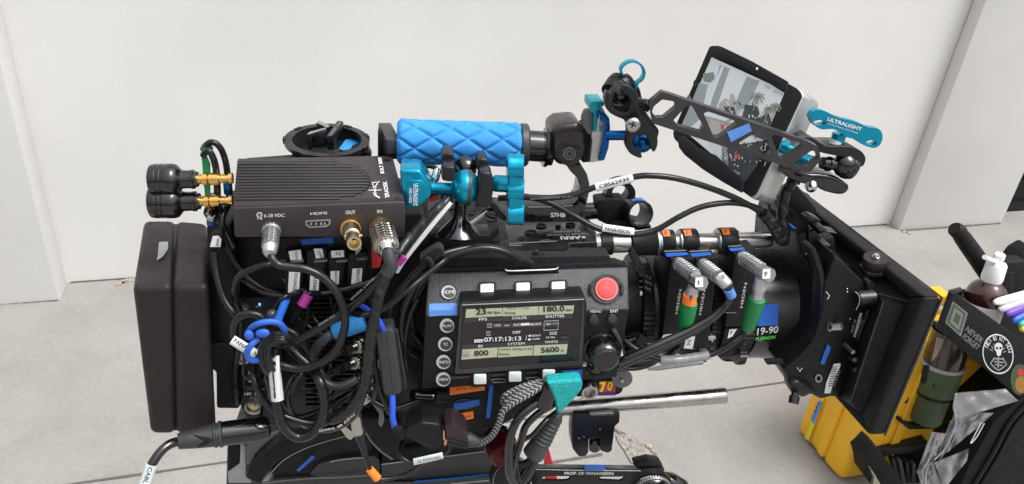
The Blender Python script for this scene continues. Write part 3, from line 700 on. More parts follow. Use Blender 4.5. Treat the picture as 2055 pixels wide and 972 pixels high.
m.plate(TF, ell(520.5, 432, 6, 5.2, 20), [ell(520.5, 432, 4.9, 4.1, 20)], 0, .4, 'print')
for x in (518, 523): m.sheet(TF, ell(x, 432, 1, n=8), .3, 'print')
m.sheet(TF, rect(516, 439, 519.5, 440), .3, 'print'); m.sheet(TF, rect(522, 439, 526, 440), .3, 'print'); m.sheet(TF, rect(523.5, 437.3, 524.5, 441.5), .3, 'print'); m.build('lettering', tx)
m = MB()
for x, y in ((778, 317.5), (797, 397)): m.prism(TT, ell(x, y, 5, 3.4, 14), 0, .6, 'black_metal'); m.sheet(TT, ell(x, y, 2, 1.4, 8), .9, 'ink')
m.build('screw', tx)
m = MB(); HP = [(613, 443), (663, 441), (663, 450), (655, 456), (621, 458), (613, 452)]
m.plate(TF, rnd(HP, 1), [rnd([(616, 445.5), (660, 443.5), (660, 449), (653, 453.5), (623, 455.5), (616, 450)], 1)], -4, 1, 'silver'); m.sheet(TF, HP, .3, 'ink'); 
for x in (623, 633, 643, 650): m.sheet(TF, rect(x, 447, x+3, 452), .6, 'pale_grey')
m.build('display_port', tx)
def down(x, y, d, L, dx=0, sl=1.0):
    return (x, y, d), (x+dx, y+L, d-L*sl)
m = MB(); m.cyl((703, 457, -46), (704, 461, -56), [(0, 23), (.5, 23), (1, 20), (1, 0)], 'gold', 36, .02)
m.cyl((704, 460, -54), (711, 489, -92), [(0, 19), (.3, 18), (.5, 16.5), (.52, 14), (1, 14.5), (1, 11), (.7, 10.5), (.7, 0)], 'brass_pale', 32)
m.cyl((709, 478, -82), (711, 486, -90), [(0, 4.5), (1, 4.5), (1, 1.6), (1.02, 0)], 'gold', 16); m.cyl((693, 474, -76), (727, 473, -76), [(0, 3), (1, 3)], 'brass_pale', 12); m.build('output_jack', tx)
m = MB(); m.cyl((762, 457, -46), (763, 460, -54), [(0, 24), (.6, 24), (1, 21), (1, 0)], 'gold', 36, .02); m.build('input_jack', tx)
def antenna(y, x1, R, yb, up_):
    mb = MB(); D = -5
    ant = MB(); 
    xs = [(303, .86), (305, .95), (313, .99), (318, 1), (319.5, .965), (322, .965), (323.5, 1), (328, 1), (329.5, .965), (331.5, .965), (333, 1), (349, 1), (356, .93), (362, .72), (366, .585), (384, .56), (385, .60), (391, .60), (392, .50), (398, .48)]
    A, B = (303, y, D), (x1, yb, D)
    pr = [((x-303)/(398-303), R*k_) for x, k_ in xs]; pr = [(0, 0), (-.02, R*.55)] + pr
    ant.cyl(A, B, pr, 'black_gloss', 36); ob = ant.build('antenna', tx)
    mb.cyl((x1-1, yb, D), (467, yb-2, D), [(0, 10), (.10, 10), (.1, 7.5), (.16, 7.5), (.16, 12.5), (.30, 12.5), (.33, 9), (.36, 9), (.36, 13), (.62, 13), (.64, 9), (.74, 9), (.74, 7.5), (.9, 7.5), (.9, 11), (1, 11)], 'gold', 6 if False else 24)
    for t in (.78, .82, .86): mb.cyl((x1-1+69*t, yb, D), (x1+69*t, yb, D), [(0, 8.6), (1, 8.6)], 'gold', 18)
    mb.build('gold_connector', ob)
antenna(361, 397, 32, 360, 0); antenna(405, 401, 34, 404, 1)
# ============================================================ big cables at the back
def cab(name, label, pts, r, mt='rubber_cable', cat='cable', group=None, **kw):
    mb = MB(); mb.cable(pts, r, mt, **kw); return tag(mb.build(name), label, cat, group)
def cabp(name, label, pts, r, mt='rubber_cable', **kw):
    t_ = thing(name, label, 'cable', pts[-1][:3]); mb = MB(); mb.cable(pts, r, mt, **kw); mb.build('jacket', t_); return t_
def wrap_label(par, a, b, r, s, mt='paper', dirn=1, h=7, txt=True, fac=1.0, ink='ink', off=0):
    """sleeve round a cable from a to b with lettering on its near side"""
    mb = MB(); mb.cyl(a, b, [(0, r*.97), (.001, r), (.999, r), (1, r*.97)], mt, 24); ob = mb.build('sleeve', par)
    if s:
        A, B = P(*a), P(*b); f_ = Fr(A.lerp(B, .5)-YR*(r*dep(A)/F*1.04), -YR-(B-A).normalized()*((-YR).dot((B-A).normalized())))
        t2 = MB(); d = V((b[0]-a[0], b[1]-a[1])); nn_ = V((-d.y, d.x)).normalized()*dirn; n = nn_*(h*.5+off)
        p, q = V(a[:2])+d*.1, V(a[:2])+d*.9
        if dirn < 0: p, q = q, p
        t2.text(f_, s, p+n, q+n, h, ink, up=(-nn_.x, -nn_.y), lift=.2, bold=.02); t2.build('lettering', ob)
    return ob
t = cabp('power_cable', 'thick black power cable looping down from the round silver plug of the transmitter', [(543, 500, -80), (546, 518, -88), (560, 532, -90), (585, 536, -90), (615, 541, -90), (648, 557, -90), (676, 588, -92), (691, 627, -92), (691, 662, -90), (676, 700, -88), (646, 727, -86), (602, 740, -84), (560, 731, -82), (540, 718, -78), (525, 700, -60)], 8.4)
m = MB(); m.cyl((545, 460, -46), (541, 509, -88), [(0, 19), (.10, 18), (.12, 15.8), (.7, 15.2), (.72, 14.5), (.9, 14), (1, 11)], 'silver', 30, .05)
for i in range(9): m.cyl((544.5-i*.3, 466+i*3.3, -52-i*3), (544.4-i*.3, 467.5+i*3.3, -53-i*3), [(0, 16.6), (1, 16.6)], 'silver', 24, .05)
m.cyl((541.5, 496, -82), (541.5, 508, -89), [(0, 14), (.5, 13), (1, 9)], 'aluminium', 24); m.build('plug', t)
t = cabp('video_cable', 'black video cable with small white print running left from the knurled input plug', [(781, 528, -96), (779, 545, -96), (760, 567, -92), (733, 594, -88), (700, 620, -84), (663, 645, -80), (626, 668, -78), (586, 687, -78), (549, 692, -70), (520, 690, -30)], 8.2)
m = MB(); m.cyl((763, 459, -52), (778, 505, -92), [(0, 21), (.2, 22), (.22, 24.5), (.78, 25), (.85, 22), (.9, 18), (1, 14)], 'nickel', 40, .07)
for i in range(6): m.cyl((767+i*1.5, 466+i*5, -64-i*4), (768+i*1.5, 469+i*5, -66-i*4), [(0, 25.5), (1, 25.8)], 'nickel', 24, .06)
m.cyl((776, 496, -88), (778, 506, -94), [(0, 17), (1, 14)], 'chrome', 24); m.build('plug', t)
m = MB(); m.cable([(777, 500, -92), (782, 520, -96), (785, 536, -97), (776, 550, -96)], 13, 'grey_cable'); m.build('boot', t)
m = MB()
fr_ = rig(-97)
for s_, a, b in (('WVZDL J AWG', (705, 604), (752, 560)), ('24AWG CL3', (640, 655), (672, 635))): m.text(fr_, s_, a, b, 4, 'grey_print')
m.build('lettering', t)
cab('coiled_cable', 'black cable ring tied by the blue strap, leftmost loop', [(500, 700, -60), (478, 690, -66), (469, 668, -70), (474, 644, -74), (492, 631, -76), (515, 632, -76), (534, 645, -74), (545, 662, -60)], 8.5)
cab('coiled_cable', 'triple-turn black cable coil just right of the blue strap', [(592, 683, -84), (578, 673, -92), (558, 669, -94), (540, 676, -94), (527, 692, -94), (522, 712, -94), (528, 735, -92), (540, 752, -80), (560, 762, -50)], 5.5, group=None)
m = MB()
for i, (o_, d_) in enumerate(((0, 0), (7, 2), (13, 5))):
    m.cable([(590-o_*.3, 690+o_*.2, -80), (577-o_*.2, 676+o_*.7, -93-d_), (557, 671+o_*.8, -95-d_), (542+o_*.5, 679+o_*.6, -95-d_), (530+o_*.8, 694+o_*.2, -95-d_), (526+o_, 712, -95-d_), (531+o_, 733, -92), (542+o_, 750, -80)], 4.2, 'rubber_cable')
tag(m.build('cable_coil'), 'tight stack of three thin black turns overlapping the coil right of the blue strap', 'cable')
t = cabp('looped_cable', 'thick black cable with a clear label sleeve hanging in the lowest big loop', [(551, 700, -70), (550, 740, -78), (553, 790, -86), (558, 820, -90), (567, 850, -92), (584, 871, -94), (604, 878, -94), (628, 868, -94), (645, 842, -94), (651, 808, -94), (643, 768, -92), (626, 740, -74), (600, 715, -66), (575, 690, -60), (560, 672, -50)], 10.2)
m = MB(); m.cyl((548, 716, -78), (557, 802, -88), [(0, 12), (.001, 12.6), (.999, 12.6), (1, 12)], 'clear_white', 20); ob = m.build('sleeve', t)
m = MB(); f_ = rig(-101)
m.prism(f_, [(543, 716), (546, 716), (553, 800), (550, 800)], -2, 0, 'ink'); m.text(f_, 'VZF2', (552, 792), (546, 745), 5, 'grey_print'); m.prism(f_, [(553, 718), (560, 716), (563, 800), (557, 801)], -2, 0, 'white'); m.build('lettering', ob)
cab('thin_cable', 'black cable curving under the coils from the blue strap to the spiral wrap', [(509, 728, -50), (511, 764, -72), (528, 800, -76), (549, 824, -80), (575, 837, -84), (618, 849, -84), (655, 846, -84), (686, 835, -86), (709, 815, -88), (722, 785, -86), (734, 754, -80)], 7)
t = cabp('printed_cable', 'thin glossy black cable with white printing in a loop inside the lowest coil', [(622, 742, -40), (605, 751, -56), (588, 775, -62), (581, 803, -64), (586, 830, -64), (604, 848, -62), (640, 858, -60)], 5.6, 'gloss_cable')
t = cabp('signal_cable', 'glossy black cable with white lettering curving up into the nickel connector', [(616, 852, -80), (648, 862, -84), (677, 857, -88), (702, 842, -90), (718, 822, -90), (730, 790, -88)], 7.5, 'gloss_cable')
m = MB(); f_ = rig(-101)
for s_, a, b in (('22AWG', (640, 867), (672, 862)), ('OR', (678, 860), (688, 854)), ('C(UL)', (692, 851), (712, 832))): m.text(f_, s_, a, b, 4.5, 'print', bold=.01)
m.build('lettering', t)
cab('rear_cable', 'black cable rising behind the antennas in the taller arch with a green tag', [(408, 300, 20), (414, 291, 10), (425, 286, 5), (438, 292, 5), (449, 312, 8), (456, 345, 12), (460, 400, 10), (446, 440, -4), (452, 480, -10), (470, 525, -14), (500, 560, -18), (535, 582, -22), (572, 596, -30)], 6.5)
cab('rear_cable', 'black cable in the lower arch behind the antennas, ending beside the battery', [(408, 312, -2), (414, 304, -6), (422, 306, -8), (431, 327, -6), (435, 355, 0), (437, 400, 2), (443, 440, -2), (454, 470, -8), (470, 500, -16)], 6.8)
m = MB(); m.prism(rig(-4), [(404, 312), (414, 314), (421, 330), (421, 390), (411, 392), (407, 350)], -3, 0, 'green', .5); m.prism(rig(8), [(406, 292), (418, 286), (428, 300), (420, 304), (408, 306)], -3, 0, 'green', .5); tag(m.build('green_tag'), 'bright green tape flag on the cables behind the antennas', 'tape')
m = MB(); m.prism(rig(4), [(447, 368), (460, 366), (462, 392), (449, 392)], -4, 0, 'cobalt', 1); m.cyl((422, 388, 8), (424, 452, 0), [(0, 9), (1, 9)], 'blue_tape', 14); tag(m.build('blue_cable_end'), 'short blue cable sleeve glimpsed behind the gold antenna connectors', 'cable')
m = MB(); m.cyl((416, 424, -2), (432, 428, -8), [(0, 10), (.2, 14), (.5, 14), (.55, 11), (1, 11)], 'chrome', 8); m.cyl((420, 437, -6), (432, 440, -8), [(0, 9), (1, 9)], 'nickel', 20); tag(m.build('hex_connector'), 'chrome hexagonal connector above the left battery plate', 'connector')
t = cabp('adapter_cable', 'black cable with a labelled square plug hanging between battery and camera', [(431, 505, -26), (432, 530, -30), (437, 560, -36), (450, 600, -44), (466, 625, -50), (478, 640, -50)], 7.5)
m = MB(); m.prism(rig(-24), [(426, 468), (443, 466), (447, 478), (445, 503), (441, 510), (421, 508), (419, 500), (422, 474)], -10, 2, 'black_soft', 1.5); ob = m.build('plug', t)
m = MB(); m.prism(rig(-27), [(427, 475), (438, 474), (444, 481), (442, 496), (421, 496)], -.5, .3, 'paper'); m.text(rig(-27.5), 'TERADEK', (436, 478), (433, 495), 5, 'ink', bold=.01); m.build('label_sticker', ob)
cab('arc_cable', 'black cable arching from the socket panel toward the splitter block', [(484, 632, -30), (474, 604, -40), (470, 577, -46), (482, 553, -52), (513, 538, -56), (550, 528, -50), (590, 522, -10)], 7.2)
cab('sheathed_wire', 'grey-black wire sagging above the blue sleeve', [(478, 556, -10), (495, 569, -20), (528, 587, -28), (572, 596, -30)], 4.8)
# blue strap
m = MB(); m.cable([(499, 668, -96), (505, 658, -100), (519, 650, -104), (540, 646, -104), (560, 649, -102), (571, 662, -96), (572, 668, -88)], 6.4, 'blue_strap'); m.cable([(519, 680, -102), (505, 692, -106), (496, 706, -106), (498, 719, -104), (512, 724, -98), (524, 720, -88)], 6.4, 'blue_strap')
m.ball((500, 673, -104), 10, 'blue_strap', (1, .7, 1.15)); m.ball((527, 669, -106), 10.5, 'blue_strap', (1.35, .7, .95)); tag(m.build('cable_strap'), 'knotted blue rubber strap tying the cable coils together', 'strap')
t = thing('name_label', 'white cable label with black capitals under the blue strap', 'label', (488, 690, -80)); m = MB(); m.cyl((466, 682, -84), (514, 712, -88), [(0, 10), (1, 10)], 'paper', 20); m.build('label_sleeve', t)
m = MB(); m.text(rig(-96), 'PANAV', (468, 686), (500, 706), 8, 'ink', bold=.03); m.text(rig(-96), 'N', (508, 712), (514, 716), 8, 'ink', bold=.03); m.build('lettering', t)
t = thing('sleeved_wire', 'black wire with a blue sleeve rising from the blue strap', 'cable', (557, 644, -80)); m = MB(); m.cable([(576, 598, -40), (570, 612, -60), (562, 632, -76), (556, 646, -90)], 8.2, 'blue_tape'); m.build('blue_sleeve', t)
t = thing('sleeved_wire', 'dark wire with a magenta sleeve beside the blue one', 'cable', (590, 640, -40)); m = MB(); m.cyl((619, 592, -46), (605, 614, -50), [(0, 10.5), (1, 10.5)], 'magenta', 18); m.build('magenta_sleeve', t); m = MB(); m.cable([(700, 585, 0), (650, 590, -30), (620, 590, -46), (604, 616, -50), (590, 640, -44), (580, 665, -30)], 6, 'black'); m.build('jacket', t)
m = MB(); m.ball((546, 634, -70), 12, 'grey_cable', (1, 1, 1.2)); m.cable([(546, 638, -70), (536, 660, -60)], 8, 'grey_cable'); tag(m.build('rubber_plug'), 'dark grey rounded rubber plug above the blue strap', 'plug')
# blue boot cable and BNC pair
t = cabp('booted_cable', 'dark grey cable ending in a fat bright blue boot', [(672, 668, -50), (655, 678, -56), (636, 698, -56), (628, 722, -50), (634, 745, -40)], 10.5, 'grey_cable')
m = MB(); m.cyl((668, 668, -54), (732, 645, -50), [(0, 13), (.05, 16), (.5, 18.5), (.9, 19), (.97, 17), (1, 12)], 'blue_rubber', 28); m.build('boot', t)
for i, (x, y) in enumerate(((712, 697), (708, 730), (728, 765))):
    t = cabp('coax_cable', ['short black coax cable on the upper metal socket below the blue boot', 'short black coax cable on the lower metal socket below the blue boot', 'black coax cable on the socket beside the spiral wrap'][i], [(x-6, y, -46), (x-28, y+9, -50), (x-50, y+22, -48), (x-66, y+40, -36)], 9)
    m = MB(); m.cyl((x+10, y-6, -20), (x, y, -46), [(0, 16), (.5, 16), (.55, 13), (1, 12.5)], 'nickel', 26, .04); m.cyl((x-4, y+1, -48), (x-10, y+4, -52), [(0, 13.5), (1, 10)], 'nickel', 22); m.build('plug', t)
    m = MB()
    for j in range(3): m.cyl((x-12-j*5, y+5+j*2, -52), (x-14-j*5, y+6+j*2, -52), [(0, 10.5), (1, 10.5)], 'black_soft', 18)
    m.build('ribbed_boot', t)
cab('grey_bend_cable', 'dark grey cable bending under the metal sockets', [(640, 742, -60), (650, 765, -64), (672, 775, -66), (698, 770, -66), (716, 760, -62)], 8.5, 'grey_cable')
# splitter block with labelled plugs
sp = thing('power_splitter', 'black splitter box with four labelled plugs under the transmitter', 'splitter', (650, 600, -30))
m = MB(); m.prism(rig(-18), [(565, 484), (770, 478), (775, 560), (700, 585), (570, 592)], -40, 0, 'black_soft', 2); m.prism(rig(-14), [(565, 478), (760, 470), (762, 500), (566, 506)], -30, 8, 'black', 2); m.build('box', sp)
m = MB(); m.prism(rig(-22.4), K(540, 460, 3.241, [(205, 70), (415, 53), (418, 92), (212, 103)]), -.6, .2, 'blue_tape'); m.build('tape_strip', sp)
plugs = [('MONITOR', 'MON', [(87, 155), (215, 140), (228, 215), (215, 415), (110, 418), (95, 250)], [(125, 145), (205, 135), (213, 200), (140, 205)], [(130, 278), (202, 283), (195, 410), (122, 413)]),
 ('PREST', 'PRES', [(240, 145), (370, 125), (375, 205), (340, 410), (250, 412), (245, 250)], [(290, 128), (345, 128), (357, 185), (305, 192)], [(268, 300), (325, 330), (322, 405), (262, 405)]),
 ('ZOOM', 'Z', [(385, 150), (500, 140), (500, 205), (470, 400), (385, 400)], [(402, 142), (485, 138), (488, 182), (407, 187)], [(400, 275), (457, 272), (453, 360), (425, 355), (400, 320)]),
 ('ROUTER', '', [(515, 165), (630, 150), (640, 190), (615, 390), (505, 392), (512, 240)], None, [(542, 258), (607, 255), (597, 375), (532, 377)])]
fp = rig(-30)
for nm, sh_, body, l1, l2 in plugs:
    m = MB(); b_ = K(540, 460, 3.241, body); m.prism(fp, b_, -20, 0, 'black', 1.6); 
    ys = 200 if nm != 'ROUTER' else 185
    m.prism(rig(-31), K(540, 460, 3.241, [(body[0][0]+50, ys+10), (body[1][0]+10, ys+5), (body[1][0]+10, ys+17), (body[0][0]+50, ys+22)]), -2, 3, 'mid_grey', .8, 1); ob = m.build('plug', sp)
    m = MB(); m.sheet(rig(-30.5), K(540, 460, 3.241, l2), .5, 'paper')
    (ax_, ay), (bx_, by) = K(540, 460, 3.241, [(l2[3][0]+52, l2[3][1]-6)])[0], K(540, 460, 3.241, [(l2[1][0]-15 if nm != 'ZOOM' else 447, l2[1][1]+4)])[0]
    if nm == 'ZOOM': ax_, ay = K(540, 460, 3.241, [(445, 352)])[0]; bx_, by = K(540, 460, 3.241, [(447, 278)])[0]
    if nm == 'PREST': ax_, ay = K(540, 460, 3.241, [(306, 392)])[0]; bx_, by = K(540, 460, 3.241, [(312, 312)])[0]
    m.text(rig(-31.2), {'ZOOM': 'OOM'}.get(nm, nm), (ax_, ay), (bx_, by), 6, 'ink', bold=.01)
    if l1:
        m.sheet(rig(-30.7), K(540, 460, 3.241, l1), .6, 'paper')
        if sh_ == 'Z': m.text(rig(-31.6), 'Z', *K(540, 460, 3.241, [(462, 172), (462, 148)]), 8.5, 'ink', up=(-1, 0))
        else: m.text(rig(-31.6), sh_, *K(540, 460, 3.241, [(l1[3][0]+50, l1[3][1]-12), (l1[1][0]-22, l1[1][1]+10)]), 5.6, 'ink')
    else: m.sheet(rig(-32), K(540, 460, 3.241, [(550, 125), (600, 108), (602, 130), (585, 150), (565, 168), (560, 145)]), .8, 'pale_grey')
    m.build('label_sticker', ob)
m = MB(); m.prism(rig(-40), K(540, 460, 3.241, [(665, 105), (700, 120), (735, 185), (722, 250), (668, 258)]), -2, 0, 'red', .4); tag(m.build('red_tag'), 'red plastic tag behind the input plug of the transmitter', 'tag')
# spiral-wrapped bundle down the middle and clear-labelled strip
cab('spiral_wrapped_cable', 'black spiral-wrapped cable bundle climbing behind the transmitter to the blue clamp', [(612, 850, -50), (650, 846, -84), (690, 832, -96), (716, 805, -100), (730, 775, -100), (738, 730, -100), (742, 690, -100), (752, 635, -100), (762, 590, -98), (778, 548, -90), (797, 512, -70), (830, 470, -50), (880, 420, -40), (900, 400, -30)], 10, spiral=(.021, .16))
m = MB(); m.cable([(796, 545, -74), (812, 520, -76), (860, 460, -74), (905, 406, -66)], 5.6, 'clear_white'); m.cable([(806, 520, -80), (856, 455, -80), (902, 402, -72)], 2.2, 'ink'); m.cyl((800, 530, -84), (812, 516, -84), [(0, 6.6), (1, 6.6)], 'magenta', 14); tag(m.build('clear_sleeved_cable'), 'cable in a clear label sleeve with a magenta end, leaning on the spiral wrap', 'cable')
# right side loops behind control panel
cab('hanging_cable', 'thin black cable sagging from the coil up to the velcro cable wrap', [(700, 628, -60), (722, 632, -84), (745, 629, -86), (774, 617, -84), (818, 583, -80), (850, 556, -70), (885, 528, -60), (900, 516, -50)], 6)
for i, (lb, pts, r) in enumerate([
    ('outermost black cable arching over the velcro strip of the control panel', [(772, 660, -50), (781, 620, -52), (805, 580, -54), (845, 535, -56), (885, 512, -52), (935, 499, -44), (985, 498, -40), (1030, 510, -38), (1068, 528, -34)], 7.5),
    ('inner black cable arching over the velcro strip of the control panel', [(830, 600, -40), (850, 560, -46), (885, 524, -50), (923, 507, -48), (974, 498, -46), (1015, 506, -44), (1045, 522, -40)], 7),
    ('black cable looping down behind the left edge of the control panel', [(848, 545, -40), (822, 590, -46), (806, 630, -48), (804, 668, -46), (816, 698, -42), (840, 712, -36)], 9),
    ('second black loop hidden against the left edge of the control panel', [(862, 560, -20), (838, 595, -30), (826, 630, -34), (832, 665, -30), (850, 690, -20)], 8)]):
    cab('arched_cable', lb, pts, r)
m = MB(); m.prism(rig(-62), rnd([(840, 522), (872, 500), (884, 497), (893, 508), (880, 520), (852, 532)], 5), -14, 0, 'velcro', 3); m.cable([(848, 530, -64), (858, 520, -70), (866, 530, -66), (864, 545, -60)], 5, 'velcro'); tag(m.build('velcro_wrap'), 'black velcro wrap gathering the cables above the control panel', 'cable tie')
# in-line adapter with blue cable
ia = thing('inline_adapter', 'slim grey-black inline adapter hanging from a bright blue cable', 'adapter', (788, 793, -70))
m = MB(); m.prism(rig(-82), rnd([(755, 665), (786, 661), (790, 668), (806, 786), (803, 791), (776, 795), (770, 788), (754, 675)], 3), -22, 0, 'dark_grey', 3, 3); m.sheet(rig(-82), [(773, 664), (774.2, 664), (790, 792), (788.8, 792)], .2, 'ink'); m.build('adapter_body', ia)
m = MB(); m.prism(rig(-70), [(790, 666), (798, 668), (816, 780), (806, 790)], -8, 0, 'velcro', 1); m.build('velcro_strip', ia)
m = MB(); m.cable([(718, 610, -60), (737, 621, -80), (753, 635, -88), (764, 650, -86), (770, 664, -80)], 5.2, 'blue_cable'); m.build('blue_cable', ia); m = MB(); m.cable([(787, 790, -78), (788, 815, -80), (788, 838, -80), (793, 860, -78)], 6.3, 'blue_cable'); m.build('blue_cable', ia)
# nickel connector hanging below with orange-tipped cable
t = cabp('orange_tipped_cable', 'thin black cable with nickel plug and orange sleeve looping under the usb plugs', [(722, 874, -88), (728, 895, -90), (734, 920, -90), (742, 940, -92), (752, 958, -92), (768, 962, -90), (800, 957, -88), (826, 946, -88), (846, 930, -90), (880, 917, -92), (900, 905, -92), (905, 885, -86)], 4.2)
m = MB(); m.cyl((712, 824, -84), (720, 872, -88), [(0, 11), (.1, 11), (.12, 9), (.2, 9), (.22, 12), (.9, 12.5), (.92, 10), (1, 10)], 'nickel', 30); m.prism(rig(-82), [(676, 852), (686, 850), (708, 868), (712, 876), (704, 884), (696, 880)], -3, 0, 'nickel', .5); m.build('plug', t)
m = MB(); m.cyl((721, 870, -88), (733, 912, -90), [(0, 11), (.3, 10), (.32, 8.5), (.6, 8), (.62, 7), (1, 6.5)], 'rubber_cable', 22); m.build('boot', t)
m = MB(); m.cyl((742, 942, -93), (757, 960, -93), [(0, 8), (1, 9)], 'orange', 18); m.build('orange_sleeve', t)
f_ = rig(-98); m = MB(); m.prism(f_, [(829, 924), (888, 911), (890, 921), (830, 935)], -3, 0, 'frost', .6); ob = m.build('label_sticker', t); m = MB(); m.text(f_, 'TENTACLE TC', (885, 914), (836, 924.5), 6, 'ink', up=(.15, 1)); m.build('lettering', ob)
cab('looped_wire', 'thin black wire loop around the labelled tag below the usb plugs', [(812, 880, -60), (804, 900, -74), (808, 918, -84), (822, 928, -88), (840, 929, -90)], 5)
# usb plug pair
up_ = thing('usb_extension', 'black flared usb socket at the end of the blue cable', 'usb plug', (850, 905, -84))
k = lambda p: K(640, 700, 3.574, p)
m = MB(); m.prism(rig(-92), rnd(k([(625, 580), (740, 530), (860, 545), (903, 600), (903, 690), (870, 735), (800, 730), (620, 632)]), 3), -30, 0, 'black', 5, 3); m.cyl((790, 857, -80), (816, 870, -82), [(0, 7), (.2, 10), (.3, 8.5), (.5, 12), (.6, 10), (.8, 14), (1, 15)], 'black_soft', 22); m.build('socket', up_)
bu = thing('braided_cable', 'black and white braided cable with a dark usb plug', 'cable', (940, 893, -84))
m = MB(); m.prism(rig(-94), rnd(k([(905, 560), (960, 545), (1050, 600), (1070, 640), (1075, 722), (925, 697)]), 2), -28, 0, 'plum_metal', 4, 3); m.prism(rig(-95), k([(925, 655), (1070, 690), (1070, 715), (930, 690)]), -2, 1, 'black', .5); m.build('plug', bu)
m = MB(); m.prism(rig(-95), k([(890, 578), (903, 600), (905, 655), (922, 662), (915, 692), (898, 700), (896, 670), (905, 664), (890, 655)]), -20, 1, 'copper', .5); m.build('copper_edge', bu)
m = MB(); m.cyl((936, 882, -80), (966, 889, -82), [(0, 17), (.5, 13), (1, 8)], 'dark_grey', 22); m.build('boot', bu)
k = lambda p: K(960, 720, 3.857, p)
brd = lambda pts, d, r=6.6: [(x, y, dd) for (x, y), dd in zip(k(pts), d)]
m = MB(); m.cable(brd([(0, 662), (50, 640), (110, 590), (160, 500), (190, 410), (270, 345), (400, 270), (500, 200), (540, 150)], [-82, -86, -90, -92, -92, -92, -90, -84, -70]), 6.8, 'braid'); m.build('braided_jacket', bu)
m = MB(); m.cable(brd([(190, 405), (240, 360), (300, 300), (400, 240), (490, 190), (530, 150)], [-92, -90, -88, -84, -78, -70]), 6.6, 'braid')
m.cable(brd([(190, 340), (205, 290), (270, 250), (350, 215), (440, 190), (500, 160)], [-72, -76, -76, -76, -72, -60]), 6.4, 'braid'); m.cable(brd([(200, 395), (220, 340), (290, 290), (400, 215), (470, 180)], [-80, -84, -82, -76, -66]), 6.4, 'braid'); tag(m.build('braided_loops'), 'second black and white braided cable folded under the control panel', 'cable')
# XLR and its cable
t = cabp('main_power_cable', 'thick black power cable with a large round plug leaving the frame bottom left', [(362, 886, -60), (345, 890, -66), (325, 904, -74), (305, 932, -84), (290, 965, -92), (282, 1000, -96)], 9.5, 'gloss_cable')
m = MB(); m.cyl((357, 886, -60), (428, 874, -50), [(0, 15), (.02, 16), (.5, 20), (1, 23)], 'dark_grey', 32)
for x in (360, 390): pass
m.cyl((428, 874, -50), (446, 871, -48), [(0, 23), (.1, 25.5), (.3, 25.5), (.35, 24), (.6, 24), (.65, 26.5), (1, 26.5)], 'grey_cable', 32)
m.cyl((446, 871, -48), (543, 858, -36), [(0, 24.5), (.6, 25), (.85, 25), (.95, 21), (1, 12), (1.01, 0)], 'black_gloss', 36); m.prism(rig(-84), K(260, 700, 3.573, [(450, 625), (560, 650), (600, 665), (560, 690), (480, 715), (490, 700), (540, 670)]), -3, 0, 'black_soft', 1); m.build('plug', t)
ob = wrap_label(t, (304, 934, -87), (289, 975, -95), 11.5, 'CABL', 'frost', 1, 8)
# ============================================================ things below the camera: cradle, tray
tr = thing('camera_cradle', 'black moulded cradle with curved rocker under the camera', 'cradle', (700, 985, 40))
k = lambda p: K(430, 840, 3.1615, p)
m = MB(); m.prism(rig(70), [(455, 896), (500, 880), (1000, 860), (1020, 1010), (452, 1010)], -200, 0, 'dark_grey', 4); m.build('tray', tr)
m = MB(); m.prism(rig(66), k([(165, 160), (200, 178), (200, 365), (240, 412), (90, 412), (84, 345), (160, 290)]), -10, 0, 'pale_grey', 1.5); m.prism(rig(58), k([(310, 395), (345, 350), (378, 332), (372, 362), (335, 410), (300, 412)]), -10, 0, 'pale_grey', 1); m.prism(rig(68), k([(85, 185), (160, 160), (160, 285), (88, 340)]), -8, 0, 'black_soft', 1); m.build('corner_piece', tr)
m = MB(); m.prism(rig(62), k([(200, 180), (430, 90), (500, 110), (330, 250), (205, 300)]), -10, 0, 'mid_grey', 1); m.build('grey_panel', tr)
arc = lambda r0, r1, n=20: None
m = MB(); P1 = [V(p) for p in k([(200, 375), (240, 300), (330, 215), (430, 150), (560, 95), (700, 60), (850, 40)])]; P2 = [V(p) for p in k([(290, 415), (350, 330), (440, 255), (560, 190), (700, 140), (850, 105), (960, 95)])]
m.prism(rig(40), [tuple(p) for p in crom(P1, 5)]+[tuple(p) for p in crom(P2, 5)][::-1], -40, 0, 'black_soft', 2); m.build('curved_rocker', tr)
m = MB(); m.prism(rig(50), [tuple(p) for p in crom([V(p) for p in k([(360, 345), (440, 262), (560, 196), (700, 146), (850, 112)])], 5)] + k([(1000, 130), (1010, 300), (1040, 350), (400, 390)]), -12, 0, 'black', 1)
m.prism(rig(46), k([(370, 385), (700, 370), (1030, 355), (1900, 300), (1900, 450), (380, 450)]), -40, 0, 'dark_grey', 2); m.build('side_panel', tr)
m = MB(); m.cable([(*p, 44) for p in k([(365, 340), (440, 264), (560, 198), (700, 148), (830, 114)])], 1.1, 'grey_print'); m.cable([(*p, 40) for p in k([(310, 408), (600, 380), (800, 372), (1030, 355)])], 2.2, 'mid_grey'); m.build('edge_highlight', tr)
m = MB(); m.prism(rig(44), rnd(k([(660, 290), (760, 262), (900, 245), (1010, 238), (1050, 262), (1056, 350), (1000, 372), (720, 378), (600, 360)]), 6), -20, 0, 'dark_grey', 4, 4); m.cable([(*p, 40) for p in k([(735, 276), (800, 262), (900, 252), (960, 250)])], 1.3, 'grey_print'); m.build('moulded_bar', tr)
m = MB(); m.prism(rig(30), k([(1060, 296), (1300, 262), (1720, 212), (1800, 215), (1800, 360), (1270, 400), (1060, 400)]), -30, 0, 'dark_grey', 2); m.cable([(*p, 27) for p in k([(1060, 292), (1300, 262), (1715, 210)])], 1.2, 'pale_grey')  # thin pale tube paints the highlight along the rail's top edge
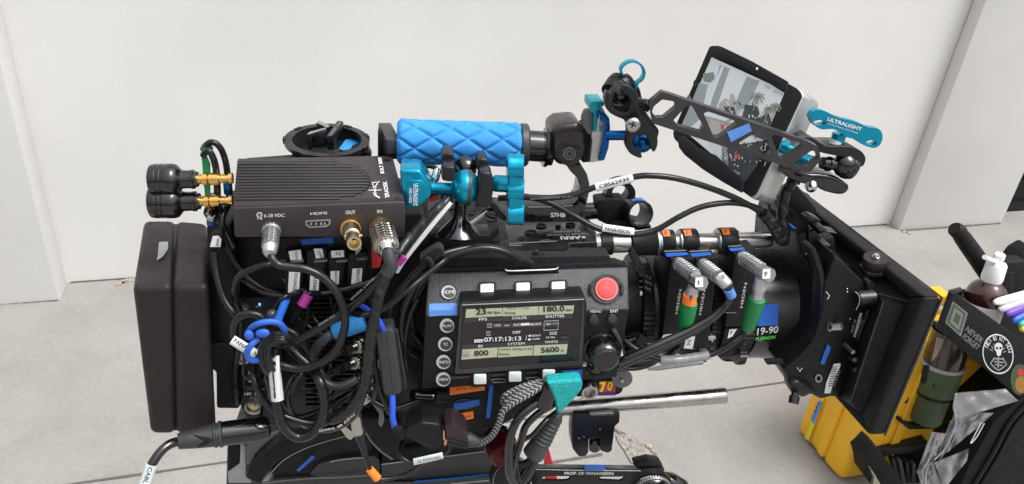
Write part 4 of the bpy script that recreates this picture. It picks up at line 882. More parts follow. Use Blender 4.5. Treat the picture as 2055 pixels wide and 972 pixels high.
m.prism(rig(26), k([(1060, 400), (1270, 402), (1800, 362), (1800, 460), (1060, 460)]), -20, 0, 'black_gloss', 1); m.cable([(*p, 23) for p in k([(1270, 400), (1500, 380), (1770, 352)])], 2.6, 'cobalt'); m.cable([(*p, 20) for p in k([(1500, 416), (1800, 388)])], 1.3, 'pale_grey'); m.build('rail', tr)
m = MB(); m.sheet(rig(37.5), k([(520, 330), (620, 236), (641, 247), (536, 339)]), .4, 'blue_tape'); m.build('tape_strip', tr)
m = MB(); m.cable([(*p, -10) for p in k([(960, 90), (1000, 150), (1060, 210), (1130, 260)])], 2, 'mid_grey'); m.prism(rig(0), k([(800, 0), (1160, 0), (1200, 150), (1190, 260), (1130, 262), (1000, 150), (940, 60)]), -30, 0, 'black_soft', 2); m.prism(rig(-20), K(640, 700, 3.574, [(383, 402), (400, 405), (462, 450), (470, 515), (450, 570), (425, 545), (432, 470)]), -3, 0, 'mid_grey', 1); m.build('bracket', tr)
# recorder box below the panel
rb = thing('battery_module', 'black module with orange and blue tape under the control panel', 'module', (910, 862, -40))
k = lambda p: K(640, 700, 3.574, p)
m = MB(); m.prism(rig(-30), [(845, 778), (1006, 765), (1008, 850), (985, 862), (870, 868), (842, 850)], -60, 0, 'black_soft', 3); m.prism(rig(-34), rnd(k([(650, 370), (820, 360), (900, 400), (920, 560), (650, 560)]), 4), -20, 0, 'black_soft', 3); m.build('housing', rb)
m = MB(); m.cyl((832, 792, -44), (868, 794, -44), [(0, 5), (.05, 7.5), (.9, 8), (1, 8)], 'black_gloss', 20); m.cyl((866, 794, -44), (871, 794, -44), [(0, 6.5), (1, 6.5)], 'gold', 18); m.cyl((871, 794, -44), (895, 795, -40), [(0, 14), (1, 14)], 'black_soft', 20); m.build('plug', rb)
m = MB(); m.plate(rig(-30.5), ell(933, 812, 22, 11), [ell(933, 812, 19, 8)], -.5, 1.2, 'dark_grey'); m.build('switch', rb)
m = MB()
for pts, mt in (([(940, 280), (1190, 258), (1190, 298), (938, 335)], 'orange'), ([(968, 398), (1150, 365), (1153, 405), (970, 450)], 'blue_tape'), ([(975, 475), (1108, 450), (1110, 500), (985, 530)], 'orange'), ([(1222, 262), (1253, 262), (1228, 497), (1198, 500)], 'blue_tape')):
    m = MB(); m.prism(rig(-31.5), k(pts), -1, .4, mt); m.build('tape_strip', rb)
m = MB(); m.text(rig(-32.4), 'B CAM', *k([(1000, 510), (1088, 492)]), 3.6, 'ink', bold=.02); m.text(rig(-32.4), 'ANX ALIG', *k([(1150, 272), (985, 288)]), 3.4, 'ink', up=(.05, 1), bold=.01); m.build('lettering', rb)

# filler cables and connectors in the tangle
for lb, pts, r, mt in [
 ('black cable running down the left side of the socket panel', [(480, 560, -10), (476, 600, -14), (484, 650, -18), (478, 700, -22), (470, 760, -14), (476, 810, -8)], 6, 'rubber_cable'),
 ('black cable crossing behind the triple coil toward the vent fins', [(560, 655, -40), (590, 670, -44), (620, 700, -44), (640, 735, -40), (668, 760, -36), (700, 800, -34)], 9, 'rubber_cable'),
 ('glossy thin cable running diagonally over the vent fins', [(600, 640, -20), (640, 668, -26), (690, 690, -24), (720, 735, -20)], 3.5, 'gloss_cable'),
 ('dark cable bending under the splitter block', [(568, 560, -20), (600, 585, -30), (650, 588, -34), (700, 578, -34), (750, 560, -30), (770, 530, -20)], 5.5, 'gloss_cable'),
 ('grey-black cable between the blue boot and the spiral wrap', [(735, 655, -40), (748, 700, -40), (742, 750, -40), (726, 800, -40), (700, 822, -40)], 7, 'grey_cable'),
 ('black cable sagging left of the inline adapter', [(745, 600, -50), (756, 650, -60), (752, 710, -60), (760, 770, -56), (780, 830, -50)], 5, 'rubber_cable'),
 ('cable looping below the vent fins beside the nickel connector', [(560, 800, -30), (590, 838, -40), (640, 828, -44), (690, 800, -44), (720, 770, -30)], 8, 'rubber_cable'),
 ('shiny cable behind the clear label sleeve', [(530, 730, -40), (540, 780, -46), (556, 830, -46), (600, 852, -46), (660, 838, -40)], 6, 'gloss_cable'),
 ('cable arching from the blue strap up to the splitter block', [(548, 650, -50), (552, 620, -56), (572, 596, -56), (600, 590, -40)], 5, 'rubber_cable'),
 ('black lead dropping from the splitter block to the blue boot', [(668, 570, -34), (680, 600, -44), (684, 630, -44), (676, 660, -40)], 5, 'gloss_cable'),
 ('cable rising along the left edge of the control panel', [(820, 740, -40), (812, 690, -46), (820, 640, -46), (838, 600, -40)], 6, 'rubber_cable'),
 ('cable crossing under the inline adapter toward the module', [(740, 800, -36), (780, 820, -40), (820, 812, -36), (845, 800, -30)], 6, 'rubber_cable')]:
    cab('tangled_cable', lb, pts, r, mt)
t = cabp('ribbed_plug_cable', 'black cable with a ribbed metal plug at the foot of the spiral wrap', [(728, 800, -50), (700, 820, -56), (670, 830, -50)], 7)
m = MB(); m.cyl((748, 782, -30), (726, 802, -50), [(0, 15), (.3, 15), (.35, 12), (.7, 12), (.72, 14), (1, 13)], 'nickel', 26, .05); m.build('plug', t)
t = cabp('ribbed_plug_cable', 'black cable with a grey metal barrel plug right of the spiral wrap', [(752, 745, -50), (756, 775, -52), (748, 800, -46)], 6)
m = MB(); m.cyl((758, 722, -30), (752, 746, -50), [(0, 12), (.4, 12), (.45, 10), (1, 9)], 'steel', 24, .04); m.build('plug', t)

rt = random.Random(11)
for i in range(12):
    cx, cy = rt.uniform(505, 760), rt.uniform(600, 830); a0 = rt.uniform(0, 360); rx, ry = rt.uniform(25, 60), rt.uniform(30, 75); dd = rt.uniform(-46, -18)
    pts = [(min(max(cx+rx*math.cos(math.radians(a0+t*52)), 490), 800), min(max(cy+ry*math.sin(math.radians(a0+t*52)), 585), 850), dd-3*math.sin(t)) for t in range(5)]
    pts = [(*pts[0][:2], 0)]+pts[1:-1]+[(*pts[-1][:2], 0)]
    cab('thin_cable', 'thin black cable lost in the tangle behind the larger cable loops', pts, rt.uniform(2.6, 4.6), 'rubber_cable', group='thin cables in the tangle')
# ============================================================ control panel
k = lambda p: K(840, 500, 3.241, p)
cp = thing('control_panel', 'black camera control panel with status screen, soft keys and red record button', 'control panel', (1050, 770, -60))
DU = f3((858.5, 549, -34), (1260, 536, -34), (852, 640, -62)); DL = rig(-62)
m = MB()
m.hexa([P(853, 636, -62), P(1262, 622, -62), P(1238, 757, -62), P(846, 779, -62)], [P(853, 636, -20), P(1262, 622, -20), P(1238, 757, -20), P(846, 779, -20)], 'black', 1.5)
m.build('lower_housing', cp)
m = MB(); m.hexa([P(858.5, 549, -34), P(1260, 536, -34), P(1262, 623, -61.8), P(853, 637, -61.8)], [P(862, 549, -8), P(1258, 536, -8), P(1258, 640, -8), P(858, 650, -8)], 'crinkle', 2.5, 3)
m.prism(rig(-30), [(859, 547), (878, 540), (1238, 527), (1260, 535), (1259, 541), (860, 553)], -12, 0, 'black_soft', 1.5); m.build('upper_housing', cp)
m = MB(); m.prism(rig(-26), [(878, 524), (890, 518), (1222, 514), (1233, 532), (1230, 536), (880, 549)], -22, 0, 'velcro', 3)
random.seed(3)
for i in range(240):
    x = random.uniform(880, 1230); y = 519-(x-880)*.012+random.uniform(-1, 27)*(1); a = random.uniform(-2, 2)
    m.cable([(x, y, -26.5), (x+a, y-random.uniform(1, 3), -30)], .35, 'velcro', seg=3, sub=1)
m.build('velcro_strip', cp)
m = MB(); m.cable([(*p, -40) for p in k([(565, 132), (590, 142), (740, 138), (880, 132), (908, 118)])], 1.3, 'white'); m.prism(rig(-36), k([(568, 140), (905, 128), (915, 160), (600, 172), (580, 165)]), -4, 1, 'black', .6); m.build('latch', cp)
# screen bezel and glass
BZ = rig(-68)
m = MB(); m.prism(BZ, rnd([(924, 607), (1174, 596), (1178, 610), (1172, 734), (1154, 741), (1010, 748), (914, 753), (911, 744), (922, 690)], 5), -24, 0, 'black', 2, 2)
m.plate(BZ, rnd([(925, 608), (1173, 597), (1170, 733), (913, 751)], 3), [rnd([(929, 613), (1170, 602), (1160, 724), (920, 742)], 2)], 0, .8, 'dark_grey'); m.build('bezel', cp)
sc = MB(); S0 = rig(-68.6)
sc.sheet(S0, [(930, 614), (1169, 603), (1159, 723), (921, 741)], .2, 'lcd_dark'); sc.cable([(928, 612.5, -70), (1050, 607, -70), (1172, 601, -70)], .9, 'grey_print', seg=6); sob = sc.build('screen', cp)
m = MB(); S1 = rig(-69)
for p in ([(310, 393), (545, 384), (544, 436), (304, 448)], [(549, 383), (780, 374), (778, 429), (546, 438)], [(784, 374), (1012, 368), (1004, 420), (780, 428)], [(285, 655), (516, 641), (511, 703), (279, 720)], [(521, 641), (745, 630), (741, 692), (516, 706)], [(750, 629), (970, 619), (962, 683), (746, 694)]):
    m = MB(); m.sheet(S1, k(p), .4, 'lcd'); m.build('value_tile', sob)
m = MB()
for p in ([(304, 450), (1003, 424), (1000, 452), (300, 478)], [(290, 622), (978, 592), (974, 616), (286, 650)], [(440, 486), (900, 466), (905, 505), (440, 515)]): m.sheet(S1, k(p), .2, 'lcd_bar')
m.build('caption_bar', sob)
m = MB(); S2 = rig(-69.6)
def T(s, a, b, h, mt='ink', bold=.0, fr=S2, up=None): m.text(fr, s, *k([a, b]), h/3.241, mt, bold=bold, lift=.3, up=up)
T('23', (372, 428), (440, 425), 38, bold=.03); T('.98', (441, 425), (478, 423), 17, bold=.02); T('fps', (488, 422), (533, 420), 17, bold=.02)
T('MAIN V-Log', (574, 391), (718, 387), 12, bold=.01); T('Proxy', (563, 425), (634, 422), 15, bold=.02)
T('180.0', (812, 409), (950, 404), 34, bold=.03); T('deg', (956, 406), (1000, 404), 17, bold=.02)
T('800', (362, 696), (456, 691), 33, bold=.03); T('ISO', (290, 704), (332, 702), 15); m.sheet(S2, k([(288, 664), (334, 662), (333, 684), (287, 687)]), .2, 'grey_print')
T('MAIN 3840x2160', (532, 663), (736, 656), 15, bold=.02); T('Proxy', (525, 692), (592, 690), 14, bold=.02)
T('5600', (797, 675), (915, 669), 33, bold=.03); T('K', (929, 670), (948, 669), 15, bold=.02)
for s_, a, b, h in (('FPS', (393, 466), (446, 464), 17), ('COLOR', (609, 458), (706, 454), 17), ('SHUTTER', (826, 448), (950, 443), 17), ('EI', (389, 640), (415, 639), 16), ('SYSTEM', (580, 627), (690, 622), 17), ('WHITE', (821, 614), (905, 611), 17)): T(s_, a, b, h, 'print', .01)
T('102', (495, 504), (536, 502), 15, 'print'); T('min', (557, 502), (592, 501), 13, 'print'); T('AVC', (615, 502), (660, 500), 16, 'print', .01); T('4K422', (725, 499), (798, 493), 15, 'print', .01); m.sheet(S2, k([(664, 484), (722, 481), (722, 496), (664, 499)]), .2, 'print')
T('OFF', (611, 551), (664, 549), 17, 'print', .01); T('07:17:13:13', (427, 603), (668, 594), 27, 'print', .02); m.sheet(S2, k([(362, 590), (420, 588), (420, 606), (362, 609)]), .2, 'print'); T('TCG', (366, 606), (417, 603), 11, 'ink', .01)
T('B064', (741, 570), (794, 567), 13, 'print'); T('C000', (739, 593), (790, 590), 13, 'print'); T('23.98p', (828, 581), (888, 578), 11, 'print'); T('14.7V', (866, 491), (908, 489), 9, 'print')
m.sheet(S2, k([(716, 560), (732, 559), (732, 570), (716, 571)]), .2, 'print'); m.sheet(S2, k([(712, 584), (730, 583), (730, 594), (712, 595)]), .2, 'print'); m.sheet(S2, k([(852, 540), (900, 538), (900, 557), (852, 559)]), .2, 'grey_print'); T('1P', (864, 556), (888, 554), 13, 'ink')
for c_, ch in (((446, 484, 476, 512), 'M'), ((440, 536, 468, 564), 'S')):
    x0, y0, x1, y1 = c_; m.plate(S2, k([(x0, y0), (x1, y0), (x1, y1), (x0, y1)]), [k([(x0+3, y0+3), (x1-3, y0+3), (x1-3, y1-3), (x0+3, y1-3)])], 0, .3, 'grey_print'); T(ch, (x0+8, y1-7), (x1-8, y1-7), 15, 'grey_print')
m.plate(S2, k([(817, 468), (912, 464), (908, 526), (813, 532)]), [k([(820, 472), (908, 468), (905, 522), (817, 528)])], 0, .3, 'grey_print'); m.sheet(S2, k([(828, 484), (858, 482), (858, 494), (828, 496)]), .2, 'grey_print')
m.sheet(S2, k([(925, 566), (972, 564), (972, 584), (925, 586)]), .1, 'lcd_bar'); m.sheet(S2, k([(700, 562), (706, 561), (700, 596), (694, 596)]), .2, 'grey_print')
m.build('lettering', sob)
# soft keys
def skey(cx, cy, fr, h0=0):
    b = MB(); b.prism(fr, rnd([(cx-14, cy-10), (cx+13, cy-11), (cx+13, cy+9), (cx-14, cy+10)], 3), -1, 3.6+h0, 'key_white', .8, 2); b.build('soft_key', cp)
for x, y in K(840, 500, 3.241, [(447, 260), (681, 253), (911, 246)]):
    m = MB(); m.plate(DU, rnd([(x-18, y-14), (x+17, y-15), (x+22, y+26), (x-19, y+27)], 5), [rnd([(x-15, y-11), (x+14, y-12), (x+15, y+22), (x-15, y+23)], 3)], 0, 2.2, 'black'); m.sheet(DU, rnd([(x-15, y-11), (x+14, y-12), (x+15, y+22), (x-15, y+23)], 3), .5, 'crinkle'); m.build('key_housing', cp); skey(x, y, DU)
for x, y in K(840, 500, 3.241, [(402, 851), (630, 835), (850, 822)]):
    m = MB(); m.prism(DL, rnd([(x-20, y-12), (x-12, y-16), (x+14, y-17), (x+21, y-12), (x+21, y+14), (x-20, y+15)], 3), -1, 5, 'black_soft', 1); m.build('key_housing', cp)
    b = MB(); b.prism(rig(-68), rnd([(x-13, y-9), (x+12, y-9.5), (x+12, y+9), (x-13, y+9.5)], 3), -1, 2, 'key_white', .8, 2); b.build('soft_key', cp)
m = MB(); m.prism(DL, [(905, 757), (1010, 750), (1160, 741), (1160, 745), (905, 762)], -1, 3, 'dark_grey', .5)
for p in ([(468, 850), (570, 845), (560, 868), (490, 872)], [(694, 840), (795, 833), (785, 858), (715, 860)]): m.plate(rig(-64), rnd(k(p), 1), [rnd([(x*.9+.1*sum(q[0] for q in k(p))/4, y*.8+.2*sum(q[1] for q in k(p))/4) for x, y in k(p)], 1)], 0, 1, 'mid_grey')
m.build('trim_line', cp)
def rbtn(x, y, r, s_, fr, wd, h):
    b = MB(); b.plate(fr, ell(x, y, r*1.18, r*1.1), [ell(x, y, r, r*.95)], 0, 1.6, 'ink'); 
    b.plate(fr, ell(x, y, r, r*.95), [ell(x+r*.10, y+r*.08, r*.80, r*.74)], .4, 2.4, 'marker_grey'); b.prism(fr, ell(x+r*.10, y+r*.08, r*.82, r*.76), 0, 2.2, 'dark_grey', .5, 1); ob = b.build('button', cp)
    t_ = MB(); t_.text(fr, s_, (x-wd/2+1, y+h/2), (x+wd/2+1, y+h/2-.6), h, 'print', lift=2.7); t_.build('lettering', ob)
rbtn(900, 586.5, 14.5, 'HOME', DU, 24, 7); 
for s_, (x, y), wd in (('PLAY', (185, 507), 19), ('TC', (173, 627), 9), ('INFO', (162, 743), 19), ('VIEW', (160, 856), 20)):
    x, y = k([(x, y)])[0]; rbtn(x, y-2, 14.3, s_, DL, wd, 5.6)
rb_ = MB(); x, y = 1218, 580
rb_.plate(DU, ell(x, y, 32, 29.5), [ell(x, y, 24, 24)], 0, 2.5, 'ink')
for a in (0, 180): rb_.prism(DU, ell(x, y, 35, 33, 6, a-22, a+22)+ell(x, y, 28, 27, 6, a-22, a+22)[::-1], 0, 4.5, 'black', .5)
rb_.plate(DU, ell(x, y, 23, 23, 36), [ell(x, y, 19, 19, 36)], 0, 4, 'pink_ring'); rb_.prism(DU, ell(x, y, 19.5, 19.5, 36), 0, 4.6, 'rec_red', 1, 3); ob = rb_.build('record_button', cp)
m = MB(); m.text(DU, 'REC', (1209.5, 584), (1226.5, 583.5), 7, 'pink_ring', lift=5.0); m.build('lettering', ob)
m = MB(); m.text(DL, 'MENU', (1185, 628.5), (1207, 627.5), 5.8, 'print', lift=.8, bold=.02); m.text(DL, 'EXIT', (1225, 627.5), (1241, 627), 5.8, 'print', lift=.8, bold=.02)
m.text(DL, 'LOCK', (1185, 734), (1203, 733), 5.2, 'print', lift=.8, bold=.01); 
for x in (1173, 1215): m.sheet(DL, rect(x-3.5, 731, x+3.5, 736), .8, 'print'); m.plate(DL, ell(x, 730, 3, 3.5, 12), [ell(x, 730, 1.6, 2.2, 12)], .2, .8, 'print')
m.build('lettering', cp)
for x, y in ((1192, 643), (1229, 642)):
    b = MB(); b.plate(DL, ell(x, y, 11.5, 11.5), [ell(x, y-.5, 9, 9)], 0, 1.5, 'ink'); b.prism(DL, ell(x, y, 9, 9), 0, 3.5, 'dark_grey', .9, 2); b.build('round_key', cp)
b = MB(); A = P(1206, 698, -62); r = 33*dep(A)/F; nn = (-YR+ZR*.08).normalized()
b.lathe(A, A+nn*.024, [(0, r*1.06), (.12, r*1.06), (.14, r*.96), (.75, r*.93), (.9, r*.86), (1, r*.72), (1.0, r*.6), (1.02, 0)], 'black_gloss', 32, .035)
B_ = A+nn*.024
for i in range(5):
    a = math.radians(62+i*17); d = XR*math.cos(a)+ZR*math.sin(a); t_ = XR*-math.sin(a)+ZR*math.cos(a); c_ = B_+d*r*.66
    b.hexa([c_-t_*r*.10-d*r*.1, c_+t_*r*.10-d*r*.1, c_+t_*r*.13+d*r*.16-nn*.003, c_-t_*r*.13+d*r*.16-nn*.003], [q-nn*.004 for q in (c_-t_*r*.10-d*r*.1, c_+t_*r*.10-d*r*.1, c_+t_*r*.13+d*r*.16, c_-t_*r*.13+d*r*.16)], 'grey_cable')
b.build('dial', cp)
b = MB(); b.prism(DL, k([(1262, 540), (1290, 535), (1320, 590), (1330, 640), (1310, 620), (1290, 590)]), 0, 8, 'dark_grey', 1); b.build('dial_guard', cp)
b = MB(); b.plate(DL, ell(1195, 745, 18, 10), [ell(1195, 745, 14, 7.5)], 0, 2, 'black_soft'); b.sheet(DL, ell(1195, 745, 14, 7.5), .5, 'ink'); b.sheet(DL, ell(1181, 745, 4, 6.5, 14, 90, 270)+[(1179.5, 740)], 1.5, 'orange'); b.prism(DL, ell(1197, 745, 10, 6), 0, 3, 'black_gloss', .6); b.build('lock_slider', cp)
m = MB(); m.sheet(DU, k([(70, 356), (250, 352), (250, 400), (69, 402)]), .8, 'pale_blue_tape'); m.sheet(DL, k([(69, 400), (250, 398), (250, 432), (130, 434), (68, 440)]), 1.0, 'pale_blue_tape'); m.sheet(DL, k([(936, 792), (1066, 785), (1062, 850), (930, 852)]), 6.2, 'blue_tape'); m.build('tape_strip', cp)
# glitter-wrapped cables under the panel
t = thing('glossy_cable_loop', 'thick glossy black cable loop under the panel with a turquoise glitter wrap', 'cable', (1030, 960, -70))
k = lambda p: K(960, 720, 3.857, p)
m = MB(); m.cable([(x, y, d) for (x, y), d in zip(k([(600, 200), (540, 290), (400, 380), (300, 480), (245, 620), (235, 780), (245, 900), (300, 990)]), (-60, -84, -92, -96, -98, -98, -96, -90))], 8.8, 'gloss_cable')
m.cable([(x, y, d) for (x, y), d in zip(k([(640, 220), (590, 340), (470, 420), (370, 520), (330, 640), (280, 790), (260, 900), (280, 1000)]), (-60, -84, -90, -92, -90, -92, -92, -90))], 7.5, 'gloss_cable')
m.cable([(x, y, d) for (x, y), d in zip(k([(620, 400), (520, 480), (420, 590), (330, 650), (290, 800), (320, 960)]), (-50, -70, -76, -76, -76, -80))], 5, 'gloss_cable'); m.build('jacket', t)
m = MB(); m.cyl((1108, 768, -84), (1090, 812, -88), [(0, 19), (1, 21), (1.1, 18)], 'black_gloss', 24); m.build('black_sleeve', t)
m = MB(); A = P(1136, 762, -86); 
m.prism(rig(-96), [(1096, 768), (1130, 765), (1166, 762), (1171, 772), (1168, 784), (1150, 806), (1128, 828), (1119, 835), (1114, 808), (1105, 785)], -16, 0, 'glitter', 5, 5); m.build('glitter_wrap', t, wn=True)
t = cabp('ribbed_boot_cable', 'cable with a dark ribbed boot hanging to the right of the glossy loop', [(1072, 908, -60), (1062, 926, -62), (1040, 936, -62), (1020, 932, -58)], 8, 'rubber_cable')
m = MB(); pr = [(0, 12), (.04, 14)]
for i in range(7): pr += [(.08+i*.09, 15+i*.9), (.13+i*.09, 13+i*.9)]
pr += [(.72, 20), (1, 22)]; m.cyl((1118, 836, -60), (1070, 912, -60), pr, 'grey_cable', 26); m.cyl((1124, 828, -58), (1117, 838, -60), [(0, 8), (1, 11)], 'grey_cable', 20); m.build('ribbed_boot', t)
m = MB(); m.cable([(1078, 905, -58), (1066, 935, -62), (1052, 958, -66), (1035, 975, -70)], 12, 'gloss_cable'); m.build('sleeve', t)
# sticker device, washer, silver disc
dv = thing('accessory_block', 'black block with a purple and yellow numbered sticker and chrome ring below the panel', 'accessory', (1200, 800, 0))
k = lambda p: K(960, 720, 3.857, p)
m = MB(); m.prism(rig(0), k([(740, 150), (1030, 150), (1060, 175), (1130, 215), (1115, 260), (1085, 282), (760, 300), (740, 260)]), -60, 0, 'black', 2); m.build('block', dv)
m = MB(); A = P(1181, 781, -2); r = 19*dep(A)/F; m.lathe(A, A-YR*.008, [(0, r), (.6, r), (1, r*.86), (1, r*.6), (.2, r*.5), (.2, 0)], 'steel', 32); m.build('chrome_ring', dv)
fs_ = rig(-1); m = MB(); m.sheet(fs_, k([(925, 232), (1062, 210), (1062, 285), (925, 288)]), .4, 'deep_purple'); m.sheet(fs_, k([(935, 180), (1010, 172), (1060, 215), (1060, 255), (935, 258)]), .7, 'rec_red'); m.sheet(fs_, k([(938, 182), (985, 178), (985, 195), (960, 258), (938, 258), (958, 210), (955, 196), (938, 200)]), 1.1, 'lemon'); m.sheet(fs_, k([(1010, 180), (1030, 178), (1045, 200), (1020, 250), (1000, 240), (998, 215)]), 1.1, 'lemon'); m.sheet(fs_, k([(1015, 195), (1028, 200), (1015, 235), (1008, 225)]), 1.4, 'rec_red'); m.text(fs_, '1BEADLE', *k([(915, 282), (915, 190)]), 3, 'print', up=(-1, 0)); m.build('number_sticker', dv)
m = MB(); A = P(1248, 759, -6); r = 21*dep(A)/F; nn = (-YR+XR*-.15).normalized(); m.lathe(A, A+nn*.003, [(0, r), (.7, r), (1, r*.95), (1, r*.25)], 'mid_grey', 36); m.lathe(A+nn*.003, A+nn*.006, [(0, r*.25), (1, r*.18), (1, 0)], 'steel', 16); tag(m.build('metal_disc'), 'grey metal disc with a central rivet at the lower right of the control panel', 'disc')
lr = MB(); lr.cyl((1118, 821, 22), (1456, 793.5, 22), [(0, 15), (.985, 16.2), (.998, 15.8), (1, 14.4), (1.0, 0)], 'steel', 40); tag(lr.build('support_rod'), 'bright steel support rod sticking out to the right below the lens', 'rod')
cl = thing('prong_clamp', 'black pronged battery clamp hanging under the steel support rod', 'clamp', (1195, 917, 30))
k = lambda p: K(1000, 840, 4.893, p)
m = MB(); m.prism(rig(6), rnd(k([(748, -40), (1195, -50), (1190, 40), (1145, 80), (1130, 200), (1115, 320), (1075, 342), (1005, 320), (1005, 190), (890, 200), (885, 340), (850, 375), (790, 375), (730, 300), (728, 200)]), 2), -28, 0, 'black_metal', 3, 3); m.build('pronged_body', cl)
m = MB(); m.cyl((1193, 879, 20), (1193, 903, 20), [(0, 11), (.9, 11.5), (1, 9), (1, 0)], 'black_gloss', 26); m.prism(rig(5), [(1182, 829), (1232, 827), (1230, 834), (1186, 836)], -1, 2, 'steel', .4); 
for x, y in ((1162, 880), (1172, 877), (1204, 862)): m.ball((x, y, 5.5), 1.4, 'pale_grey', n=8, k=6)
m.build('centre_pin', cl)
pa = thing('perforated_arm', 'black slotted accessory arm with white lettering at the bottom edge', 'arm', (1200, 980, -40))
f_ = rig(-45)
m = MB(); m.plate(f_, rnd(k([(370, 505), (1380, 515), (1600, 500), (1700, 600), (1700, 760), (330, 760), (330, 540)]), 3), [rnd(k([(425, 610), (440, 575), (490, 566), (718, 568), (690, 605), (640, 612)]), 1.5), rnd(k([(975, 605), (1010, 573), (1250, 572), (1220, 606), (1190, 615)]), 1.5)], -3, 0, 'black_metal')
m.hexa([f_.p(*q) for q in k([(372, 506), (1380, 514), (1380, 508), (372, 500)])], [rig(-10).p(*q) for q in k([(385, 452), (1385, 462), (1385, 458), (385, 447)])], 'black', 1); m.prism(rig(-40), k([(1330, 470), (1480, 432), (1600, 455), (1640, 520), (1400, 520)]), -16, 0, 'black', 2)
m.cable([(*p, -46) for p in k([(362, 500), (700, 508), (1100, 513), (1400, 515)])], .7, 'grey_print'); m.build('slotted_bar', pa)
m = MB(); A = P(1307, 984, -46); r = 40*dep(A)/F; m.lathe(A, A-YR*.016, [(0, r), (.45, r)], 'silver', 90, .02); m.lathe(A, A-YR*.018, [(.45, r*.97), (.6, r*.90), (.8, r*.88), (1, r*.78), (1, 0)], 'black_gloss', 40); m.cable([(1285, 962, -66), (1307, 956, -66), (1328, 962, -66)], .7, 'pale_grey'); m.build('round_knob', pa)
m = MB(); m.cyl((1334, 962, -30), (1374, 985, -30), [(0, 16), (.2, 20), (.8, 20), (1, 14)], 'black_gloss', 24); m.build('lever', pa)
m = MB(); A = P(1168, 977, -38); m.ball((1168, 972, -30), 11, 'black_gloss'); m.ball((1188, 966, -36), 3, 'steel'); m.ball((1156, 968, -36), 3, 'steel'); m.build('screw', pa)
m = MB(); m.text(f_, 'PROP. OF PANAVISION', *k([(650, 552), (1130, 555)]), 5.6, 'print', lift=.4, bold=.01); m.build('lettering', pa)
m = MB(); ftp = f3((1100, 942, -45), (1250, 943, -45), (1100, 932, -10)); m.sheet(ftp, k([(835, 453), (1045, 454), (1060, 505), (850, 503)]), 1.2, 'blue_tape'); m.build('tape_strip', pa)
jn = thing('red_joint', 'dark red and black round joint at the left end of the slotted arm', 'joint', (1010, 985, -30))
m = MB(); A = P(1004, 893, -18); r = 30*dep(A)/F; nn = (-YR*.8+ZR*.2+XR*.1).normalized(); m.lathe(A, A+nn*.03, [(0, r), (.3, r), (.35, r*.95), (.9, r*.93), (1, r*.8), (1, 0)], 'burgundy', 36); m.lathe(A, A-nn*.012, [(0, r*1.12), (1, r*1.12)], 'black_gloss', 36); m.build('red_knob', jn)
m = MB(); A = P(1022, 952, -30); r = 40*dep(A)/F; m.lathe(A, A+nn*.012, [(0, r*1.05), (1, r*1.05), (1, r*.95), (1.3, r*.93), (1.35, r*.8), (1.3, 0)], 'black_metal', 40); m.lathe(A+nn*.0135, A+nn*.0145, [(0, r*.96), (1, r*.97)], 'pale_grey', 40); m.build('black_flange', jn)
m = MB(); A = P(1062, 990, -56); r = 22*dep(A)/F; m.lathe(A, A-YR*.01, [(0, r), (1, r), (1, 0)], 'silver', 50, .03); m.build('knurled_screw', jn)
# ============================================================ top plate, handle
tp_ = thing('top_plate', 'black perforated top plate with white markings above the control panel', 'plate', (1090, 520, 20))
TPF = top(1198, 486, -6); k = lambda p: K(800, 380, 4.893, p)
m = MB(); 
m.prism(TPF, [(985, 494), (985, 470), (1003, 450), (1170, 444), (1199, 486), (1143.5, 488), (1135, 497.5), (1041, 501)], -17, 0, 'black_metal', 1); m.build('plate_body', tp_)
TP2 = top(985, 470, 10); m = MB(); m.prism(TP2, [(806, 410), (990, 396), (1001, 455), (985, 470), (880, 474), (806, 492)], -16, 0, 'black_soft', 1.5); m.build('side_plate', tp_)
m = MB(); m.prism(rig(-10), [(873, 475), (983, 473), (986, 512), (890, 518), (877, 500)], -30, 0, 'black', 1.5); m.cable([(873, 475, -11), (983, 472, -11)], .7, 'mid_grey'); m.build('bracket', tp_)
m = MB()
for fr, L in ((TPF, [(1005, 470, 12), (1065, 468, 12), (1086, 454, 11), (1145, 452, 10), (1120, 456, 6), (1046, 480, 7), (1094, 488, 7), (1112, 478, 5), (1171, 482, 5)]), (TP2, [(828, 430, 14), (854, 414, 11), (950, 428, 10), (988, 441, 11), (905, 418, 9), (925, 452, 11), (960, 410, 8), (880, 455, 8)])):
    for x, y, r in L:
        A = fr.p(x, y); R_ = r*dep(A)/F; n = fr.n
        m = MB(); m.lathe(A-n*.006, A+n*.0012, [(0, R_), (1, R_*.98), (1, R_*.78), (.2, R_*.72)], 'black_metal', 24); m.lathe(A-n*.001, A+n*.0005, [(0, R_*.72), (1, R_*.70), (1, 0)], 'ink', 20); m.build('threaded_hole', tp_)
m = MB(); U = (.0, 1)
m.text(TPF, 'Top Plate for VariCam', (1181, 467.5), (1097, 470.5), 4.4, 'grey_print', up=(.35, 1)); m.text(TPF, 'K2.0009694', (1163, 462.2), (1112, 464), 3.8, 'grey_print', up=(.35, 1)); m.text(TPF, 'ARRI', (1165, 474), (1124, 475), 6, 'print', up=(.3, 1), bold=.03); m.sheet(TPF, ell(1171, 477, 4, 2.5, 12), .4, 'print')
m.cable([(1022, 489, -8), (1060, 487, -8), (1118, 484, -8)], .5, 'grey_print', seg=6); m.text(TPF, 'CDV1', (1103, 481), (1085, 481.5), 2.8, 'grey_print', up=(.2, 1)); m.cable([(1022, 493, -8), (1048, 492, -8)], .5, 'grey_print', seg=6)
m.cable([(1041, 501.3, -7), (1135, 498, -7), (1143.5, 488.6, -7), (1198, 486.4, -7)], .6, 'mid_grey', seg=6); m.build('lettering', tp_)
m = MB(); 
